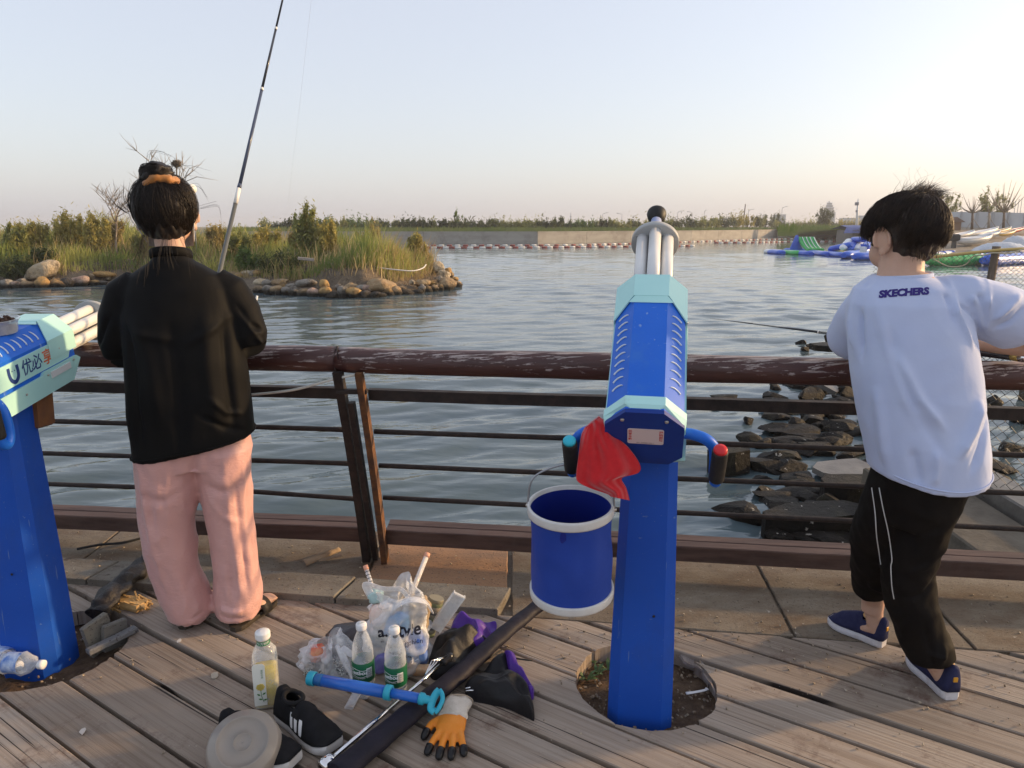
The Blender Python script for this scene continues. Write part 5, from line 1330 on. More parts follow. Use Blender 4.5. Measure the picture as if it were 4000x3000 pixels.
    for s_ in (-1, 1):
        a = top + rotz(-yaw) @ V((s_ * .046, -.0, .02)); b = W(s_ * .050, .27, -.100); mb = MB(); q = rotz(-yaw)
        rs = []
        for k in range(5):
            p = a.lerp(b, k / 4); hwid = .030 if k else .018
            rs.append([p + q @ V((-.004, -hwid, 0)), p + q @ V((.004, -hwid, 0)), p + q @ V((.004, hwid, 0)), p + q @ V((-.004, hwid, 0))])
        mb.rings(rs, 0, False); fk = mb.build('fork', BLUE, t)
        p = a.lerp(b, .35); mb = MB(); mb.lathe([(.0125, 0), (.0125, .008), (.010, .010)], p + q @ V((s_ * .004, 0, 0)), q @ Matrix.Rotation(s_ * math.pi / 2, 3, 'Y'), 6, smooth=False); mb.lathe([(.016, -.0015), (.016, .0015)], p + q @ V((s_ * .004, 0, 0)), q @ Matrix.Rotation(s_ * math.pi / 2, 3, 'Y'), 16); mb.build('bolt', SCREW, fk)
    return t, W, R
CY, RDC = (.03, .42, .55), (.55, .025, .03)
c1, W1, R1 = cannon('water_cannon', 'blue and mint water cannon with red cloth and bucket hanging from its left handle', A(2543, 1480, 1.985) + V((-.010, 0, .032)), rad(11.7), rad(35), (.405, 2.0), CY, RDC, True, False)
c2, W2, R2 = cannon('water_cannon', 'blue and mint water cannon at the left edge with a bait tub on top', V((-1.655, 2.24, 1.005)), rad(0), rad(8), (-1.66, 2.26), CY, RDC, True, True)
mb = MB(); q = W2(.058, .36, -.118); mb.box(q - V((0, 0, .045)), (.055, .085, .13), R2 @ Matrix.Rotation(rad(-13), 3, 'X'), ch=.006); mb.build('hinge_box', M('rusty_brown', (.22, .09, .03), (.14, .06, .03), 14, .7, bmp=.3), c2)

# bait tub standing on the left cannon
FILM = filmmat('clear_plastic', (.75, .78, .80), .62, .12)
q = W2(.020, .335, .104); t = thing('bait_tub', 'clear plastic tub of dark bait on top of the left cannon', 'tub', q)
nz_ = (R2 @ V((0, 0, 1))); mb = MB(); mb.lathe([(.040, 0), (.044, .012), (.046, .030), (.052, .042), (.055, .043), (.055, .046), (.051, .046)], q, aim(nz_), 32, cap=False); mb.build('tub', FILM, t)
mb = MB(); mb.lathe([(.001, .002), (.039, .002), (.043, .018), (.001, .020)], q, aim(nz_), 24); mb.build('bait', M('bait_paste', (.10, .055, .035), (.17, .10, .07), 40, .8, bmp=.8, bscale=80, bdist=.01), t)
mb = MB()
for i in range(60):
    a, r_ = rng.uniform(0, 6.28), .042 * math.sqrt(rng.random()); mb.box(q + R2 @ V((r_ * math.cos(a), r_ * math.sin(a), .034 + rng.uniform(0, .014))), (.014, .006, .006), Matrix.Rotation(rng.uniform(0, 3), 3, (rng.random(), rng.random(), rng.random() + .1)))
mb.build('bait_bits', M('bait_dark', (.05, .028, .02), (.11, .06, .04), 90, .7), t, kind='stuff')

# ---------- bucket hanging from the left grip
rim = W1(-.189, -.038, .0); hk = W1(-.1895, -.0395, -.095)
bc = V((.2 * 0, 0, 0)); Yb = hk.y - .005
ctop = A(2240, 1952, Yb); bx, by, zt = ctop.x, Yb, ctop.z; hb = .275; rb = .1135
BK = M('bucket_blue', (.014, .048, .30), (.02, .06, .34), 5, .55, spec=.25, bmp=.25, bscale=22, bdist=.006, dirt=(.06, .09, .28), dscale=4, dlo=.5, dhi=.85); BKI = M('bucket_lining', (.008, .02, .20), rough=.35); BKW = M('bucket_rim_white', (.62, .62, .60), (.55, .54, .52), 20, .45)
t = thing('bucket', 'round blue fabric bucket with white rims hanging from the cannon handle', 'bucket', (bx, by, zt - hb))
TL = Matrix.Rotation(rad(5), 3, 'X') @ Matrix.Rotation(rad(-2.0), 3, 'Y'); oB = V((bx, by, zt - hb))
mb = MB(); mb.lathe([(rb * (.985 - .010 * math.sin(math.pi * i / 20)), .012 + (hb - .024) * i / 20) for i in range(21)], oB, TL, 72, cap=False); me = mb.mesh('wall'); P_, N_ = get_co(me); md = np.sin(np.pi * np.clip((P_[:, 2] - oB.z) / hb, 0, 1)); P_ += N_ * (md * (.0020 * fnoise(P_ * np.array([1, 1, .35]), .045, 12) + .0016 * (1 - np.abs(fnoise(P_ * np.array([1, 1, .8]), .09, 13)))))[:, None]; set_co(me, P_); obj('wall', me, BK, t)
mb = MB(); mb.lathe([(rb * .965, hb - .012), (rb * .935, .2), (rb * .925, .12), (rb * .93, .012), (.001, .010)], oB, TL, 64, cap=False); mb.build('lining', BKI, t)
for z in (0.0, hb - .024):
    mb = MB(); mb.lathe([(rb * .965, z), (rb * 1.025, z), (rb * 1.033, z + .004), (rb * 1.033, z + .020), (rb * 1.025, z + .024), (rb * .965, z + .024), (rb * .965, z)], oB, TL, 64, cap=False); mb.build('rim', BKW, t)
la, lb = oB + TL @ V((-rb * 1.02, .02, hb - .012)), oB + TL @ V((rb * 1.02, -.02, hb - .012)); mb = MB(); tp_ = hk + V((-.004, 0, .006))
mb.tube(bez([la, la + V((.010, 0, .07)), tp_ + V((-.065, 0, -.016)), tp_, tp_ + V((.065, 0, -.016)), lb + V((-.012, 0, .07)), lb], 60), .0028, 8); mb.build('wire_handle', M('wire_grey', (.30, .31, .33), rough=.4, metal=.6), t)
for p in (la, lb): mb = MB(); mb.ball(p, .006, 10, 6); mb.build('handle_pin', SCREW, t)

# ---------- red cloth thrown over the handle
REDC = M('red_towel', (.52, .010, .016), (.60, .016, .022), 60, .92, sheen=.5, bmp=.6, bscale=420, bdist=.0015)
yh = W1(-.12, .03, .02).y - .028
Lf = [(2285, 1672), (2272, 1700), (2265, 1745), (2258, 1800), (2252, 1850), (2256, 1880), (2300, 1905), (2372, 1930), (2385, 1940)]
Rt = [(2340, 1628), (2372, 1655), (2400, 1700), (2455, 1750), (2500, 1815), (2492, 1848), (2430, 1868), (2448, 1910), (2460, 1955)]
nu, nv = 40, 60; Lc = bez([V((x, y, 0)) for x, y in Lf], nv); Rc = bez([V((x, y, 0)) for x, y in Rt], nv); nv = min(len(Lc), len(Rc)); vs = []
for j in range(nv):
    q = j / (nv - 1)
    for i in range(nu):
        u = i / (nu - 1); p = Lc[j].lerp(Rc[j], u); bul = .020 * math.sin(math.pi * u)
        f_ = .008 * math.sin(u * 8 + q * 5.0 - 1 + 1.2 * math.sin(q * 3)) * (1 - .25 * q) + .0042 * math.sin(u * 17 - q * 6) * (1 - q) + .0030 * math.sin(u * 26 + q * 13 + 2 * math.sin(q * 5))
        f_ *= min(1, (Rc[j] - Lc[j]).length / 170); w_ = A(p.x, p.y, yh - bul - f_ - .012 * q + .07 * u * max(0, .5 - q)); vs.append(w_)
o2 = [V(p) + V((0, .0055, .001)) for p in vs]
fs = [(j * nu + i, j * nu + i + 1, j * nu + nu + i + 1, j * nu + nu + i) for j in range(nv - 1) for i in range(nu - 1)]
N = nu * nv; fs2 = [tuple(N + k for k in reversed(f)) for f in fs]
per = [i for i in range(nu)] + [j * nu + nu - 1 for j in range(1, nv)] + [(nv - 1) * nu + i for i in range(nu - 2, -1, -1)] + [j * nu for j in range(nv - 2, 0, -1)]
fs3 = [(per[k], per[(k + 1) % len(per)], N + per[(k + 1) % len(per)], N + per[k]) for k in range(len(per))]
mb = MB(); mb.add(vs + o2, fs + fs2 + fs3, 0, True); mb.build('cloth', REDC, label='bright red towel draped over the left handle above the bucket', cat='towel')

# ================================================================== THINGS ON THE DECK
PET = filmmat('pet_clear', (.80, .84, .86), .84, .06)
# tea bottle: rounded square body
def sqr(r, n=32, e=4.5, k=1.0):
    out = []
    for i in range(n):
        a = 2 * math.pi * i / n + math.pi / n; c, s_ = math.cos(a), math.sin(a); q = (abs(c) ** e + abs(s_) ** e) ** (-1 / e); out.append((r * q * c, r * q * s_))
    return out
pb = G(1048, 2745); t = thing('tea_bottle', 'square tea bottle half full of yellow tea with white cap', 'bottle', pb); rz_ = rotz(rad(14)); H = .0
def sq_rings(mb, prof, e=4.5, mi=0, cap=True): mb.rings([[pb + rz_ @ V((x, y, z)) for x, y in sqr(r, 32, e if z < .17 else 2.0)] for r, z in prof], mi, True, cap)
mb = MB(); sq_rings(mb, [(.026, .001), (.0315, .006), (.032, .02), (.0315, .09), (.032, .15), (.030, .168), (.024, .185), (.017, .198), (.0155, .206), (.0155, .214)], cap=True); mb.build('body', PET, t)
mb = MB(); sq_rings(mb, [(.025, .003), (.0300, .008), (.0302, .02), (.0300, .118), (.001, .1181)]); mb.build('tea', M('yellow_tea', (.66, .50, .06), rough=.15, alpha=.92), t)
mb = MB(); mb.lathe([(.0185, .212), (.0195, .214)] + [(.0195 + .0004 * (i % 2), .216 + .001 * i) for i in range(14)] + [(.0185, .2325), (.004, .2335)], pb, rz_, 40); mb.build('cap', M('cap_white', (.78, .78, .76), rough=.4), t)
mb = MB(); mb.lathe([(.0178, .196), (.0172, .2005), (.0168, .2085)], pb, rz_, 32, cap=False); nk = mb.build('neck_band', M('band_green', (.02, .16, .06), rough=.45), t)
trn = tree_of(nk.data); cd = (V((0, 0, 0)) - V((pb.x, pb.y, 0))).normalized(); rt = V((-cd.y, cd.x, 0)); 
me = text_mesh('东方树叶', .0085); print_on(me, trn, frame(pb + V((0, 0, .2025)) + cd * .02, rt, (0, 0, 1)), .0006); obj('lettering', me, M('white_ink', (.8, .8, .78), rough=.5), nk)
fc = rz_ @ V((-.0, -1, 0)); fr = rz_ @ V((1, 0, 0)); fL = frame(pb + fc * .0335 + fr * -.008 + V((0, 0, .085)), fr, (0, 0, 1))
mb = MB(); mb.prism([(-.022, -.066), (.010, -.066), (.010, .060), (.006, .066), (-.016, .068), (-.022, .060)], .0006, fL); lb_ = mb.build('label_strip', M('label_white', (.74, .76, .70), rough=.5), t)
mb = MB()
for (x, y, r_, c_) in [(-.004, -.006, .0105, 0)]:
    for i in range(60): a, q = i * 2.4, r_ * math.sqrt(i / 60); mb.ball(fL @ V((x + q * math.cos(a), y + q * math.sin(a), .0012)), .0016, 5, 3)
mb.build('flower_print', M('flower_yellow', (.60, .48, .12), rough=.6), lb_)
mb = MB(); mb.tube([fL @ V(p) for p in ((-.004, -.016, .001), (-.003, -.035, .001), (.002, -.055, .001))], .0007, 5)
for x, y, a in ((-.010, -.030, 2.4), (.004, -.028, .6), (.006, -.048, .3), (-.006, -.045, 2.7)): mb.prism([(x + .006 * math.cos(a) * k_ - .0028 * math.sin(a) * w_, y + .006 * math.sin(a) * k_ + .0028 * math.cos(a) * w_) for k_, w_ in ((-1, 0), (0, 1), (1, 0), (0, -1))], .0004, fL @ Matrix.Translation((0, 0, .0008)))
mb.build('leaf_print', M('leaf_ink', (.06, .20, .05), rough=.6), lb_)
me = text_mesh('茉\n莉\n花\n茶', .0072); me.transform(fL @ Matrix.Translation((.002, .034, .0009))); obj('lettering', me, M('green_ink', (.04, .16, .06), rough=.6), lb_); t.scale = (1.14, 1.14, 1.06)
# water bottles
LBG = M('label_green', (.008, .10, .045), (.010, .12, .05), 30, .35); WINK = M('label_ink_white', (.78, .8, .78), rough=.5); BINK = M('label_ink_black', (.03, .03, .03), rough=.5); WCAP = M('bottle_cap_white', (.74, .75, .76), rough=.4)
def water_bottle(px, py, lab, yawl, captxt):
    p = G(px, py); t = thing('water_bottle', lab, 'bottle', p, 'water bottles'); n0 = len(bpy.data.objects); prof = [(.018, .003), (.027, .001), (.0305, .006), (.0312, .012), (.0295, .018), (.0312, .024), (.0312, .040), (.0318, .044), (.0318, .098), (.0308, .100), (.0300, .104), (.0312, .110), (.0312, .116), (.0298, .121), (.0310, .127), (.0305, .140), (.027, .160), (.020, .182), (.014, .196), (.0125, .203), (.0125, .215)]
    mb = MB(); mb.lathe(prof, p, None, 36); mb.build('body', PET, t)
    mb = MB(); mb.lathe([(.001, .008), (.028, .009), (.0292, .03), (.0295, .09), (.001, .0905)], p, None, 30); mb.build('water', M('still_water', (.55, .60, .62), rough=.05, alpha=.25), t)
    mb = MB(); mb.lathe([(.0318, .047), (.0326, .048), (.0326, .108), (.0318, .109)], p, None, 48, cap=False); lb = mb.build('label_band', LBG, t); tr_ = tree_of(lb.data)
    mb = MB(); mb.lathe([(.0152, .205), (.0158, .207), (.0158, .219), (.0145, .222), (.003, .2228)], p, None, 32); cp = mb.build('cap', WCAP, t)
    cd = rotz(yawl) @ V((-p.x, -p.y, 0)).normalized(); 
    def fr(off):
        c = rotz(off) @ cd; return frame(p + c * .034 + V((0, 0, .079)), V((-c.y, c.x, 0)), (0, 0, 1))
    me = text_mesh("C'estbon", .0165, shear=.12, bold=.0005); M4 = fr(rad(-42)); print_on(me, tr_, M4 @ Matrix.Translation((0, .002, 0)), .0006); obj('lettering', me, WINK, lb)
    me = text_mesh('Drinking Water', .0062); print_on(me, tr_, fr(rad(-40)) @ Matrix.Translation((.002, -.014, 0)), .0006); obj('lettering', me, WINK, lb)
    mb = MB(); cv = []
    for s_ in (1, -1):
        pts = [V((s_ * -1 * .026 * q if s_ > 0 else .026 * q, s_ * (.0105 + .0025 * math.sin(q * 3 + .5)), 0)) for q in [i / 10 - 0 for i in range(-10, 11)]]
        vs = [];
        for q in pts: vs += [q + V((0, .0008, 0)), q - V((0, .0008, 0))]
        mb.add(vs, [(2 * i, 2 * i + 1, 2 * i + 3, 2 * i + 2) for i in range(len(pts) - 1)])
    me = mb.mesh('emblem'); print_on(me, tr_, M4 @ Matrix.Translation((0, .001, 0)), .0005); obj('emblem', me, WINK, lb)
    mb = MB(); mb.add([(-.009, -.015, 0), (0, -.015, 0), (.009, -.015, 0), (.009, .015, 0), (0, .015, 0), (-.009, .015, 0)], [(0, 1, 4, 5), (1, 2, 3, 4)]); me = mb.mesh('barcode'); print_on(me, tr_, fr(rad(22)), .0005); bcd = obj('barcode_field', me, WINK, lb)
    mb = MB()
    for i in range(12): yy = -.013 + .0022 * i; w = .0009 if i % 3 else .0014; mb.add([(-.0075, yy - w / 2, 0), (0, yy - w / 2, 0), (.0075, yy - w / 2, 0), (.0075, yy + w / 2, 0), (0, yy + w / 2, 0), (-.0075, yy + w / 2, 0)], [(0, 1, 4, 5), (1, 2, 3, 4)])
    me = mb.mesh('barcode_bars'); print_on(me, tr_, fr(rad(22)), .0009); obj('barcode_bars', me, BINK, bcd)
    me = text_mesh("C'estbon", .0062, shear=.1); me.transform(Matrix.Translation(p + V((0, 0, .2232))) @ (rotz(yawl + .5)).to_4x4()); obj('lettering', me, M('cap_ink', (.04, .2, .12), rough=.6), cp)
    t.scale = (1.08, 1.08, 1.08)
    return p
water_bottle(1424, 2700, 'left of two small water bottles with dark green labels', rad(8), '')
water_bottle(1550, 2718, 'right of two small water bottles with dark green labels', rad(0), '')

# plastic bags
def bag(name, label, c, rx, ry, h, seed, film, top=.55, neck=None, flatb=True):
    t = thing(name, label, 'bag', c); mb = MB(); rs = []; n = 56; m_ = 34
    for i in range(m_ + 1):
        q = i / m_; z = h * q
        prof = (1 - .10 * (1 - min(q / .15, 1)) ** 2) * (1 - (1 - top) * max(0, (q - .45) / .55) ** 1.6)
        rs.append([V((rx * prof * math.cos(2 * math.pi * j / n), ry * prof * math.sin(2 * math.pi * j / n), z)) for j in range(n)])
    P_ = np.array([[tuple(p) for p in r] for r in rs]).reshape(-1, 3)
    rad_ = P_.copy(); rad_[:, 2] = 0; L = np.linalg.norm(rad_, axis=1)[:, None] + 1e-6; rad_ /= L
    d1 = np.abs(fnoise(P_, .10, seed)) ; d2 = np.abs(fnoise(P_, .045, seed + 1)); d3 = fnoise(P_, .02, seed + 2)
    P_ += rad_ * ((-.022 * d1 + .010 - .011 * d2 + .003 * d3)[:, None]); P_[:, 2] += (.012 * fnoise(P_, .08, seed + 3)) * (P_[:, 2] / h) ** 2
    P_[:, 2] = np.maximum(P_[:, 2], .002)
    rs = [[c + V(P_[i * n + j]) for j in range(n)] for i in range(m_ + 1)]
    mb.rings(rs, 0, True, False); o = mb.build('film', film, t); return t, o
BAGF = filmmat('bag_film', (.86, .88, .90), .66, .22); BAGS = filmmat('bag_film_milky', (.86, .87, .89), .74, .3)
cb_ = G(1552, 2650) + V((-.0, .075, 0)); t, film = bag('plastic_bag', 'large clear carrier bag of rubbish behind the two water bottles', cb_, .118, .092, .285, 31, BAGF, .62)
trb = tree_of(film.data); cd = V((-cb_.x, -cb_.y, 0)).normalized(); rt = V((-cd.y, cd.x, 0))
INKB = M('bag_print', (.008, .010, .022), rough=.5)
def onbag(body, size, x, z, m_=INKB, **k):
    me = text_mesh(body, size, **k); print_on(me, trb, frame(cb_ + cd * .13 + rt * x + V((0, 0, z)), rt, (0, 0, 1)), .0015, .1); obj('lettering', me, m_, film)
onbag('a. style', .050, .000, .165, bold=.0012); onbag('fashion', .021, .045, .125); onbag('baby  co.', .022, .000, .088); onbag('simply', .014, -.045, .118)
onbag('扫码', .030, .062, .070, M('bag_print_white', (.75, .78, .85), rough=.5)); onbag('香川', .018, .075, .038, M('bag_print_white2', (.75, .78, .85), rough=.5))
hp_ = [cb_ + V((-.085, -.01, .255)), cb_ + V((-.10, -.015, .305)), cb_ + V((-.045, -.02, .292)), cb_ + V((.01, -.01, .285)), cb_ + V((.035, -.02, .262))]
mb = MB(); cv = bez(hp_, 30); mb.tube(cv, [(.014, .004)] * len(cv), 10); mb.build('handle_loop', BAGS, t)
mb = MB(); cv = bez([cb_ + V((.0, -.05, .245)), cb_ + V((.05, -.055, .272)), cb_ + V((.095, -.04, .255)), cb_ + V((.11, -.02, .215))], 24); mb.tube(cv, [(.020, .004)] * len(cv), 10); mb.build('handle_loop', BAGS, t)
# rubbish inside it, each its own thing
def packet(nm, lab, c, size, rot, c1, c2, seed, cat='packet'):
    bm_ = MB(); bm_.ball((0, 0, 0), 1, 16, 12); P_ = np.array(bm_.v); P_ = np.sign(P_) * np.abs(P_) ** .6; P_ += .10 * fnoise(P_, .6, seed)[:, None] * P_; P_ *= np.array(size) / 2
    bm_.v = [tuple(c + rot @ V(p)) for p in P_]; return bm_.build(nm, M('wrap_' + str(seed), c1, c2, 14, .35, bmp=.5, bscale=40, bdist=.008), label=lab, cat=cat, group='rubbish in the clear bag')
packet('snack_packet', 'blue snack packet in the upper part of the clear bag', cb_ + V((.0, -.03, .165)), (.075, .03, .09), rotz(.4) @ Matrix.Rotation(.3, 3, 'Y'), (.03, .16, .50), (.05, .28, .62), 61)
packet('snack_packet', 'deep blue crumpled packet low in the clear bag', cb_ + V((.058, -.035, .09)), (.07, .04, .12), rotz(-.3) @ Matrix.Rotation(-.25, 3, 'Y'), (.02, .06, .42), (.25, .4, .75), 62)
packet('tissue_wad', 'pinkish tissue wad under the left bag handle', cb_ + V((-.058, -.01, .20)), (.075, .05, .07), rotz(.2), (.75, .55, .48), (.8, .75, .7), 63, 'tissue'); packet('paper_cup', 'brown paper bag at the right of the clear bag', cb_ + V((.062, .015, .175)), (.075, .06, .12), rotz(.1) @ Matrix.Rotation(.15, 3, 'Y'), (.36, .26, .16), (.46, .36, .24), 64, 'paper')
packet('snack_packet', 'red and yellow scrap at the bottom of the clear bag', cb_ + V((.06, -.055, .022)), (.09, .035, .035), rotz(-.2), (.55, .25, .12), (.75, .6, .4), 65); packet('snack_packet', 'violet wrapper low at the left of the clear bag', cb_ + V((-.045, -.05, .04)), (.07, .03, .06), rotz(.3), (.12, .10, .40), (.3, .3, .6), 66)
packet('cloth_scrap', 'pale teal rag under the left bag handle loop', cb_ + V((-.075, .0, .255)), (.05, .035, .045), rotz(.2), (.35, .52, .52), (.5, .65, .64), 67, 'rag')
# float tubes, striped tin and clear case sticking out
STRAW = filmmat('tube_plastic', (.82, .80, .78), .55, .1); PINK = M('tube_cap_pink', (.72, .36, .24), rough=.4)
for a, b, r_, lab in ((cb_ + V((.018, -.02, .20)), A(1668, 2168, cb_.y + .16), .009, 'longer clear tube with orange cap leaning out of the bag'), (cb_ + V((-.078, .03, .22)), A(1429, 2216, cb_.y + .10), .0075, 'shorter clear tube with marks standing at the left of the bag')):
    t = thing('float_tube', lab, 'tube', a); mb = MB(); mb.tube([a, b], r_, 14); mb.build('tube', STRAW, t)
    mb = MB(); d_ = (b - a).normalized(); mb.tube([b - d_ * .010, b + d_ * .006], r_ * 1.12, 14); mb.build('cap', PINK, t); mb = MB(); mb.tube([a, b - d_ * .02], r_ * .3, 8); mb.build('float_stem', M('stem_white', (.7, .68, .64), rough=.5), t)
    if r_ < .008:
        for k in range(7): mb = MB(); p = a.lerp(b, .25 + .1 * k); mb.lathe([(r_ * 1.02, 0), (r_ * 1.02, .003)], p, aim(d_), 12, cap=False); mb.build('mark', BINK, t)
p = cb_ + V((.105, .085, .155)); d_ = V((.25, .12, .95)).normalized(); t = thing('striped_tin', 'striped olive and brown cylinder leaning behind the clear bag', 'tin', p - d_ * .1)
for k in range(10): mb = MB(); mb.lathe([(.026, 0), (.0268, .002), (.0268, .0115), (.026, .0135)], p + d_ * (-.09 + .0136 * k), aim(d_), 28); mb.build('ring', M('tin_stripe_' + str(k % 4), ((.16, .18, .10), (.22, .20, .14), (.10, .10, .10), (.26, .22, .17))[k % 4], rough=.45), t)
p = cb_ + V((.155, .055, .165)); t = thing('clear_case', 'flat clear plastic case propped at the right of the bag', 'case', p - V((0, 0, .12))); Rc_ = rotz(.15) @ Matrix.Rotation(rad(33), 3, 'Y') @ Matrix.Rotation(.12, 3, 'X')
mb = MB(); mb.box(p, (.042, .016, .16), Rc_, ch=.003); mb.build('case', FILM, t)
for s_ in (-1, 1): mb = MB(); mb.box(p + Rc_ @ V((s_ * .0205, 0, 0)), (.003, .018, .163), Rc_); mb.build('edge', FILM, t)
mb = MB(); mb.box(p + Rc_ @ V((0, .002, -.01)), (.024, .002, .10), Rc_); mb.build('insert', M('insert_pale', (.55, .56, .56), rough=.5), t)

# small milky bag with scraps, its twisted handles
cs = G(1265, 2660) + V((.01, .05, 0)); t, film2 = bag('plastic_bag', 'small milky plastic bag of peel between the tea bottle and the pump', cs, .105, .075, .125, 47, BAGS, .45)
mb = MB(); cv = bez([cs + V((.05, -.03, .11)), cs + V((.105, -.055, .075)), cs + V((.150, -.10, .035)), cs + V((.140, -.135, .008)), cs + V((.110, -.13, .015)), cs + V((.085, -.085, .06)), cs + V((.03, -.02, .11))], 46); mb.tube(cv, [(.011 + .004 * math.sin(i * .7), .003 + .0015 * math.sin(i * 1.1)) for i in range(len(cv))], 10)
mb.build('handle_loop', BAGS, t)
mb = MB(); cv = bez([cs + V((.120, -.125, .02)), cs + V((.108, -.165, .008)), cs + V((.104, -.195, .007))], 12); mb.tube(cv, [(.011, .004), (.014, .006)] + [(.015, .006)] * (len(cv) - 2), 10); mb.build('handle_end', BAGS, t)
packet('peel_scraps', 'red and orange scraps showing through the small milky bag', cs + V((-.035, -.01, .075)), (.05, .04, .05), rotz(.2), (.60, .06, .04), (.70, .35, .2), 71, 'peel')
mb = MB(); r2 = random.Random(4)
for i in range(420): mb.box(cs + V((r2.uniform(-.075, .07), r2.uniform(-.055, .03), .008 + r2.random() * .028)), (.010, .0035, .003), Matrix.Rotation(r2.uniform(0, 3), 3, (r2.random(), r2.random(), r2.random() + .1)))
m_, nt, bs = newmat('seed_shells'); f = noise_fac(nt, 120, 1, (1, 1, 1), .45, .55); nt.links.new(mix(nt, f, (.04, .05, .045), (.62, .64, .60)), bs.inputs['Base Color'])
mb.build('seed_shells', m_, label='grey and white seed shells at the bottom of the small bag', cat='shells', kind='stuff')
packet('grey_bag', 'dark grey bundle lying behind the left water bottle', G(1370, 2540) + V((.02, .03, .035)), (.19, .13, .08), rotz(.3), (.035, .035, .045), (.05, .05, .06), 72, 'bundle')
p = G(1520, 2130); 

# toy water pump: blue barrel, cyan end cap, collar and handle
a, b = A(1205, 2648, 1.965), A(1690, 2737, 1.862); d_ = (b - a).normalized(); L = (b - a).length; Rp = aim(d_); CYN = M('pump_cyan', (.03, .36, .50), (.04, .40, .54), 9, .35); PBL = M('pump_blue', (.02, .12, .50), (.03, .15, .56), 7, .25, coat=.3)
t = thing('water_pump', 'blue toy water pump with cyan handle lying across the bags', 'pump', (a + b) / 2)
mb = MB(); mb.lathe([(.019, 0), (.021, .002)] + [(.021 + .0009 * (i % 2), .003 + .0014 * i) for i in range(14)] + [(.020, .024)], a, Rp, 28); mb.build('end_cap', CYN, t)
mb = MB(); mb.lathe([(.0185, .02), (.0185, .05)], a, Rp, 26); mb.build('clear_end', M('pump_smoke', (.02, .11, .30), rough=.15), t); mb = MB(); mb.lathe([(.0182, .045), (.0182, L * .64)], a, Rp, 26); mb.build('barrel', PBL, t)
mb = MB(); mb.lathe([(.020, L * .63), (.0225, L * .632), (.0225, L * .675), (.020, L * .68)], a, Rp, 26); mb.build('collar', CYN, t); mb = MB(); mb.lathe([(.0145, L * .67), (.0145, L * .92)], a, Rp, 22); mb.build('plunger', PBL, t)
mb = MB(); mb.lathe([(.0175, L * .90), (.0175, L * .93), (.012, L * .945), (.011, L)], a, Rp, 20); mb.build('plunger_end', CYN, t)
sd = V((d_.y, -d_.x, 0)); upv = V((.35, .55, .75)).normalized(); mb = MB(); hc = b; cv = bez([hc + upv * .032 + d_ * .008, hc + upv * .020 + d_ * .002, hc, hc - upv * .022 + d_ * .004, hc - upv * .030 + d_ * .020], 24); mb.tube(cv, [(.009, .012)] * len(cv), 12); cv = bez([hc + upv * .032 + d_ * .008, hc + upv * .022 + d_ * .020, hc + upv * .006 + d_ * .028, hc - upv * .018 + d_ * .026, hc - upv * .030 + d_ * .020], 24); mb.tube(cv, [(.006, .010)] * len(cv), 12); mb.build('handle', CYN, t)

# long dark rod bag lying across the deck, up under the bucket
p0, p1_ = G(1320, 3060) + V((0, 0, .03)), G(2130, 2395) + V((0, 0, .055)); pm_ = G(1790, 2680) + V((0, 0, .042))
BAGD = M('rod_bag_nylon', (.012, .011, .018), (.018, .016, .026), 25, .55, spec=.22, bmp=.35, bscale=60, bdist=.004, rough2=.65)
cv = bez([p0, p0.lerp(pm_, .5) + V((0, 0, .002)), pm_, pm_.lerp(p1_, .5) + V((-.004, .0, .004)), p1_], 60); t = thing('rod_bag', 'long black fishing rod bag lying diagonally across the deck', 'bag', p0)
n = len(cv); mb = MB(); mb.tube(cv, [(.038 - .011 * i / n + .0015 * math.sin(i * .9), .027 - .007 * i / n + .001 * math.sin(i * 1.7)) for i in range(n)], 22, up=(0, 0, 1)); mb.build('sleeve', BAGD, t)
mb = MB(); dv = (p1_ - p0).normalized(); sv = V((dv.y, -dv.x, 0)); mb.tube([c + sv * (.030 - .009 * i / n) + V((0, 0, -.006)) for i, c in enumerate(cv)], .0016, 6); mb.build('piping', M('piping_dark_red', (.12, .02, .03), rough=.5), t)
# chrome stand pole
a, b = G(1305, 2985) + V((0, 0, .022)), G(1735, 2655) + V((0, 0, .066)); d_ = (b - a).normalized(); t = thing('umbrella_pole', 'shiny chrome pole lying beside the black rod bag', 'pole', a)
mb = MB(); mb.tube([a, a.lerp(b, .55)], .0075, 16); mb.build('tube', CHROME, t); mb = MB(); mb.tube([a.lerp(b, .54), b], .0058, 16); mb.build('inner_tube', CHROME, t)
mb = MB(); mb.lathe([(.010, -.045), (.020, -.042), (.021, -.012), (.016, -.004), (.010, 0)], a, aim(d_), 20); mb.build('end_cap', CHROME, t)
mb = MB(); mb.lathe([(.009, -.01), (.014, .0), (.011, .012), (.016, .022), (.012, .038), (.005, .045)], b, aim(d_), 18); mb.build('tip_hub', M('hub_black_shine', (.02, .02, .022), rough=.2), t)
for k in range(3): mb = MB(); q = a.lerp(b, .80) ; mb.tube([q + V((0, 0, .008)), q + d_ * .05 + V((.01 * (k - 1), 0, .03)), q + d_ * .11 + V((0, 0, .012))], .002, 6); mb.build('rib_spring', CHROME, t)

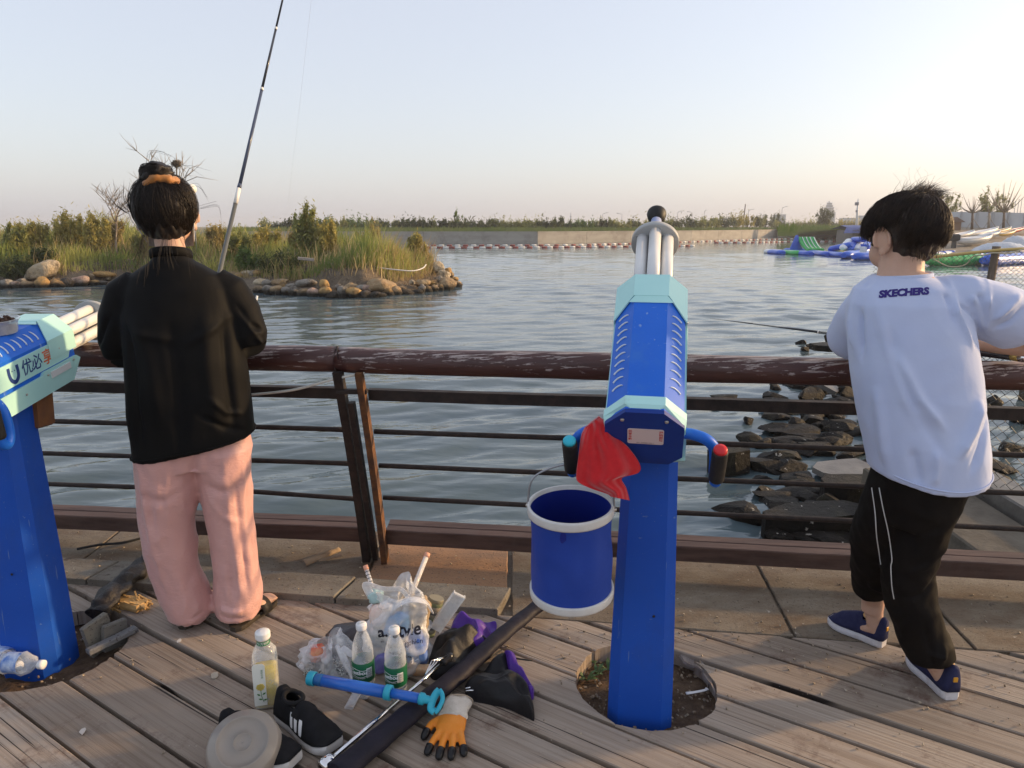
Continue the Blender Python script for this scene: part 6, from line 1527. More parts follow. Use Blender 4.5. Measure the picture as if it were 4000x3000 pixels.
# folded umbrella: black canopy, purple lining
def crumple(nm, outline, zc, h, seed, mats, parent, ridges=3, lift=0.0):
    """cloth heap over an outline on the deck"""
    pts = [G(x, y) for x, y in outline]; c = sum(pts, V((0, 0, 0))) / len(pts); n = 72; loop = bez(pts + [pts[0]], n); n = len(loop) - 1; m_ = 16; rs = []
    for i in range(m_ + 1):
        q = i / m_; row = []
        for j in range(n):
            p = c.lerp(loop[j], math.sin(q * math.pi / 2) ** .9); row.append(V((p.x, p.y, .004 + h * (1 - q ** 2.2))))
        rs.append(row)
    P_ = np.array([[tuple(p) for p in r] for r in rs]).reshape(-1, 3); q = np.repeat(np.arange(m_ + 1) / m_, n)
    rdg = 1 - np.abs(fnoise(P_ * np.array([1, 1, .3]), .13, seed)) * .9; P_[:, 2] += (.030 * rdg + .010 * fnoise(P_, .05, seed + 1) - .012) * (1 - q ** 4) + lift; P_[:, 2] = np.maximum(P_[:, 2], .003)
    mb = MB(); rs = [[V(P_[i * n + j]) for j in range(n)] for i in range(m_ + 1)]; mb.rings(rs, 0, True, False); return mb.build(nm, mats, parent)
UBK = M('umbrella_black', (.008, .008, .009), (.013, .012, .014), 20, .42, spec=.3, bmp=.5, bscale=35, bdist=.006, rough2=.55); UPU = M('umbrella_purple', (.06, .018, .22), (.09, .026, .30), 9, .4, bmp=.4, bscale=40, bdist=.005)
t = thing('umbrella', 'collapsed black umbrella with purple lining under the rod bag', 'umbrella', G(1900, 2650))
crumple('lining', [(1755, 2500), (1775, 2455), (1840, 2470), (1905, 2440), (1940, 2445), (1930, 2490), (1925, 2540), (1850, 2570), (1780, 2545)], 0, .060, 81, UPU, t)
crumple('canopy', [(1690, 2550), (1740, 2510), (1850, 2505), (1905, 2530), (1900, 2580), (1830, 2640), (1740, 2660), (1685, 2655), (1675, 2600)], 0, .075, 82, UBK, t)
crumple('canopy', [(1815, 2700), (1900, 2630), (1980, 2590), (2030, 2660), (2075, 2740), (2088, 2815), (2060, 2810), (1985, 2775), (1900, 2755), (1830, 2740)], 0, .055, 83, UBK, t)
crumple('lining', [(1965, 2590), (1990, 2575), (2015, 2620), (2045, 2640), (2060, 2670), (2085, 2690), (2080, 2740), (2040, 2720), (1990, 2650)], 0, .05, 84, UPU, t)
for x0, y0, x1, y1 in ((1990, 2600, 2080, 2612), (1818, 2722, 1862, 2714), (1818, 2732, 1862, 2728), (1850, 2640, 1960, 2570)): mb = MB(); mb.tube([G(x0, y0) + V((0, 0, .03)), G(x1, y1) + V((0, 0, .03))], .0028, 7); mb.build('rib', CHROME if y0 > 2650 else BLK, t)

# ---------- glove, palm-side down
def glove():
    c = G(1765, 2850); fwd = (G(1735, 2985) - G(1780, 2800)); fwd.z = 0; fwd.normalize(); sd = V((fwd.y, -fwd.x, 0)); t = thing('work_glove', 'orange work glove with black fingertips and pale cuff', 'glove', c)
    def L(s_, f, z): return c + sd * s_ + fwd * f + V((0, 0, z))
    ORG = M('glove_orange', (.70, .22, .02), (.76, .27, .035), 20, .45, bmp=.35, bscale=60, bdist=.003); CUF = M('glove_cuff', (.56, .50, .42), (.66, .60, .52), 40, .9, bmp=.6, bscale=300, bdist=.002, dirt=(.40, .34, .26), dscale=14)
    mb = MB(); rs = []
    mb.tube([L(0, -.035, .022), L(0, -.01, .024), L(0, .02, .022), L(0, .042, .018)], [(.040, .018), (.043, .020), (.044, .018), (.040, .013)], 20, up=(0, 0, 1))
    tips = []
    for s_, ln, sp in ((-.033, .078, -.016), (-.012, .094, -.006), (.010, .096, .004), (.031, .082, .016)):
        pts = [L(s_ * .9, .03, .018), L(s_ + sp * .4, .03 + ln * .45, .021), L(s_ + sp, .03 + ln * .8, .016), L(s_ + sp * 1.2, .03 + ln, .012)]; mb.tube(pts, [.0115, .0105, .0100, .0085], 12); tips.append(pts)
    tp = [L(.035, -.015, .02), L(.058, .008, .02), L(.068, .034, .016), L(.072, .052, .012)]; mb.tube(tp, [.014, .0125, .011, .0095], 12); tips.append(tp)
    me = remesh(mb, .0035, 4, 'hand'); obj('hand', me, ORG, t)
    for pts in tips:
        mb = MB(); a, b = pts[-2].lerp(pts[-1], -.25), pts[-1]; d_ = (b - a).normalized(); cv = [a, a.lerp(b, .4), b, b + d_ * .006, b + d_ * .010]; mb.tube(cv, [.0122, .0120, .0108, .0085, .003], 14); mb.build('fingertip', M('glove_black', (.012, .012, .013), rough=.3), t)
    mb = MB(); mb.tube([L(.003, -.010, .026), L(0, -.028, .024), L(-.002, -.055, .024), L(-.004, -.085, .024), L(-.006, -.098, .023)], [(.040, .0185), (.045, .021), (.040, .020), (.041, .021), (.043, .022)], 30, up=(0, 0, 1)); me = mb.mesh('cuff'); P_, N_ = get_co(me); P_ += N_ * (.0018 * fnoise(P_, .02, 3))[:, None]; set_co(me, P_); obj('cuff', me, CUF, t)
    mb = MB(); mb.tube([L(-.006, -.0975, .023), L(-.006, -.103, .023)], [(.0445, .0235), (.044, .023)], 30, up=(0, 0, 1)); mb.build('cuff_hem', M('cuff_hem', (.42, .33, .24), rough=.9), t)
glove()

# ---------- sneakers on the deck
def sneaker(nm, label, heel, toe, mats, ln=None, tilt=0.0, stripes=True, heelup=0.0, solek=1.0, cat='shoe', high=1.0, group=None, tab=None, parent=None):
    """mats: upper, sole, lining"""
    heel, toe = V(heel), V(toe); d_ = (toe - heel); Ls = d_.length if ln is None else ln; d_.normalize(); sd = V((d_.y, -d_.x, 0)).normalized(); up_ = sd.cross(d_).normalized()
    t = thing(nm, label, cat, heel, group) if parent is None else parent
    S = Ls / .25
    def L(x, y, z): return heel + d_ * (y * S) + sd * (x * S) + up_ * (z * S)
    # half widths along the shoe: (y, inner, outer)
    st = [(0.0, .021, .021), (.008, .031, .031), (.035, .034, .033), (.09, .034, .034), (.14, .041, .042), (.18, .046, .046), (.215, .041, .043), (.238, .034, .036), (.25, .024, .026)]
    ys = [i / 26 for i in range(27)]; yv = [q * .25 for q in ys]; wi = np.interp(yv, [s_[0] for s_ in st], [s_[1] for s_ in st]); wo = np.interp(yv, [s_[0] for s_ in st], [s_[2] for s_ in st])
    mb = MB(); rs = []
    for y, a, b in zip(yv, wi, wo):
        tz = .010 * max(0, (y - .19) / .06) ** 2; hh = (.034 - .008 * min(1, y / .12) + (.006 if y < .02 else 0)) * solek; r_ = []
        for u, v_ in ((-1, .15), (-.92, 0), (0, 0), (.92, 0), (1, .15), (1.03, .55), (.97, 1), (.5, 1.02), (-.5, 1.02), (-.97, 1), (-1.03, .55)): r_.append(L((b if u > 0 else a) * u * 1.06, y, tz + hh * v_))
        rs.append(r_)
    mb.rings(rs, 0, True); so = mb.build('sole', mats[1], t)
    # upper: closed loft, open at the ankle
    topz = np.interp(yv, [0, .01, .05, .085, .11, .15, .20, .235, .25], [.094 * high, .100 * high, .084 * high, .080 * high, .090 * high, .078 * high, .060 * high, .045, .034]); rs = []; n = 22
    for k_, (y, a, b, tz) in enumerate(zip(yv, wi, wo, topz)):
        bz0 = .027 * solek + .010 * max(0, (y - .19) / .06) ** 2; r_ = []
        for j in range(n):
            th = math.pi * (j / (n - 1)); c, s_ = -math.cos(th), math.sin(th); sx = math.copysign(abs(c) ** .75, c); wz = s_ ** .72
            nar = 1 - (.42 if y > .06 else .30) * wz * (1 if y < .2 else .6); r_.append(L((b if c > 0 else a) * sx * nar * 1.0, y + (.006 * (1 - s_) * 0), bz0 + (tz - bz0) * wz))
        rs.append(r_)
    op = (.032, .094); mbU = MB(); mbI = MB(); vs = [p for r_ in rs for p in r_]; fs = []
    for i in range(len(rs) - 1):
        for j in range(n - 1):
            ym = (yv[i] + yv[i + 1]) / 2; mid = abs(j + .5 - (n - 1) / 2)
            if op[0] < ym < op[1] and mid < 4.6: continue
            fs.append((i * n + j, i * n + j + 1, (i + 1) * n + j + 1, (i + 1) * n + j))
    fs.append(tuple(reversed(range(n)))); fs.append(tuple((len(rs) - 1) * n + j for j in range(n)))
    mbU.add(vs, fs, 0, True); me = mbU.mesh('upper'); o = obj('upper', me, mats[0], t)
    so_ = o.modifiers.new('thick', 'SOLIDIFY'); so_.thickness = .005 * S; so_.offset = 1.0
    mbI.lathe([(.001, .014), (.020, .014), (.023, .03)], (0, 0, 0), None, 18, cap=False); mbI.v = [tuple(L(p[0] * 1.15, .055 + p[1] * 1.6, p[2] + .012)) for p in mbI.v]; mbI.build('insole', mats[2], t)
    # padded collar
    mb = MB(); cv = []
    for i in range(29):
        a = 2 * math.pi * i / 28; y = (op[0] + op[1]) / 2 + (op[1] - op[0]) / 2 * math.cos(a) * 1.02; x = .0245 * math.sin(a); z = float(np.interp(y, [0, .02, .05, .09], [.102 * high, .098 * high, .086 * high, .088 * high])); cv.append(L(x, y, z))
    mb.tube(cv, .0068 * S, 8, cap=False); mb.build('collar', mats[2] if tab is None else mats[3], t)
    if stripes:
        tr_ = tree_of(me); 
        for s_ in (1, -1):
            for k_ in range(3):
                y0 = .108 + k_ * .024; mb = MB(); nn_ = 6; vs = []
                for i in range(nn_ + 1):
                    q = i / nn_; w = .0075 * (.75 if i in (0, nn_) else 1)
                    vs += [V((y0 - w - .016 * q, -.005 + .034 * q, 0)), V((y0 + w - .016 * q, -.005 + .034 * q, 0))]
                mb.add(vs, [(2 * i, 2 * i + 1, 2 * i + 3, 2 * i + 2) for i in range(nn_)]); m2 = mb.mesh('stripe')
                for v in m2.vertices:
                    p = L(s_ * .10, v.co.x, .040 + v.co.y); h_ = tr_.ray_cast(p, (-sd * s_ - up_ * .04).normalized()); v.co = (h_[0] + sd * (s_ * .0066 * S) + up_ * .002) if h_[0] is not None else p
                obj('stripe', m2, M('stripe_white', (.75, .75, .74), rough=.5), t)
        mb = MB(); rs = []
        for y, z in ((.098, .083), (.118, .084), (.128, .078)): rs.append([L(x, y, z - abs(x) * 20 * abs(x) * .9 - .0) for x in (-.034, -.026, -.014, 0, .014, .026, .034)] + [L(x, y, z + .006 - abs(x) * 20 * abs(x) * .9) for x in (.034, .026, .014, 0, -.014, -.026, -.034)])
        mb.rings(rs, 0, True); mb.build('strap', mats[2], t)
    if tab is not None:
        mb = MB(); mb.box(L(0, -.006, .066 * high), (.016 * S, .005 * S, .020 * S), Matrix((sd, d_, up_)).transposed(), ch=.0015); mb.build('pull_tab', tab, t)
    return t
UPB = M('sneaker_black', (.009, .009, .010), (.014, .014, .016), 40, .8, spec=.15, bmp=.4, bscale=260, bdist=.0015); SOW = M('sneaker_sole_white', (.56, .55, .54), (.48, .45, .42), 12, .5, dirt=(.34, .29, .25), dscale=9); LIB = M('sneaker_lining', (.008, .008, .009), rough=.9)
sneaker('sneaker', 'black child sneaker with three white stripes beside the tea bottle', G(1105, 2795) + V((0, .0, .002)), G(1285, 2925) + V((0, 0, .002)), (UPB, SOW, LIB), ln=.255)
sneaker('sneaker', 'black child sneaker half hidden under the round tub', G(885, 2895) + V((.0, .0, .002)), G(1120, 2985) + V((0, 0, .002)), (UPB, SOW, LIB), ln=.255)
# translucent round tub leaning upside down on the hidden sneaker
TUBM = M('milky_tub', (.36, .315, .27), (.40, .355, .31), 6, .3, spec=.6, trans=.25, alpha=.93, bmp=.08, bscale=30)
p = G(975, 2975) + V((-.002, -.02, .060)); RT = Matrix.Rotation(rad(30), 3, 'X') @ Matrix.Rotation(rad(6), 3, 'Y'); t = thing('tub', 'milky round plastic tub lying upside down over a sneaker', 'tub', p)
mb = MB(); mb.lathe([(.090, -.060), (.093, -.058), (.093, -.052), (.089, -.050), (.088, .0), (.085, .020), (.078, .032), (.064, .0365), (.062, .0400), (.058, .0400), (.056, .0345), (.023, .0340), (.022, .0362), (.020, .0362), (.019, .0340), (.001, .0338)], p, RT, 64, cap=False); mb.build('shell', TUBM, t); t.scale = (1.12, 1.12, 1.12)

# ---------- bits and pieces
p = G(1250, 2185, .03); t = thing('bark_strip', 'curled brown cardboard strip on the granite behind the post', 'cardboard', p); mb = MB(); rs = []
CARD = M('brown_card', (.27, .19, .12), (.33, .25, .17), 14, .85)
a, b = G(1185, 2212, .004), G(1325, 2155, .004); d_ = (b - a).normalized(); sv = V((d_.y, -d_.x, 0))
for i in range(13):
    q = i / 12; c = a.lerp(b, q); w = .018 * (1 - .5 * q) + .004; rs.append([c + sv * (w * math.cos(k_)) + V((0, 0, .006 + w * .85 * math.sin(k_) * (1 if k_ > 0 else 0) + .003)) for k_ in (-.5, 0, .7, 1.4, 2.1)] )
mb.rings(rs, 0, True, False, False); o = mb.build('strip', CARD, t); o.modifiers.new('s', 'SOLIDIFY').thickness = .002
mb = MB(); mb.box(G(1290, 2178, .02), (.10, .022, .003), rotz(.28) @ Matrix.Rotation(-.12, 3, 'Y')); mb.build('flap', CARD, t)
def chip(px, py, s_, lab, seed, m_):
    p = G(px, py) + V((0, 0, .004)); r_ = random.Random(seed); mb = MB(); mb.prism([(s_ * r_.uniform(.6, 1.1) * math.cos(a * .898), .7 * s_ * r_.uniform(.6, 1.1) * math.sin(a * .898)) for a in range(7)], .002, Matrix.Translation(p) @ Matrix.Rotation(.15, 4, 'X') @ rotz(r_.uniform(0, 3)).to_4x4()); mb.build('paper_scrap', m_, label=lab, cat='scrap')
chip(838, 2644, .022, 'torn pale paper scrap on the planks left of the tea bottle', 3, M('scrap_pale', (.40, .35, .28), rough=.9)); chip(325, 2862, .014, 'small pale crumb on the planks at lower left', 5, M('scrap_pale2', (.5, .46, .42), rough=.9)); chip(700, 2508, .012, 'white flake in the plank gap below the sandals', 6, M('scrap_white', (.6, .58, .54), rough=.8)); chip(2190, 2185, .03, 'white plastic scrap under the base beam left of the bucket', 7, M('scrap_plastic', (.7, .68, .64), rough=.4))
# pit things: white spoon handle, splinters, weeds
p = A(2720, 2706, 2.0); c = G(2722, 2708, -.035); mb = MB(); cv = bez([c + V((-.037, -.006, .004)), c + V((-.005, -.002, .006)), c + V((.028, .008, .006)), c + V((.038, .014, .008))], 14); mb.tube(cv, [(.0065, .002)] * 3 + [(.0052, .002)] * (len(cv) - 5) + [(.0075, .003), (.005, .002)], 10, up=(0, 0, 1)); mb.build('spoon_handle', M('white_plastic', (.70, .69, .68), rough=.4), label='broken white plastic spoon handle in the soil pit', cat='plastic')
SPL = M('grey_splinter', (.19, .155, .135), (.29, .25, .225), 9, .9, stretch=(6, 1, 1), bmp=.6, bscale=50)
for k, (x0, y0, x1, y1, w, lab) in enumerate(((2660, 2560, 2742, 2625, .022, 'broad grey wood splinter at the back of the soil pit'), (2735, 2590, 2795, 2715, .012, 'long dark splinter along the right rim of the pit'), (2560, 2700, 2575, 2640, .004, 'thin twig beside the post foot in the pit'), (2330, 2540, 2385, 2515, .010, 'splintered plank end at the back left of the pit'))):
    a, b = G(x0, y0, -.02), G(x1, y1, -.012); d_ = (b - a).normalized(); sv = V((d_.y, -d_.x, 0)); mb = MB(); rs = []
    for i in range(9): q = i / 8; c = a.lerp(b, q) + V((0, 0, .004 * math.sin(q * 9 + k))); ww = w * (.25 + .75 * math.sin(math.pi * min(1, q * 1.1 + .12))) * (1 + .2 * math.sin(i * 3)); rs.append([c - sv * ww, c + sv * ww, c + sv * ww * .8 + V((0, 0, .009)), c - sv * ww * .8 + V((0, 0, .006))])
    mb.rings(rs, 0, False); mb.build('wood_splinter', SPL, label=lab, cat='splinter')
for k, (x, y) in enumerate(((2305, 2590), (2330, 2640), (2290, 2660), (2375, 2620), (2350, 2560))):
    b = G(x, y, -.05); t = thing('weed', f'{ORD[k]} small green weed in the pit left of the blue post', 'weed', b, 'weeds in the soil pit'); r_ = random.Random(k)
    for i in range(7):
        a = r_.uniform(0, 6.28); L_ = r_.uniform(.025, .045); e_ = b + V((L_ * math.cos(a), L_ * math.sin(a), r_.uniform(.015, .035))); sv = V((-math.sin(a), math.cos(a), 0)) * .0065; m1 = b.lerp(e_, .55) + V((0, 0, .008)); mb = MB(); mb.add([b - sv * .2, b + sv * .2, m1 + sv, e_, m1 - sv], [(0, 1, 2, 4), (4, 2, 3)]); mb.build('leaf', M('weed_green', (.06, .11, .045), (.10, .16, .06), 40, .7), t)
# left pillar foot: stone offcuts, wood chunk, wrapped hose, bottles
def off(nm, c, size, rot, m_, lab, cat='stone'):
    mb = MB(); mb.box(c, size, rot, ch=.004); o = mb.build(nm, m_, label=lab, cat=cat); return o
off('stone_offcut', G(385, 2480, .02), (.022, .095, .13), rotz(-.45) @ Matrix.Rotation(.18, 3, 'X'), GRANITE, 'grey stone offcut on edge against the left blue post'); off('stone_offcut', G(447, 2480, .01), (.020, .085, .10), rotz(-.5) @ Matrix.Rotation(-.1, 3, 'X'), concrete_mat('dark_offcut', (.13, .125, .11), (.18, .17, .15), (.1, .08, .06)), 'darker stone offcut behind the first one')
off('stone_strip', G(440, 2500, .012), (.030, .17, .022), rotz(-.62) @ Matrix.Rotation(.05, 3, 'X'), concrete_mat('strip_granite', (.14, .14, .145), (.2, .2, .2), (.12, .1, .09)), 'narrow dark granite strip lying in front of the offcuts')
p = G(350, 2512, -.03); mb = MB(); mb.lathe([(.001, 0), (.03, .0), (.034, .01), (.034, .02), (.030, .022), (.001, .018)], p, Matrix.Rotation(.6, 3, 'Y') @ Matrix.Rotation(-.7, 3, 'X'), 24); mb.build('jar_lid', M('lid_pale', (.55, .58, .56), rough=.45), label='pale round lid stuck in the soil by the left post', cat='lid')
WRAP = M('black_wrap', (.018, .016, .016), (.035, .03, .028), 14, .5, bmp=.9, bscale=18, bdist=.02)
t = thing('wrapped_hose', 'black plastic-wrapped bundle running back from the left post', 'hose', G(400, 2330)); mb = MB(); cv = bez([G(375, 2400, .03), G(415, 2345, .05), G(470, 2280, .055), G(560, 2205, .05), G(640, 2140, .045)], 40); mb.tube(cv, [(.046 + .004 * math.sin(i * .8), .030 + .003 * math.sin(i * 1.3)) for i in range(len(cv))], 24, up=(0, 0, 1)); me = mb.mesh('wrap'); P_, N_ = get_co(me); P_ += N_ * (.010 * (1 - np.abs(fnoise(P_ * np.array([1, 1, 2]), .07, 5))))[:, None]; set_co(me, P_); obj('wrap', me, WRAP, t)
mb = MB(); cv = bez([G(300, 2145, .02), G(390, 2128, .02), G(480, 2120, .02), G(560, 2100, .02)], 20); mb.tube(cv, .006, 8); mb.build('cable', BLK, label='thin black cable on the concrete under the left base beam', cat='cable')
p = G(500, 2365, .01); t = thing('wood_chunk', 'torn orange wood fibres beside the wrapped bundle', 'wood', p); mb = MB(); r_ = random.Random(9)
for i in range(34): c = p + V((r_.uniform(-.06, .09), r_.uniform(-.035, .045), r_.uniform(0, .02))); mb.box(c, (r_.uniform(.03, .07), .006, .008), rotz(r_.gauss(-.5, .3)) @ Matrix.Rotation(r_.gauss(.2, .3), 3, 'Y'))
mb.box(p + V((.0, .01, .004)), (.16, .07, .03), rotz(-.4), ch=.01); mb.build('fibres', M('raw_wood', (.42, .25, .09), (.55, .36, .16), 30, .85), t)
for k, (x, y, rot, lab) in enumerate(((25, 2600, .9, 'crumpled clear bottle at the left edge, upper of two'), (70, 2625, .2, 'crumpled clear bottle at the left edge, lower of two'))):
    p = G(x, y) + V((0, 0, .034)); t = thing('plastic_bottle', lab, 'bottle', p, 'discarded bottles'); d_ = V((math.cos(rot), -math.sin(rot) * .5, .0)).normalized(); mb = MB(); mb.lathe([(.020, -.085), (.031, -.078), (.033, -.05), (.029, -.042), (.033, -.034), (.030, .0), (.033, .03), (.026, .055), (.013, .075), (.013, .088)], p, aim(d_), 28); me = mb.mesh('body'); P_, N_ = get_co(me); P_ += N_ * (.0035 * fnoise(P_, .025, k + 5))[:, None]; set_co(me, P_); obj('body', me, PET, t)
    mb = MB(); mb.lathe([(.0342, -.03), (.0342, .024)], p, aim(d_), 28, cap=False); mb.build('label_band', M('label_blue_%d' % k, (.06, .16, .48), (.5, .6, .75), 30, .35), t); mb = MB(); mb.lathe([(.015, .082), (.015, .098), (.006, .099)], p, aim(d_), 18); mb.build('cap', WCAP, t)
mb = MB(); c = G(25, 2385, .03); P0 = MB(); P0.ball(c, (.10, .12, .045), 20, 12); me = P0.mesh('s'); P_, N_ = get_co(me); P_ += N_ * (.012 * fnoise(P_, .06, 8))[:, None]; P_[:, 2] = np.maximum(P_[:, 2], .003); set_co(me, P_); obj('blue_bundle', me, M('faded_blue_cloth', (.05, .09, .17), (.08, .13, .22), 20, .7), label='faded blue bundle on the deck at the far left edge', cat='bundle')
# ================================================================== PEOPLE
SKIN = M('skin', (.50, .31, .22), (.54, .34, .25), 30, .5, sss=.12, bmp=.06, bscale=300, bdist=.001)
HAIRB = M('hair_black', (.010, .0075, .0065), (.024, .017, .013), 40, .48, spec=.35, bmp=.5, bscale=90, bdist=.004)
HAIRN = M('hair_dark_brown', (.018, .012, .009), (.045, .028, .018), 40, .45, spec=.4, bmp=.5, bscale=90, bdist=.004)
def sat_mat():
    m, nt, bs = newmat('pink_satin'); b = mix(nt, noise_fac(nt, 5, 4, (1, 1, 1), .3, .7), (.61, .335, .305), (.65, .365, .33))
    nt.links.new(b, bs.inputs['Base Color']); bs.inputs['Roughness'].default_value = .42; bs.inputs['Specular IOR Level'].default_value = .45; bs.inputs['Sheen Weight'].default_value = .25
    k = bump(nt, bs, noise_fac(nt, 34, 5, (1, 1, 2.4), 0, 1, dist=1.0), .5, .006); bump(nt, bs, noise_fac(nt, 120, 3, (1, 1, 1.6), 0, 1, dist=.6), .35, .0016, k); return m
SATIN = sat_mat()
JACK = M('black_jacket', (.0045, .0045, .0050), (.0065, .0062, .0058), 8, .62, spec=.12, bmp=.25, bscale=26, bdist=.004, rough2=.7)
SHIRT = M('white_cotton_blue_shade', (.47, .535, .72), (.44, .505, .70), 10, .85, sheen=.2, bmp=.22, bscale=60, bdist=.003)  # white cotton with the blue of skylit shade put into its colour
BPANT = M('black_track_pants', (.007, .006, .006), (.011, .009, .008), 12, .7, spec=.1, bmp=.35, bscale=30, bdist=.005)
def ell(mb, c, r, R=None, n=20, m=14): mb.ball(c, tuple(r), n, m, 0, R)
def hand(mb, wrist, d, up, curl=.9, s=1.0, side=1):
    """palm, four fingers of unequal length curled, thumb leaving the side of the palm"""
    d = V(d).normalized(); up = V(up); up = (up - d * up.dot(d)).normalized(); sd = d.cross(up)
    pc = wrist + d * .045 * s; mb.tube([wrist - d * .02, wrist + d * .01 * s, pc, wrist + d * .085 * s], [(.026 * s, .02 * s), (.032 * s, .017 * s), (.040 * s, .015 * s), (.038 * s, .012 * s)], 14, up=up)
    for k, (o, L) in enumerate(((-.030, .060), (-.010, .072), (.010, .068), (.029, .054))):
        p = wrist + d * .080 * s + sd * (o * s); pts = [p]; a = 0
        for f in (.42, .33, .25): a += curl * .75; dd = d * math.cos(a) - up * math.sin(a); p = p + dd * (L * f * s); pts.append(p)
        mb.tube(pts, [.0095 * s, .009 * s, .0085 * s, .007 * s], 10)
    p = wrist + d * .025 * s + sd * (side * .034 * s); pts = [p - sd * side * .012 * s, p]; q = (d * .6 + sd * side * .55 - up * .5).normalized(); pts += [p + q * .03 * s, p + q * .045 * s + (d * .5 - up * .6) * .022 * s]
    mb.tube(pts, [.013 * s, .012 * s, .0105 * s, .008 * s], 10)
def foot(mb, ankle, heel, toe):
    d = (toe - heel).normalized(); mb.tube([ankle + V((0, 0, .06)), ankle, heel.lerp(toe, .18) + V((0, 0, .035))], [.036, .034, .03], 12)
    mb.tube([heel + V((0, 0, .024)) + d * .008, heel.lerp(toe, .25) + V((0, 0, .032)), heel.lerp(toe, .6) + V((0, 0, .024)), heel.lerp(toe, .84) + V((0, 0, .016))], [(.024, .022), (.030, .030), (.040, .022), (.038, .013)], 14, up=(0, 0, 1))
    sd = V((d.y, -d.x, 0))
    for o, L in ((-.026, .20), (-.012, .22), (.001, .21), (.014, .19), (.026, .165)): b = heel.lerp(toe, .78) + sd * o + V((0, 0, .012)); mb.tube([b, b + d * L * .16, b + d * L * .26 - V((0, 0, .003))], [.010, .0095, .008], 8)
def head(mb, c, R, s=1.0, ear=1.0):
    P_ = lambda x, y, z: c + R @ V((x * s, y * s, z * s))
    ell(mb, P_(0, -.008, .02), (.076 * s, .094 * s, .098 * s), R); ell(mb, P_(0, .028, -.045), (.060 * s, .062 * s, .068 * s), R); ell(mb, P_(0, .055, -.085), (.030 * s, .028 * s, .024 * s), R)
    for q in (-1, 1): ell(mb, P_(q * .040, .050, -.040), (.030 * s, .032 * s, .040 * s), R, 12, 8)
    mb.tube([P_(0, .088, .012), P_(0, .100, -.015), P_(0, .106, -.030)], [.010 * s, .012 * s, .015 * s], 10)
    mb.tube([P_(-.022, .088, -.062), P_(0, .094, -.060), P_(.022, .088, -.062)], [.005 * s, .008 * s, .005 * s], 8)
    for q in (-1, 1):
        ell(mb, P_(q * .032, .078, .010), (.015 * s, .012 * s, .009 * s), R, 10, 8)
        e = P_(q * (.080 + .010 * (ear - 1)), -.008, -.012); Re = R @ Matrix.Rotation(q * -.38, 3, 'Z')
        s0 = s; s = s * ear
        ell(mb, e, (.006 * s, .018 * s, .030 * s), Re, 16, 12)
        pts = [e + Re @ V((q * (.009 - .004 * abs(math.sin(a)) ) * s, .017 * s * math.cos(a) + .002, .029 * s * math.sin(a) + .001)) for a in [rad(-30 + 24 * k) for k in range(11)]]; mb.tube(pts, [.0040 * s] * 11, 8)
        ell(mb, e + Re @ V((q * .004, .005 * s, -.026 * s)), (.006 * s, .009 * s, .010 * s), Re, 10, 8); s = s0
def skinface(me, c, R, s):
    """colour slots: eyes and lips are separate small parts"""
    pass
def strands(c, rad3, R, pairs, lift=lambda t, k: 0.0, r=.0006, seg=8, jit=.05, rg=None, sides=3, wob=.02):
    mb = MB(); c = V(c)
    for k, (a, b) in enumerate(pairs):
        a = V(a).normalized(); b = V(b).normalized(); om = max(.05, a.angle(b)); pts = []; ph = rg.uniform(0, 6.28); w = rg.gauss(0, wob)
        ax = a.cross(b); ax = ax.normalized() if ax.length > 1e-5 else V((1, 0, 0))
        for i in range(seg + 1):
            t = i / seg; q = a * (math.sin((1 - t) * om) / math.sin(om)) + b * (math.sin(t * om) / math.sin(om)); q = q + ax * (w * math.sin(math.pi * t + ph * .3)); q.normalize()
            f = 1 + lift(t, k); pts.append(c + R @ V((q.x * rad3[0] * f, q.y * rad3[1] * f, q.z * rad3[2] * f)))
        mb.tube(pts, [r * (1 - .5 * i / seg) for i in range(seg + 1)], sides, cap=False)
    return mb
def crumple_cloth(me, lst, seed, amp=.004, sc=.09, amp2=.0015, sc2=.035, aniso=(1, 1, 1), mask=None):
    P_, N_ = get_co(me); P_ = folds(P_, N_, lst); set_co(me, P_); P_, N_ = get_co(me)
    a = 1 - np.abs(fnoise(P_ * np.array(aniso), sc, seed)) * 1.2; b = fnoise(P_ * np.array(aniso), sc2, seed + 1); d = amp * a + amp2 * b
    if mask is not None: d = d * mask(P_)
    P_ = P_ + N_ * d[:, None]; set_co(me, P_); return me

# ------------------------------------------------------------------ the angler in black jacket and pink trousers
WO = V((-1.125, 2.43, 0)); wa = rad(17); RW, FW = V((math.cos(wa), math.sin(wa), 0)), V((-math.sin(wa), math.cos(wa), 0))
def L(x, y, z): return WO + RW * (x * .905) + FW * y + V((0, 0, z))
RL = Matrix((RW, FW, V((0, 0, 1)))).transposed()
wom = thing('person', 'person in black jacket and pink trousers, hair in a bun, fishing over the railing', 'person', WO)
HC = L(-.022, .035, 1.490); RH = RL @ Matrix.Rotation(rad(-6), 3, 'X') @ Matrix.Rotation(rad(-4), 3, 'Z')
RODH = V((-1.159, 2.71, 1.08))
rod_a, rod_b = V((-1.134, 2.85, 1.327)), V((-1.02, 3.48, 2.435)); rod_d = (rod_b - rod_a).normalized()
mb = MB(); head(mb, HC, RH, .98, 1.3)
mb.tube([L(-.012, -.005, 1.30), L(-.012, .0, 1.37), L(-.018, .012, 1.42), L(-.022, .022, 1.46)], [.060, .047, .046, .050], 16)
mb.tube([L(0, 0, .62), L(0, 0, .76), L(0, 0, .90), L(0, 0, 1.0), L(0, .0, 1.15), L(0, 0, 1.25), L(-.01, 0, 1.32)], [(.13, .09), (.15, .10), (.135, .09), (.125, .085), (.15, .095), (.155, .085), (.07, .06)], 20, up=RW.cross(V((0, 0, 1))))
hR, hL_ = RODH + V((.02, -.055, -.01)), RODH + V((-.05, -.05, -.065))
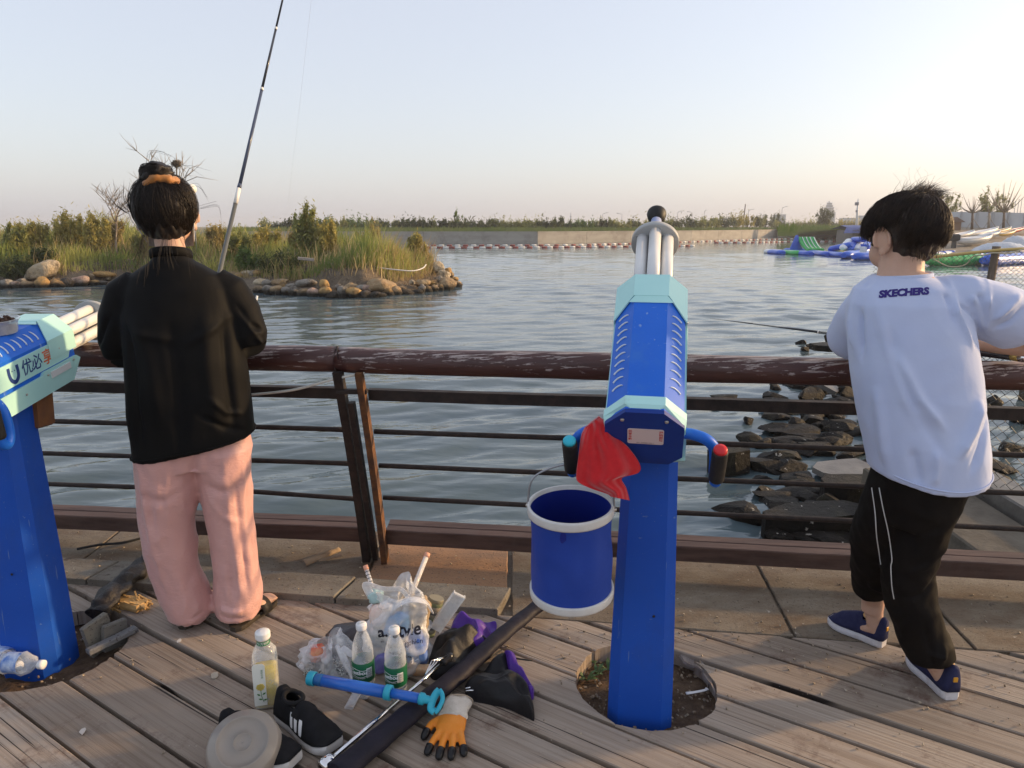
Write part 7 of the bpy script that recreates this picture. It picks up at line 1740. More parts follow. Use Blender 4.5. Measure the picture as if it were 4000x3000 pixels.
mb.tube([L(.15, 0, 1.27), L(.19, -.01, 1.17), L(.222, -.015, 1.075)], [.048, .044, .038], 12); mb.tube([L(.222, -.015, 1.075), L(.17, .10, 1.075), hR], [.039, .034, .025], 12)
mb.tube([L(-.16, 0, 1.265), L(-.19, .02, 1.16), L(-.215, .05, 1.06)], [.048, .044, .038], 12); mb.tube([L(-.215, .05, 1.06), L(-.16, .16, 1.03), hL_], [.039, .034, .025], 12)
hand(mb, hR, RODH - hR + V((-.02, .03, .0)), V((.6, .3, .7)), 1.1, .9, -1); hand(mb, hL_, (RODH - rod_d * .06) - hL_ + V((.03, .03, 0)), V((-.6, .3, .7)), 1.1, .9, 1)
fL, fR = L(-.085, .02, .03), L(.098, -.012, .03)
heelL, toeL = G(715, 2462) + V((0, .01, .018)), G(715, 2462) + V((.015, .235, .018)); heelR, toeR = G(915, 2470) + V((0, .01, .018)), G(1062, 2335, .02)
for kx, (hl, to) in ((-.105, (heelL, toeL)), (.095, (heelR, toeR))):
    an = hl.lerp(to, .2) + V((0, 0, .07)); mb.tube([L(kx * .8, 0, .70), L(kx * 1.05, .02, .42), an + V((0, 0, .12)), an], [.075, .052, .042, .034], 14); foot(mb, an, hl, to)
body = obj('body', remesh(mb, .0048, 5, 'body'), SKIN, wom)
# sandals
SAND = M('sandal_black', (.014, .012, .011), (.022, .019, .017), 30, .6); SANS = M('sandal_sole', (.05, .04, .03), rough=.8)
for hl, to in ((heelL, toeL), (heelR, toeR)):
    d_ = (to - hl); d_.z = 0; Ls = d_.length; d_.normalize(); sd = V((d_.y, -d_.x, 0)); t = thing('sandal', ('left' if hl is heelL else 'right') + ' flat black sandal under the pink trousers', 'sandal', hl, 'sandals'); mb = MB(); rs = []
    for i in range(17):
        q = i / 16; w = float(np.interp(q, [0, .04, .15, .4, .7, .9, .97, 1], [.012, .026, .033, .032, .044, .038, .024, .008])); c = hl + d_ * (q * (Ls + .02) - .012); c.z = 0
        rs.append([c + sd * (w * u) + V((0, 0, .003 + zz)) for u, zz in ((-.95, 0), (.95, 0), (1.02, .012), (.98, .018), (-.98, .018), (-1.02, .012))])
    mb.rings(rs, 0, False); mb.build('sole', SANS, t)
    mb = MB(); c = hl + d_ * (Ls * .62); c.z = 0; rs = []
    for i in range(13): a = math.pi * i / 12; q = c + sd * (.048 * math.cos(a)) + V((0, 0, .014 + .048 * math.sin(a))); rs.append([q - d_ * .028, q + d_ * .022, q + d_ * .022 + V((0, 0, .004)), q - d_ * .028 + V((0, 0, .004))])
    mb.rings(rs, 0, True); mb.build('strap', SAND, t)
# trousers
mb = MB(); UPB_ = RW.cross(V((0, 0, 1)))
def legtube(mb, secs): mb.tube([L(x, y, z) for x, y, z, a, b in secs], [(a, b) for x, y, z, a, b in secs], 26, up=UPB_)
mb.tube([L(.004, 0, 1.00), L(.004, -.004, .90), L(.004, -.008, .80), L(.004, -.010, .70), L(.004, -.006, .635)], [(.110, .075), (.140, .095), (.176, .120), (.188, .130), (.184, .122)], 30, up=UPB_, sq=2.5)
legtube(mb, [(-.080, -.006, .78, .080, .095), (-.096, -.008, .68, .108, .130), (-.103, .0, .56, .104, .118), (-.122, .008, .44, .095, .108), (-.126, .018, .32, .091, .102), (-.116, .022, .21, .087, .098), (-.094, .022, .13, .086, .098), (-.080, .018, .085, .082, .094), (-.076, .014, .055, .078, .090), (-.076, .012, .034, .074, .086)])
legtube(mb, [(.088, -.008, .78, .080, .095), (.102, -.012, .68, .104, .130), (.100, -.010, .56, .094, .115), (.106, -.010, .44, .084, .102), (.112, -.008, .32, .080, .098), (.116, -.006, .21, .080, .098), (.114, -.004, .13, .088, .104), (.112, -.002, .085, .090, .106), (.108, .0, .055, .088, .102), (.108, .0, .034, .084, .098)])
me = remesh(mb, .0058, 6, 'trousers')
fl = [([L(.014, -.15, .80), L(.018, -.155, .69), L(.006, -.13, .60)], .016, -.024), ([L(.02, -.12, .585), L(.10, -.12, .555), L(.18, -.07, .575)], .016, -.008), ([L(-.01, -.12, .575), L(-.10, -.13, .535), L(-.20, -.06, .56)], .018, -.008),
      ([L(-.17, -.09, .70), L(-.178, -.09, .45), L(-.15, -.08, .16)], .014, .007), ([L(-.125, -.12, .60), L(-.135, -.12, .38), L(-.115, -.10, .14)], .012, .006), ([L(-.075, -.13, .52), L(-.085, -.12, .32), L(-.075, -.10, .12)], .012, .006), ([L(-.10, -.13, .50), L(-.11, -.12, .30), L(-.095, -.10, .12)], .011, -.006), ([L(-.155, -.10, .56), L(-.16, -.10, .36), L(-.135, -.09, .15)], .011, -.006),
      ([L(.17, -.09, .72), L(.178, -.09, .45), L(.178, -.08, .14)], .012, .007), ([L(.12, -.13, .62), L(.125, -.12, .40), L(.135, -.10, .14)], .012, .006), ([L(.06, -.12, .52), L(.07, -.11, .32), L(.085, -.10, .12)], .011, .005), ([L(.09, -.13, .54), L(.10, -.115, .34), L(.11, -.10, .13)], .011, -.006), ([L(.15, -.11, .60), L(.155, -.10, .38), L(.16, -.09, .14)], .010, -.006),
      ([L(.0, -.11, .57), L(-.07, -.13, .45), L(-.17, -.09, .37)], .014, .005), ([L(.03, -.11, .56), L(.09, -.12, .46), L(.17, -.08, .41)], .013, .005), ([L(-.02, -.09, .42), L(-.08, -.12, .33), L(-.17, -.08, .27)], .012, -.005),
      ([L(-.17, -.07, .115), L(-.09, -.11, .095), L(.0, -.06, .115)], .010, .009), ([L(-.16, -.07, .072), L(-.08, -.10, .062), L(-.005, -.05, .075)], .008, -.009), ([L(.03, -.08, .105), L(.11, -.11, .085), L(.20, -.05, .105)], .010, .008), ([L(.03, -.08, .066), L(.11, -.105, .056), L(.20, -.05, .066)], .007, -.007), ([L(-.16, -.08, .20), L(-.10, -.11, .17), L(-.02, -.07, .19)], .010, .006)]
fl = [(p_, w_, h_ * 1.15) for p_, w_, h_ in fl]
crumple_cloth(me, fl, 91, .0028, .11, .0009, .03, (1, 1, .6)); P_, N_ = get_co(me); P_[:, 2] = np.maximum(P_[:, 2], .026); set_co(me, P_)
tr = obj('trousers', me, SATIN, wom)
for sgn, cx, cy_, rr in ((-1, -.072, .012, .075),):
    mb = MB(); mb.tube([L(cx, cy_, .07), L(cx + .002, cy_ - .012, .045), L(cx + .003, cy_ - .014, .028)], [(.060, .074), (.058, .07), (.055, .066)], 26, up=UPB_); m2 = mb.mesh('hem'); P_, N_ = get_co(m2); P_ += N_ * (.004 * fnoise(P_, .03, 8))[:, None]; set_co(m2, P_); obj('hem', m2, SATIN, tr)
# jacket
def hemz(x): return .700 + .155 * x
mb = MB(); secs = [(-.014, .004, 1.358, .060, .062), (-.014, .002, 1.338, .074, .070), (-.010, 0, 1.316, .118, .088), (-.005, 0, 1.290, .158, .100), (0, 0, 1.245, .186, .116), (.002, -.004, 1.15, .204, .130), (.004, -.008, 1.02, .214, .140), (.005, -.010, .88, .222, .146), (.006, -.010, .78, .224, .148)]
rs = []; n = 40
for x, y, z, a, b in secs + [(.006, -.010, None, .225, .150), (.006, -.010, None, .20, .13)]:
    ring = []
    for j in range(n):
        th = 2 * math.pi * j / n; c, s_ = math.cos(th), math.sin(th); e = 2 / 2.5; px2, py2 = x + a * math.copysign(abs(c) ** e, c), y + b * math.copysign(abs(s_) ** e, s_); zz = z if z is not None else hemz(px2); 
        if z == .78: zz = hemz(px2) + .06
        ring.append(L(px2, py2, zz))
    rs.append(ring)
mb.rings(rs, 0, True)
mb.tube([L(.120, 0, 1.258), L(.168, -.002, 1.228), L(.208, -.010, 1.16), L(.236, -.020, 1.080), L(.240, -.016, 1.050)], [(.062, .066), (.070, .072), (.070, .072), (.068, .066), (.058, .056)], 24)
mb.tube([L(.238, -.014, 1.062), L(.215, .05, 1.056), L(.16, .13, 1.07), hR.lerp(L(.16, .13, 1.07), .25)], [.060, .062, .055, .046], 22)
mb.tube([L(-.124, 0, 1.256), L(-.172, .006, 1.222), L(-.208, .020, 1.15), L(-.230, .045, 1.06), L(-.230, .055, 1.02)], [(.062, .066), (.070, .072), (.068, .070), (.066, .062), (.054, .052)], 24)
mb.tube([L(-.230, .05, 1.035), L(-.20, .10, 1.025), L(-.14, .18, 1.03), hL_.lerp(L(-.14, .18, 1.03), .25)], [.058, .060, .054, .045], 22)
me = remesh(mb, .0062, 5, 'jacket')
fl = [([L(-.13, -.12, 1.20), L(-.10, -.14, 1.0), L(-.08, -.15, .80)], .030, .007), ([L(.10, -.12, 1.20), L(.09, -.14, 1.0), L(.11, -.15, .76)], .030, .007), ([L(-.02, -.13, 1.15), L(0, -.15, .95), L(-.02, -.155, .72)], .028, -.007), ([L(.16, -.10, 1.16), L(.155, -.12, .98), L(.17, -.13, .76)], .020, -.009), ([L(-.17, -.10, 1.15), L(-.165, -.12, .95), L(-.16, -.13, .70)], .020, -.009),
      ([L(-.19, -.05, 1.17), L(-.12, -.12, 1.11), L(0, -.14, 1.09)], .016, .005), ([L(.19, -.06, 1.17), L(.12, -.12, 1.12), L(.02, -.14, 1.07)], .016, .005), ([L(.08, -.15, .90), L(.14, -.14, .84), L(.20, -.10, .82)], .012, .006), ([L(.05, -.155, .84), L(.13, -.145, .79), L(.20, -.10, .76)], .011, -.006), ([L(.22, -.09, 1.16), L(.27, -.09, 1.08), L(.28, -.05, 1.05)], .012, .008), ([L(.20, -.08, 1.20), L(.25, -.09, 1.13), L(.29, -.06, 1.10)], .011, -.007), ([L(-.22, -.06, 1.18), L(-.27, -.02, 1.10), L(-.29, .03, 1.05)], .012, -.007), ([L(.19, -.085, 1.24), L(.185, -.10, 1.14), L(.19, -.11, 1.05)], .010, -.010), ([L(-.195, -.075, 1.23), L(-.195, -.09, 1.12), L(-.20, -.09, 1.02)], .010, -.010)]
fl = [(p_, w_ * .8, h_ * 1.5) for p_, w_, h_ in fl]
crumple_cloth(me, fl, 55, .0016, .16, .0005, .05, (1, 1, .6)); jk = obj('jacket', me, JACK, wom)
mb = MB(); cv = [L(-.014 + .068 * math.cos(a), .004 + .064 * math.sin(a), 1.358 + .014 * math.sin(-a)) for a in [2 * math.pi * i / 36 for i in range(37)]]; mb.tube(cv, [(.006, .016)] * 37, 8, up=(0, 0, 1), cap=False); mb.build('collar', JACK, jk)
mb = MB(); cv = [L(.006 + .2255 * math.copysign(abs(math.cos(a)) ** .8, math.cos(a)), -.010 + .1505 * math.copysign(abs(math.sin(a)) ** .8, math.sin(a)), hemz(.006 + .2255 * math.cos(a)) + .012) for a in [2 * math.pi * i / 60 for i in range(61)]]; mb.tube(cv, .0030, 6, cap=False); mb.build('hem_seam', JACK, jk)
# hair: cap, combed strands, bun, band, loose wisps
mb = MB(); hc = HC + RH @ V((0, -.014, .020)); hr = (.095, .104, .105)
ell(mb, hc, hr, RH, 32, 22); ell(mb, HC + RH @ V((0, -.028, -.008)), (.086, .078, .086), RH, 28, 20); ell(mb, HC + RH @ V((0, -.020, .004)), (.094, .090, .090), RH, 28, 20)
me = remesh(mb, .005, 3, 'hair'); P_, N_ = get_co(me); loc = np.array([tuple(RH.transposed() @ (V(p) - HC)) for p in P_])
face = (loc[:, 1] > .045) & (loc[:, 2] < .055); fs_ = np.clip((loc[:, 1] - .030) / .03, 0, 1) * np.clip((.065 - loc[:, 2]) / .025, 0, 1); fs_ = np.maximum(fs_, np.clip((np.abs(loc[:, 0]) - .055) / .02, 0, 1) * np.clip((loc[:, 1] + .040) / .02, 0, 1) * np.clip((.014 - loc[:, 2]) / .02, 0, 1)); P_ -= N_ * (.050 * fs_)[:, None]; P_ += N_ * (.0022 * fnoise(loc * np.array([2.2, 1, .35]), .03, 6) + .003 * fnoise(loc, .06, 7))[:, None]; set_co(me, P_)
hair = obj('hair', me, HAIRB, wom)
bunD = V((-.14, -.36, .93)).normalized(); rg_ = random.Random(5); pairs = []
for i in range(3400):
    a = rg_.uniform(-2.6, 2.6) ; el = rg_.uniform(-1.0, -.1); st_ = V((math.sin(a) * math.cos(el), -math.cos(a) * math.cos(el), math.sin(el) + .05)); e_ = (bunD + V((rg_.gauss(0, .12), rg_.gauss(0, .12), rg_.gauss(0, .05)))).normalized(); pairs.append((st_, e_))
strands(hc, tuple(r_ * 1.015 for r_ in hr), RH, pairs, lambda t, k: .02 * math.sin(math.pi * t) * (k % 5) / 4 + ((k * 7) % 11) * .0035 + ((.05 + .04 * math.sin(k)) * math.sin(math.pi * t) if k % 19 == 0 else 0), .0009, 10, rg=rg_, wob=.20).build('combed_strands', HAIRB, hair, kind='stuff')
bc_ = A(612, 678, 2.405); mb = MB(); ell(mb, bc_, (.050, .044, .036), RH @ Matrix.Rotation(rad(-12), 3, 'Y'), 28, 18); m2 = mb.mesh('bun'); P_, N_ = get_co(m2); P_ += N_ * (.0035 * fnoise(P_ * np.array([1, 1, 2.2]), .028, 4))[:, None]; set_co(m2, P_); bun = obj('bun', m2, HAIRB, hair)
mb = MB(); r2 = random.Random(8); cvs = []
for i in range(240):
    a0 = r2.uniform(0, 6.28); tl = r2.uniform(-.5, .5); pts = [bc_ + RH @ V(((.050 + .0015) * math.cos(a0 + k * .28) * math.cos(tl), .0455 * math.sin(a0 + k * .28) * math.cos(tl), .037 * (math.sin(tl) + .25 * math.sin(a0 * 2 + k * .3)))) for k in range(8)]; mb.tube(pts, .0009, 3, cap=False)
mb.build('bun_strands', HAIRB, bun, kind='stuff')
sb = A(628, 722, 2.408); mb = MB(); cv = []; RS = RH @ Matrix.Rotation(rad(-14), 3, 'Y') @ Matrix.Rotation(rad(-16), 3, 'X')
for i in range(49): a = 2 * math.pi * i / 48; cv.append(sb + RS @ V((.046 * math.cos(a), .040 * math.sin(a), .005 * math.sin(3 * a))))
mb.tube(cv, [(.0135 + .0022 * math.sin(i * 1.1), .0150 + .0022 * math.sin(i * 1.5 + 1)) for i in range(49)], 14, cap=False); m2 = mb.mesh('hair_band'); obj('hair_band', m2, M('scrunchie_amber', (.30, .115, .022), (.42, .18, .045), 40, .5, sheen=.4, bmp=.6, bscale=50, bdist=.004), wom)
mb = MB()
for (s0, s1, s2, n_, sp) in (((-.055, -.062, -.072), (-.062, -.068, -.110), (-.074, -.074, -.150), 22, .008), ((.02, -.09, -.085), (.015, -.105, -.14), (.02, -.105, -.19), 14, .016), ((.06, -.075, -.08), (.085, -.08, -.14), (.10, -.085, -.175), 10, .018), ((-.05, -.09, -.08), (-.055, -.10, -.15), (-.07, -.105, -.21), 16, .016), ((.10, -.01, .02), (.15, -.02, .03), (.15, -.03, .01), 4, .012), ((0, -.04, .13), (.06, -.03, .165), (.13, -.04, .13), 4, .02), ((-.03, -.03, .16), (-.01, -.03, .20), (.05, -.03, .19), 5, .018), ((-.10, -.03, .0), (-.125, -.04, .03), (-.125, -.05, .07), 30, .014), ((.08, -.06, .08), (.12, -.06, .09), (.15, -.07, .05), 4, .02)):
    for i in range(n_):
        j = V((r2.gauss(0, sp), r2.gauss(0, sp), r2.gauss(0, sp * .5))); pts = bez([HC + RH @ (V(s0) + j * .6), HC + RH @ (V(s1) + j), HC + RH @ (V(s2) + j * 1.7 + V((0, 0, r2.gauss(0, .012))))], 8); mb.tube(pts, [.00042] * (len(pts) - 2) + [.0003, .00015], 3, cap=False)
mb.build('loose_wisps', HAIRB, hair, kind='stuff')
# face mask with ear loops
MASK = M('mask_white', (.70, .72, .74), rough=.7); mb = MB(); rs = []
for z in (-.10, -.07, -.035, -.005): rs.append([HC + RH @ V(((.067 + .004) * math.sin(a), .038 + .072 * math.cos(a) * (1 - .1 * abs(z + .05) / .05), z)) for a in [rad(-88 + 22 * i) for i in range(9)]])
mb.rings(rs, 0, True, False, False); mk = mb.build('face_mask', MASK, wom)
for q in (-1, 1):
    mb = MB(); mb.tube(bez([HC + RH @ V((q * .073, .040, -.012)), HC + RH @ V((q * .084, .006, .022)), HC + RH @ V((q * .090, -.020, .0)), HC + RH @ V((q * .087, -.018, -.040)), HC + RH @ V((q * .074, .034, -.088))], 24), .0022, 7); mb.build('ear_loop', MASK, mk)
# her fishing rod
RODK = M('rod_black', (.016, .018, .024), (.022, .024, .03), 12, .25, coat=.4); RODG = M('rod_grey', (.10, .105, .10), rough=.3); RODW = M('rod_white', (.75, .73, .68), rough=.4); RODL = M('rod_blue_grey', (.05, .065, .11), rough=.25, coat=.4)
t = thing('fishing_rod', 'long black fishing rod rising over the black-jacketed shoulder', 'fishing rod', RODH); K = lambda s_: rod_a + rod_d * s_
L0 = (rod_b - rod_a).length
for nm, s0, s1, r0, r1, m_ in (('butt', -.52, .245, .0092, .0082, RODG), ('ring', .245, .315, .0090, .0088, RODW), ('ring', .315, .335, .0086, .0086, RODL), ('section', .335, .80, .0072, .0064, RODL), ('section', .80, 1.12, .0056, .0050, RODK), ('section', 1.12, 1.9, .0044, .0034, RODK), ('section', 1.9, 2.8, .0030, .0014, RODK)):
    mb = MB(); mb.tube([K(s0), K(s1)], [r0, r1], 14); mb.build(nm, m_, t)
for s_ in (.80, 1.12): mb = MB(); mb.tube([K(s_ - .006), K(s_ + .006)], .0072 if s_ < 1 else .0058, 12); mb.build('ferrule', RODW, t)
mb = MB(); tipp = K(2.8); mb.tube(bez([tipp, tipp.lerp(A(1072, 1175, 20), .3) - V((0, 0, .15)), tipp.lerp(A(1072, 1175, 20), .65) - V((0, 0, .15)), A(1072, 1175, 20)], 40), .0005, 4); mb.build('line', M('line_clear', (.5, .5, .5), rough=.3), t)

# ------------------------------------------------------------------ the boy in the white T-shirt
boy = thing('person', 'person in white T-shirt and black trousers leaning on the log rail', 'person', (1.31, 2.1, 0))
ba = rad(-8); RB, FB = V((math.cos(ba), math.sin(ba), 0)), V((-math.sin(ba), math.cos(ba), 0)); UB_ = RB.cross(V((0, 0, 1)))
bh = V((1.178, 2.205, 1.420)); RHB = rotz(rad(20)) @ Matrix.Rotation(rad(-14), 3, 'X')
mb = MB(); head(mb, bh, RHB, 1.02, 1.28)
mb.tube([V((1.165, 2.165, 1.24)), V((1.166, 2.172, 1.31)), V((1.172, 2.185, 1.37)), V((1.176, 2.192, 1.40))], [.085, .064, .060, .062], 18)
mb.tube([V((1.23, 2.03, .60)), V((1.235, 2.03, .74)), V((1.22, 2.05, .9)), V((1.203, 2.09, 1.05)), V((1.183, 2.12, 1.18)), V((1.175, 2.14, 1.24)), V((1.168, 2.165, 1.29))], [(.075, .065), (.09, .08), (.11, .09), (.12, .095), (.125, .09), (.115, .075), (.078, .062)], 22, up=UB_)
eR, hRb = V((1.645, 2.165, 1.095)), V((1.618, 2.455, 1.055)); eL, hLb = V((1.125, 2.385, 1.060)), V((1.30, 2.415, 1.062))
mb.tube([V((1.28, 2.12, 1.23)), V((1.45, 2.125, 1.205)), V((1.57, 2.145, 1.14)), eR], [.060, .056, .051, .043], 16); mb.tube([eR, eR.lerp(hRb, .3) + V((.012, 0, -.005)), eR.lerp(hRb, .65), hRb], [.044, .044, .036, .027], 16)
mb.tube([V((1.10, 2.18, 1.22)), V((1.095, 2.27, 1.15)), eL], [.052, .048, .042], 16); mb.tube([eL, eL.lerp(hLb, .35), hLb], [.042, .040, .027], 16)
rb_a, rb_b = V((1.632, 2.25, 1.040)), V((1.416, 5.0, .818)); rbd = (rb_b - rb_a).normalized(); grip = rb_a + rbd * .30
hand(mb, hRb, grip - hRb + V((0, .05, .015)), V((.3, 0, 1)), 1.15, .9, -1); hand(mb, hLb, V((1, .1, -.12)), V((0, .2, 1)), .55, .9, -1)
# legs and feet inside trousers and shoes
hipR, kneR, ankR = V((1.255, 2.035, .70)), V((1.235, 2.07, .40)), V((1.334, 2.04, .085)); hipL, kneL, ankL = V((1.18, 2.06, .70)), V((1.182, 2.185, .44)), V((1.274, 2.305, .120))
for h_, k_, a_ in ((hipR, kneR, ankR), (hipL, kneL, ankL)): mb.tube([h_.lerp(k_, .12) + V((.01, 0, 0)), h_.lerp(k_, .5), k_, k_.lerp(a_, .35), a_ + V((0, 0, .05)), a_], [.055, .06, .052, .05, .038, .036], 16)
hR0, tR0 = G(3716, 2735), G(3580, 2598); hL0, tL0 = G(3452, 2530) + V((0, 0, .004)), G(3275, 2452) + V((0, 0, .003))
mb.tube([ankR + V((0, 0, .03)), hR0.lerp(tR0, .22) + V((0, 0, .05)), hR0.lerp(tR0, .7) + V((0, 0, .035))], [.033, .032, .026], 12); mb.tube([ankL + V((0, 0, .03)), hL0.lerp(tL0, .22) + V((0, 0, .055)), hL0.lerp(tL0, .7) + V((0, 0, .035))], [.033, .032, .026], 12)
obj('body', remesh(mb, .0038, 3, 'body'), SKIN, boy)
# eyes, brow, lips: small parts on the face
for q in (-1, 1):
    mb = MB(); ell(mb, bh + RHB @ V((q * .033, .0905, .010)), (.011, .004, .0055), RHB, 12, 8); mb.build('eye', M('eye_dark', (.03, .02, .015), rough=.2), boy); mb = MB(); mb.tube([bh + RHB @ V((q * .050, .084, .030)), bh + RHB @ V((q * .034, .092, .033)), bh + RHB @ V((q * .018, .093, .029))], .003, 6); mb.build('eyebrow', HAIRN, boy)
# trousers
mb = MB(); mb.tube([V((1.228, 2.03, .80)), V((1.228, 2.03, .72)), V((1.218, 2.035, .64)), V((1.208, 2.04, .57))], [(.115, .104), (.122, .110), (.106, .106), (.080, .085)], 28, up=UB_, sq=2.5)
mb.tube([V((1.272, 2.02, .74)), V((1.252, 2.03, .62)), V((1.236, 2.05, .50)), V((1.233, 2.062, .41)), V((1.252, 2.055, .30)), V((1.290, 2.045, .20)), V((1.318, 2.035, .145)), V((1.326, 2.03, .118)), V((1.326, 2.03, .108))], [(.080, .104), (.080, .098), (.077, .092), (.076, .089), (.074, .084), (.072, .081), (.071, .078), (.068, .075), (.05, .06)], 26, up=UB_)
mb.tube([V((1.180, 2.045, .78)), V((1.172, 2.055, .72)), V((1.165, 2.10, .58)), V((1.178, 2.175, .46)), V((1.208, 2.225, .36)), V((1.240, 2.270, .265)), V((1.254, 2.290, .215)), V((1.256, 2.292, .205))], [(.070, .09), (.076, .098), (.074, .09), (.070, .082), (.066, .074), (.062, .068), (.058, .062), (.045, .05)], 26, up=UB_)
me = remesh(mb, .006, 6, 'trousers')
fl = [([V((1.33, 1.93, .66)), V((1.26, 1.92, .58)), V((1.18, 1.95, .54))], .016, .007), ([V((1.31, 1.98, .54)), V((1.25, 1.95, .47)), V((1.18, 1.98, .43))], .014, .006), ([V((1.31, 2.0, .44)), V((1.24, 1.965, .37)), V((1.18, 2.0, .34))], .012, -.006), ([V((1.33, 2.0, .30)), V((1.33, 1.96, .21)), V((1.31, 1.955, .13))], .011, .006), ([V((1.25, 1.97, .28)), V((1.28, 1.96, .18)), V((1.29, 1.96, .12))], .010, -.006), ([V((1.38, 1.97, .20)), V((1.33, 1.95, .16)), V((1.27, 1.97, .17))], .009, .006), ([V((1.14, 2.0, .60)), V((1.17, 2.06, .48)), V((1.20, 2.12, .38))], .016, .008), ([V((1.17, 2.16, .33)), V((1.20, 2.19, .28)), V((1.27, 2.20, .24))], .010, .008)]
fl = [(p_, w_ * .85, h_ * 1.4) for p_, w_, h_ in fl]
crumple_cloth(me, fl, 33, .0022, .11, .0006, .03); bp = obj('trousers', me, BPANT, boy); trp = tree_of(me)
PIP = M('piping_white', (.62, .62, .60), rough=.6)
for pts in ([(3405, 1905), (3418, 2000), (3424, 2090), (3434, 2160), (3441, 2205)], [(3434, 1905), (3450, 1990), (3470, 2080), (3484, 2180), (3480, 2215), (3484, 2290), (3492, 2340)]):
    cv = []
    for p in bez([V((x, y, 0)) for x, y in pts], 30):
        d_ = ray(p.x, p.y).normalized(); h_ = trp.ray_cast(V((0, 0, EYE)), d_)
        if h_[0] is not None: cv.append(h_[0] - d_ * .001)
    if len(cv) > 2: mb = MB(); mb.tube(cv, .0016, 6); mb.build('piping', PIP, bp)
# T-shirt
def hemb(x): return .706 + .55 * (x - 1.26) ** 2 * 2 + .10 * max(0, x - 1.27)
mb = MB(); rs = []; n = 44
for (x, y, z, a, b) in [(1.166, 2.168, 1.306, .082, .074), (1.168, 2.160, 1.292, .110, .086), (1.172, 2.150, 1.270, .146, .100), (1.176, 2.138, 1.225, .166, .118), (1.184, 2.122, 1.15, .172, .128), (1.200, 2.092, 1.02, .176, .136), (1.218, 2.062, .88, .171, .138), (1.232, 2.042, .80, .166, .138), (1.238, 2.032, None, .162, .138), (1.238, 2.032, None, .14, .115)]:
    ring = []
    for j in range(n):
        th = 2 * math.pi * j / n; c, s_ = math.cos(th), math.sin(th); e = 2 / 2.4; q = V((x, y, 0)) + RB * (a * math.copysign(abs(c) ** e, c)) + FB * (b * math.copysign(abs(s_) ** e, s_)); ring.append(V((q.x, q.y, z if z is not None else hemb(q.x))))
    rs.append(ring)
mb.rings(rs, 0, True)
mb.tube([V((1.25, 2.135, 1.235)), V((1.33, 2.125, 1.232)), V((1.42, 2.125, 1.205)), V((1.505, 2.132, 1.172)), V((1.530, 2.136, 1.158))], [(.070, .072), (.082, .084), (.084, .088), (.082, .090), (.072, .078)], 26)
mb.tube([V((1.11, 2.155, 1.235)), V((1.092, 2.20, 1.20)), V((1.092, 2.265, 1.14)), V((1.094, 2.31, 1.085)), V((1.095, 2.325, 1.065))], [(.066, .070), (.070, .074), (.070, .074), (.068, .072), (.058, .062)], 26)
me = remesh(mb, .0058, 5, 'shirt')
W_ = lambda x, y: None
def onb(px, py):
    return tuple(A(px, py, 2.0))
trs = tree_of(me)
def hitb(x, y):
    h_ = trs.ray_cast(V((0, 0, EYE)), ray(x, y).normalized()); return h_[0] if h_[0] is not None else A(x, y, 2.0)
def fold(pts, w, h): return ([tuple(hitb(x, y)) for x, y in pts], w * .8, h * 2.0)
fl = [fold([(3420, 1150), (3470, 1350), (3540, 1560), (3640, 1720)], .020, .007), fold([(3500, 1380), (3590, 1560), (3700, 1690)], .016, .007), fold([(3450, 1230), (3500, 1420), (3580, 1620), (3700, 1790)], .018, -.006), fold([(3700, 1090), (3740, 1220), (3800, 1360)], .010, .006), fold([(3720, 1060), (3770, 1200), (3845, 1320)], .008, -.006), fold([(3760, 1060), (3800, 1170), (3840, 1280)], .008, .006), fold([(3800, 1060), (3830, 1160), (3850, 1260)], .008, -.006), fold([(3850, 1090), (3860, 1180), (3855, 1290)], .008, .007), fold([(3690, 1060), (3700, 1160), (3730, 1260)], .009, -.005), fold([(3830, 1560), (3800, 1680), (3740, 1800)], .020, .010), fold([(3860, 1600), (3840, 1720), (3790, 1850)], .014, -.008), fold([(3400, 1100), (3360, 1250), (3365, 1400)], .014, -.009), fold([(3340, 1130), (3325, 1260), (3335, 1370)], .012, .006), fold([(3420, 1500), (3440, 1650), (3470, 1850)], .020, .006), fold([(3560, 1750), (3580, 1830), (3590, 1900)], .016, -.005), fold([(3660, 1760), (3660, 1840), (3650, 1900)], .014, .005), fold([(3880, 1250), (3930, 1210), (3985, 1150)], .010, .007), fold([(3890, 1280), (3940, 1260), (3995, 1200)], .009, -.006)]
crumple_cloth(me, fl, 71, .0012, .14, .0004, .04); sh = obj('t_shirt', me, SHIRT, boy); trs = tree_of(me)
# rolled neckline, hem and sleeve edges
mb = MB(); cv = [V((1.166, 2.168, 0)) + RB * (.083 * math.cos(a)) + FB * (.076 * math.sin(a)) + V((0, 0, 1.302 + .006 * math.cos(a))) for a in [2 * math.pi * i / 40 for i in range(41)]]; mb.tube(cv, [(.004, .010)] * 41, 8, up=(0, 0, 1), cap=False); mb.build('neckband', SHIRT, sh)
mb = MB(); cv = [V((1.238, 2.032, 0)) + RB * (.1622 * math.copysign(abs(math.cos(a)) ** .83, math.cos(a))) + FB * (.1382 * math.copysign(abs(math.sin(a)) ** .83, math.sin(a))) for a in [2 * math.pi * i / 60 for i in range(61)]]; cv = [V((p.x, p.y, hemb(p.x) + .016)) for p in cv]; mb.tube(cv, .0022, 6, cap=False); mb.build('hem_seam', SHIRT, sh)
# printed name across the upper back
c = hitb(3530, 1143); rt = hitb(3600, 1138) - hitb(3460, 1148); me = text_mesh('SKECHERS', .029, shear=.28, bold=.0017, space=.97)
print_on(me, trs, frame(c, rt, (0, .25, 1)), .0016, .12); obj('lettering', me, M('shirt_print_navy', (.030, .018, .16), rough=.6), sh)
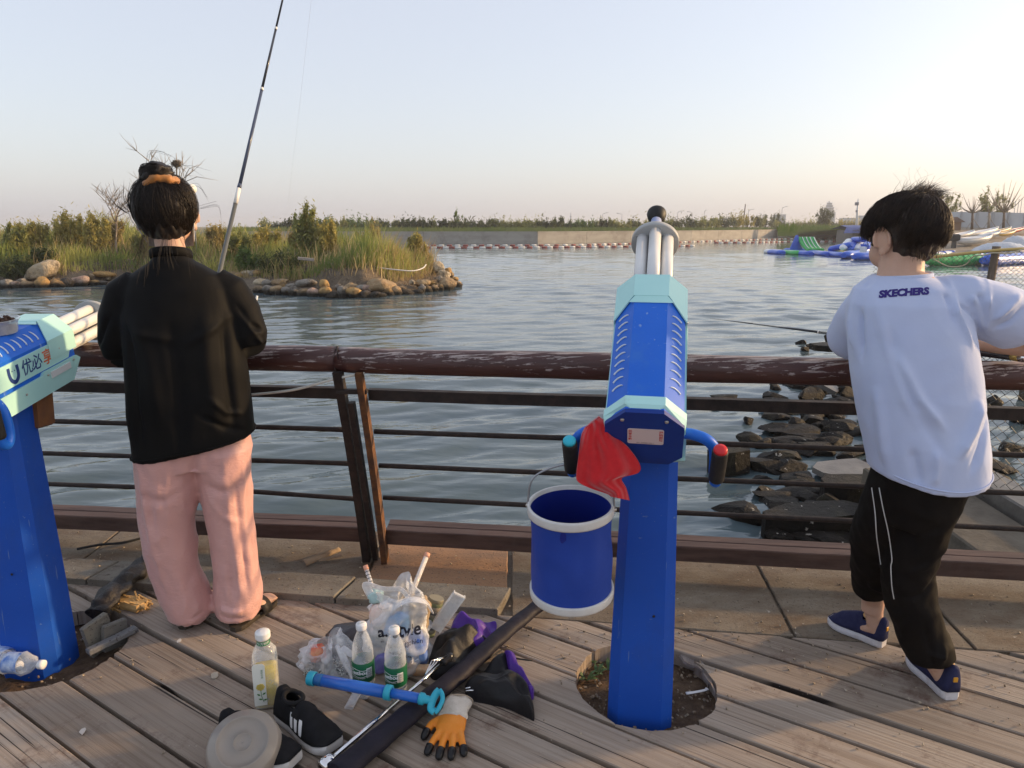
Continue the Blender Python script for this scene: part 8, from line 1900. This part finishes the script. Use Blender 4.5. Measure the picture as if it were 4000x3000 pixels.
# hair
mb = MB(); hcb = bh + RHB @ V((0, -.012, .022)); hrb = (.098, .115, .103); ell(mb, hcb, hrb, RHB, 32, 22); ell(mb, bh + RHB @ V((0, -.026, -.006)), (.086, .080, .082), RHB, 28, 20); ell(mb, bh + RHB @ V((0, .036, .056)), (.082, .062, .052), RHB, 22, 14)
me = remesh(mb, .005, 3, 'hair'); P_, N_ = get_co(me); loc = np.array([tuple(RHB.transposed() @ (V(p) - bh)) for p in P_]); face = (loc[:, 1] > .035) & (loc[:, 2] < .035) | (loc[:, 1] > -.015) & (loc[:, 2] < -.005); x_, y_, z_ = loc[:, 0], loc[:, 1], loc[:, 2]; fs_ = np.maximum.reduce([np.clip(1.5 - ((y_ + .004) / .026) ** 2 - ((z_ + .012) / .036) ** 2, 0, 1) * (np.abs(x_) > .05), np.clip((y_ - .040) / .02, 0, 1) * np.clip((.030 - z_) / .02, 0, 1), np.clip((y_ + .015) / .02, 0, 1) * np.clip((-.018 - z_) / .015, 0, 1)]); P_ -= N_ * (.055 * fs_)[:, None]; P_ += N_ * (.002 * fnoise(loc * np.array([2, 1, .5]), .028, 6) + .003 * fnoise(loc, .06, 9))[:, None]; set_co(me, P_)
hrO = obj('hair', me, HAIRN, boy); rg2 = random.Random(15); pairs = []; crown = V((.30, -.42, .86)).normalized()
for i in range(3600):
    a = rg2.uniform(0, 6.283); frontness = max(0, math.cos(a)); el = rg2.uniform(-.74, -.30) if abs(a - math.pi) < 1.15 else rg2.uniform(-.10, .28); e_ = V((math.sin(a) * math.cos(el), math.cos(a) * math.cos(el), math.sin(el)))
    s_ = (crown + V((rg2.gauss(0, .2), rg2.gauss(0, .2), rg2.gauss(0, .1)))).normalized(); k_ = rg2.uniform(0, .6); s2 = s_.slerp(e_, k_) if s_.angle(e_) > .05 else s_; pairs.append((s2, e_))
strands(hcb, tuple(r_ * 1.02 for r_ in hrb), RHB, pairs, lambda t, k: .035 * math.sin(math.pi * t) * (k % 3) / 2 + .07 * t * ((k % 7) / 7) + .012 * (k % 5) * t + .05 * math.sin(k * .013) * t, .0010, 8, rg=rg2, wob=.08).build('strands', HAIRN, hrO, kind='stuff')
mb = MB(); r3 = random.Random(6)
for i in range(620):                                     # tufts standing up at the crown and to the right
    a = V((r3.gauss(.35, .35), r3.gauss(-.35, .32), r3.uniform(.75, 1.0))).normalized(); p = hcb + RHB @ V((a.x * hrb[0], a.y * hrb[1], a.z * hrb[2])); out = (RHB @ V((a.x * .7 + .75 + r3.gauss(0, .25), a.y * .3 + r3.gauss(0, .3), .42 + r3.gauss(0, .18)))).normalized(); Lh = r3.uniform(.025, .062)
    mb.tube([p, p + out * Lh * .5 + V((0, 0, .006)), p + out * Lh], [0.0007, .0005, .0002], 3, cap=False)
for i in range(8):
    p = hcb + RHB @ V((r3.gauss(.0, .04), r3.gauss(-.03, .03), hrb[2] * .96)); mb.tube(bez([p, p + V((r3.gauss(0, .012), 0, .035)), p + V((r3.gauss(.01, .03), 0, r3.uniform(.045, .07)))], 8), .0002, 3, cap=False)
for i in range(420):                                     # short nape hair and fringe at the left temple
    q = r3.random(); p = bh + RHB @ (V((r3.uniform(-.06, .06), -.080 + r3.uniform(-.006, .010), -.060 + r3.uniform(-.02, .03))) if q < .6 else V((-.082 + r3.gauss(0, .004), .035 + r3.gauss(0, .02), .02 + r3.gauss(0, .014)))); mb.tube([p, p + RHB @ V((r3.gauss(0, .003), .002, -.013))], [.0007, .0002], 3, cap=False)
mb.build('tufts', HAIRN, hrO, kind='stuff')
# shoes
UPN = M('shoe_navy', (.022, .025, .070), (.030, .034, .085), 60, .75, spec=.15, bmp=.5, bscale=300, bdist=.0015); SOLB = M('shoe_sole_white', (.64, .64, .68), (.58, .56, .58), 14, .5, dirt=(.36, .32, .31), dscale=9); LIO = M('shoe_lining_orange', (.42, .24, .09), rough=.8); TABO = M('shoe_tab_amber', (.62, .30, .03), rough=.5); COL = M('shoe_collar_tan', (.50, .31, .14), rough=.8)
sneaker('sneaker', 'navy sneaker with amber heel tab, nearer of the two worn under black trousers', hR0, tR0, (UPN, SOLB, LIO, COL), ln=.212, high=1.34, solek=1.3, stripes=False, tab=TABO, group='worn sneakers')
sneaker('sneaker', 'navy sneaker with lifted heel, farther of the two worn', hL0, tL0, (UPN, SOLB, LIO, COL), ln=.198, high=1.34, solek=1.3, stripes=False, tab=TABO, group='worn sneakers')
# his rod
t = thing('fishing_rod', 'black fishing rod with chrome butt held by the white-shirted person', 'fishing rod', rb_a); K2 = lambda s_: rb_a + rbd * s_
for nm, s0, s1, r0, r1, m_ in (('butt_cap', -.030, .012, .0135, .0150, CHROME), ('ring', .012, .045, .0135, .0135, M('rod_gold', (.45, .33, .10), rough=.3, metal=.6)), ('butt', .045, .55, .0130, .0120, RODK), ('section', .55, 1.3, .0095, .0075, RODK), ('section', 1.3, 2.1, .0062, .0045, RODK), ('section', 2.1, 2.85, .0038, .0016, RODK)): mb = MB(); mb.tube([K2(s0), K2(s1)], [r0, r1], 14); mb.build(nm, m_, t)
mb = MB(); mb.ball(K2(-.034), .009, 12, 8); mb.build('butt_knob', CHROME, t)
mb = MB(); mb.tube([K2(1.294), K2(1.306)], .0085, 12); mb.build('ferrule', RODW, t)

# ================================================================== evening haze: one even box of air round the whole place
mb = MB()
mb.box((0, 560, 4.5), (1500, 1180, 17))
hzo = mb.build('haze', None, label='thin even evening haze over the water', cat='haze', kind='stuff')
hm = bpy.data.materials.new('haze_air'); hm.use_nodes = True
nt = hm.node_tree; nt.nodes.remove(nt.nodes['Principled BSDF'])
pv = nt.nodes.new('ShaderNodeVolumePrincipled'); pv.inputs['Density'].default_value = 0.0008; pv.inputs['Color'].default_value = (.86, .88, .92, 1); pv.inputs['Anisotropy'].default_value = 0.2
nt.links.new(pv.outputs[0], nt.nodes['Material Output'].inputs['Volume'])
hzo.data.materials.append(hm)
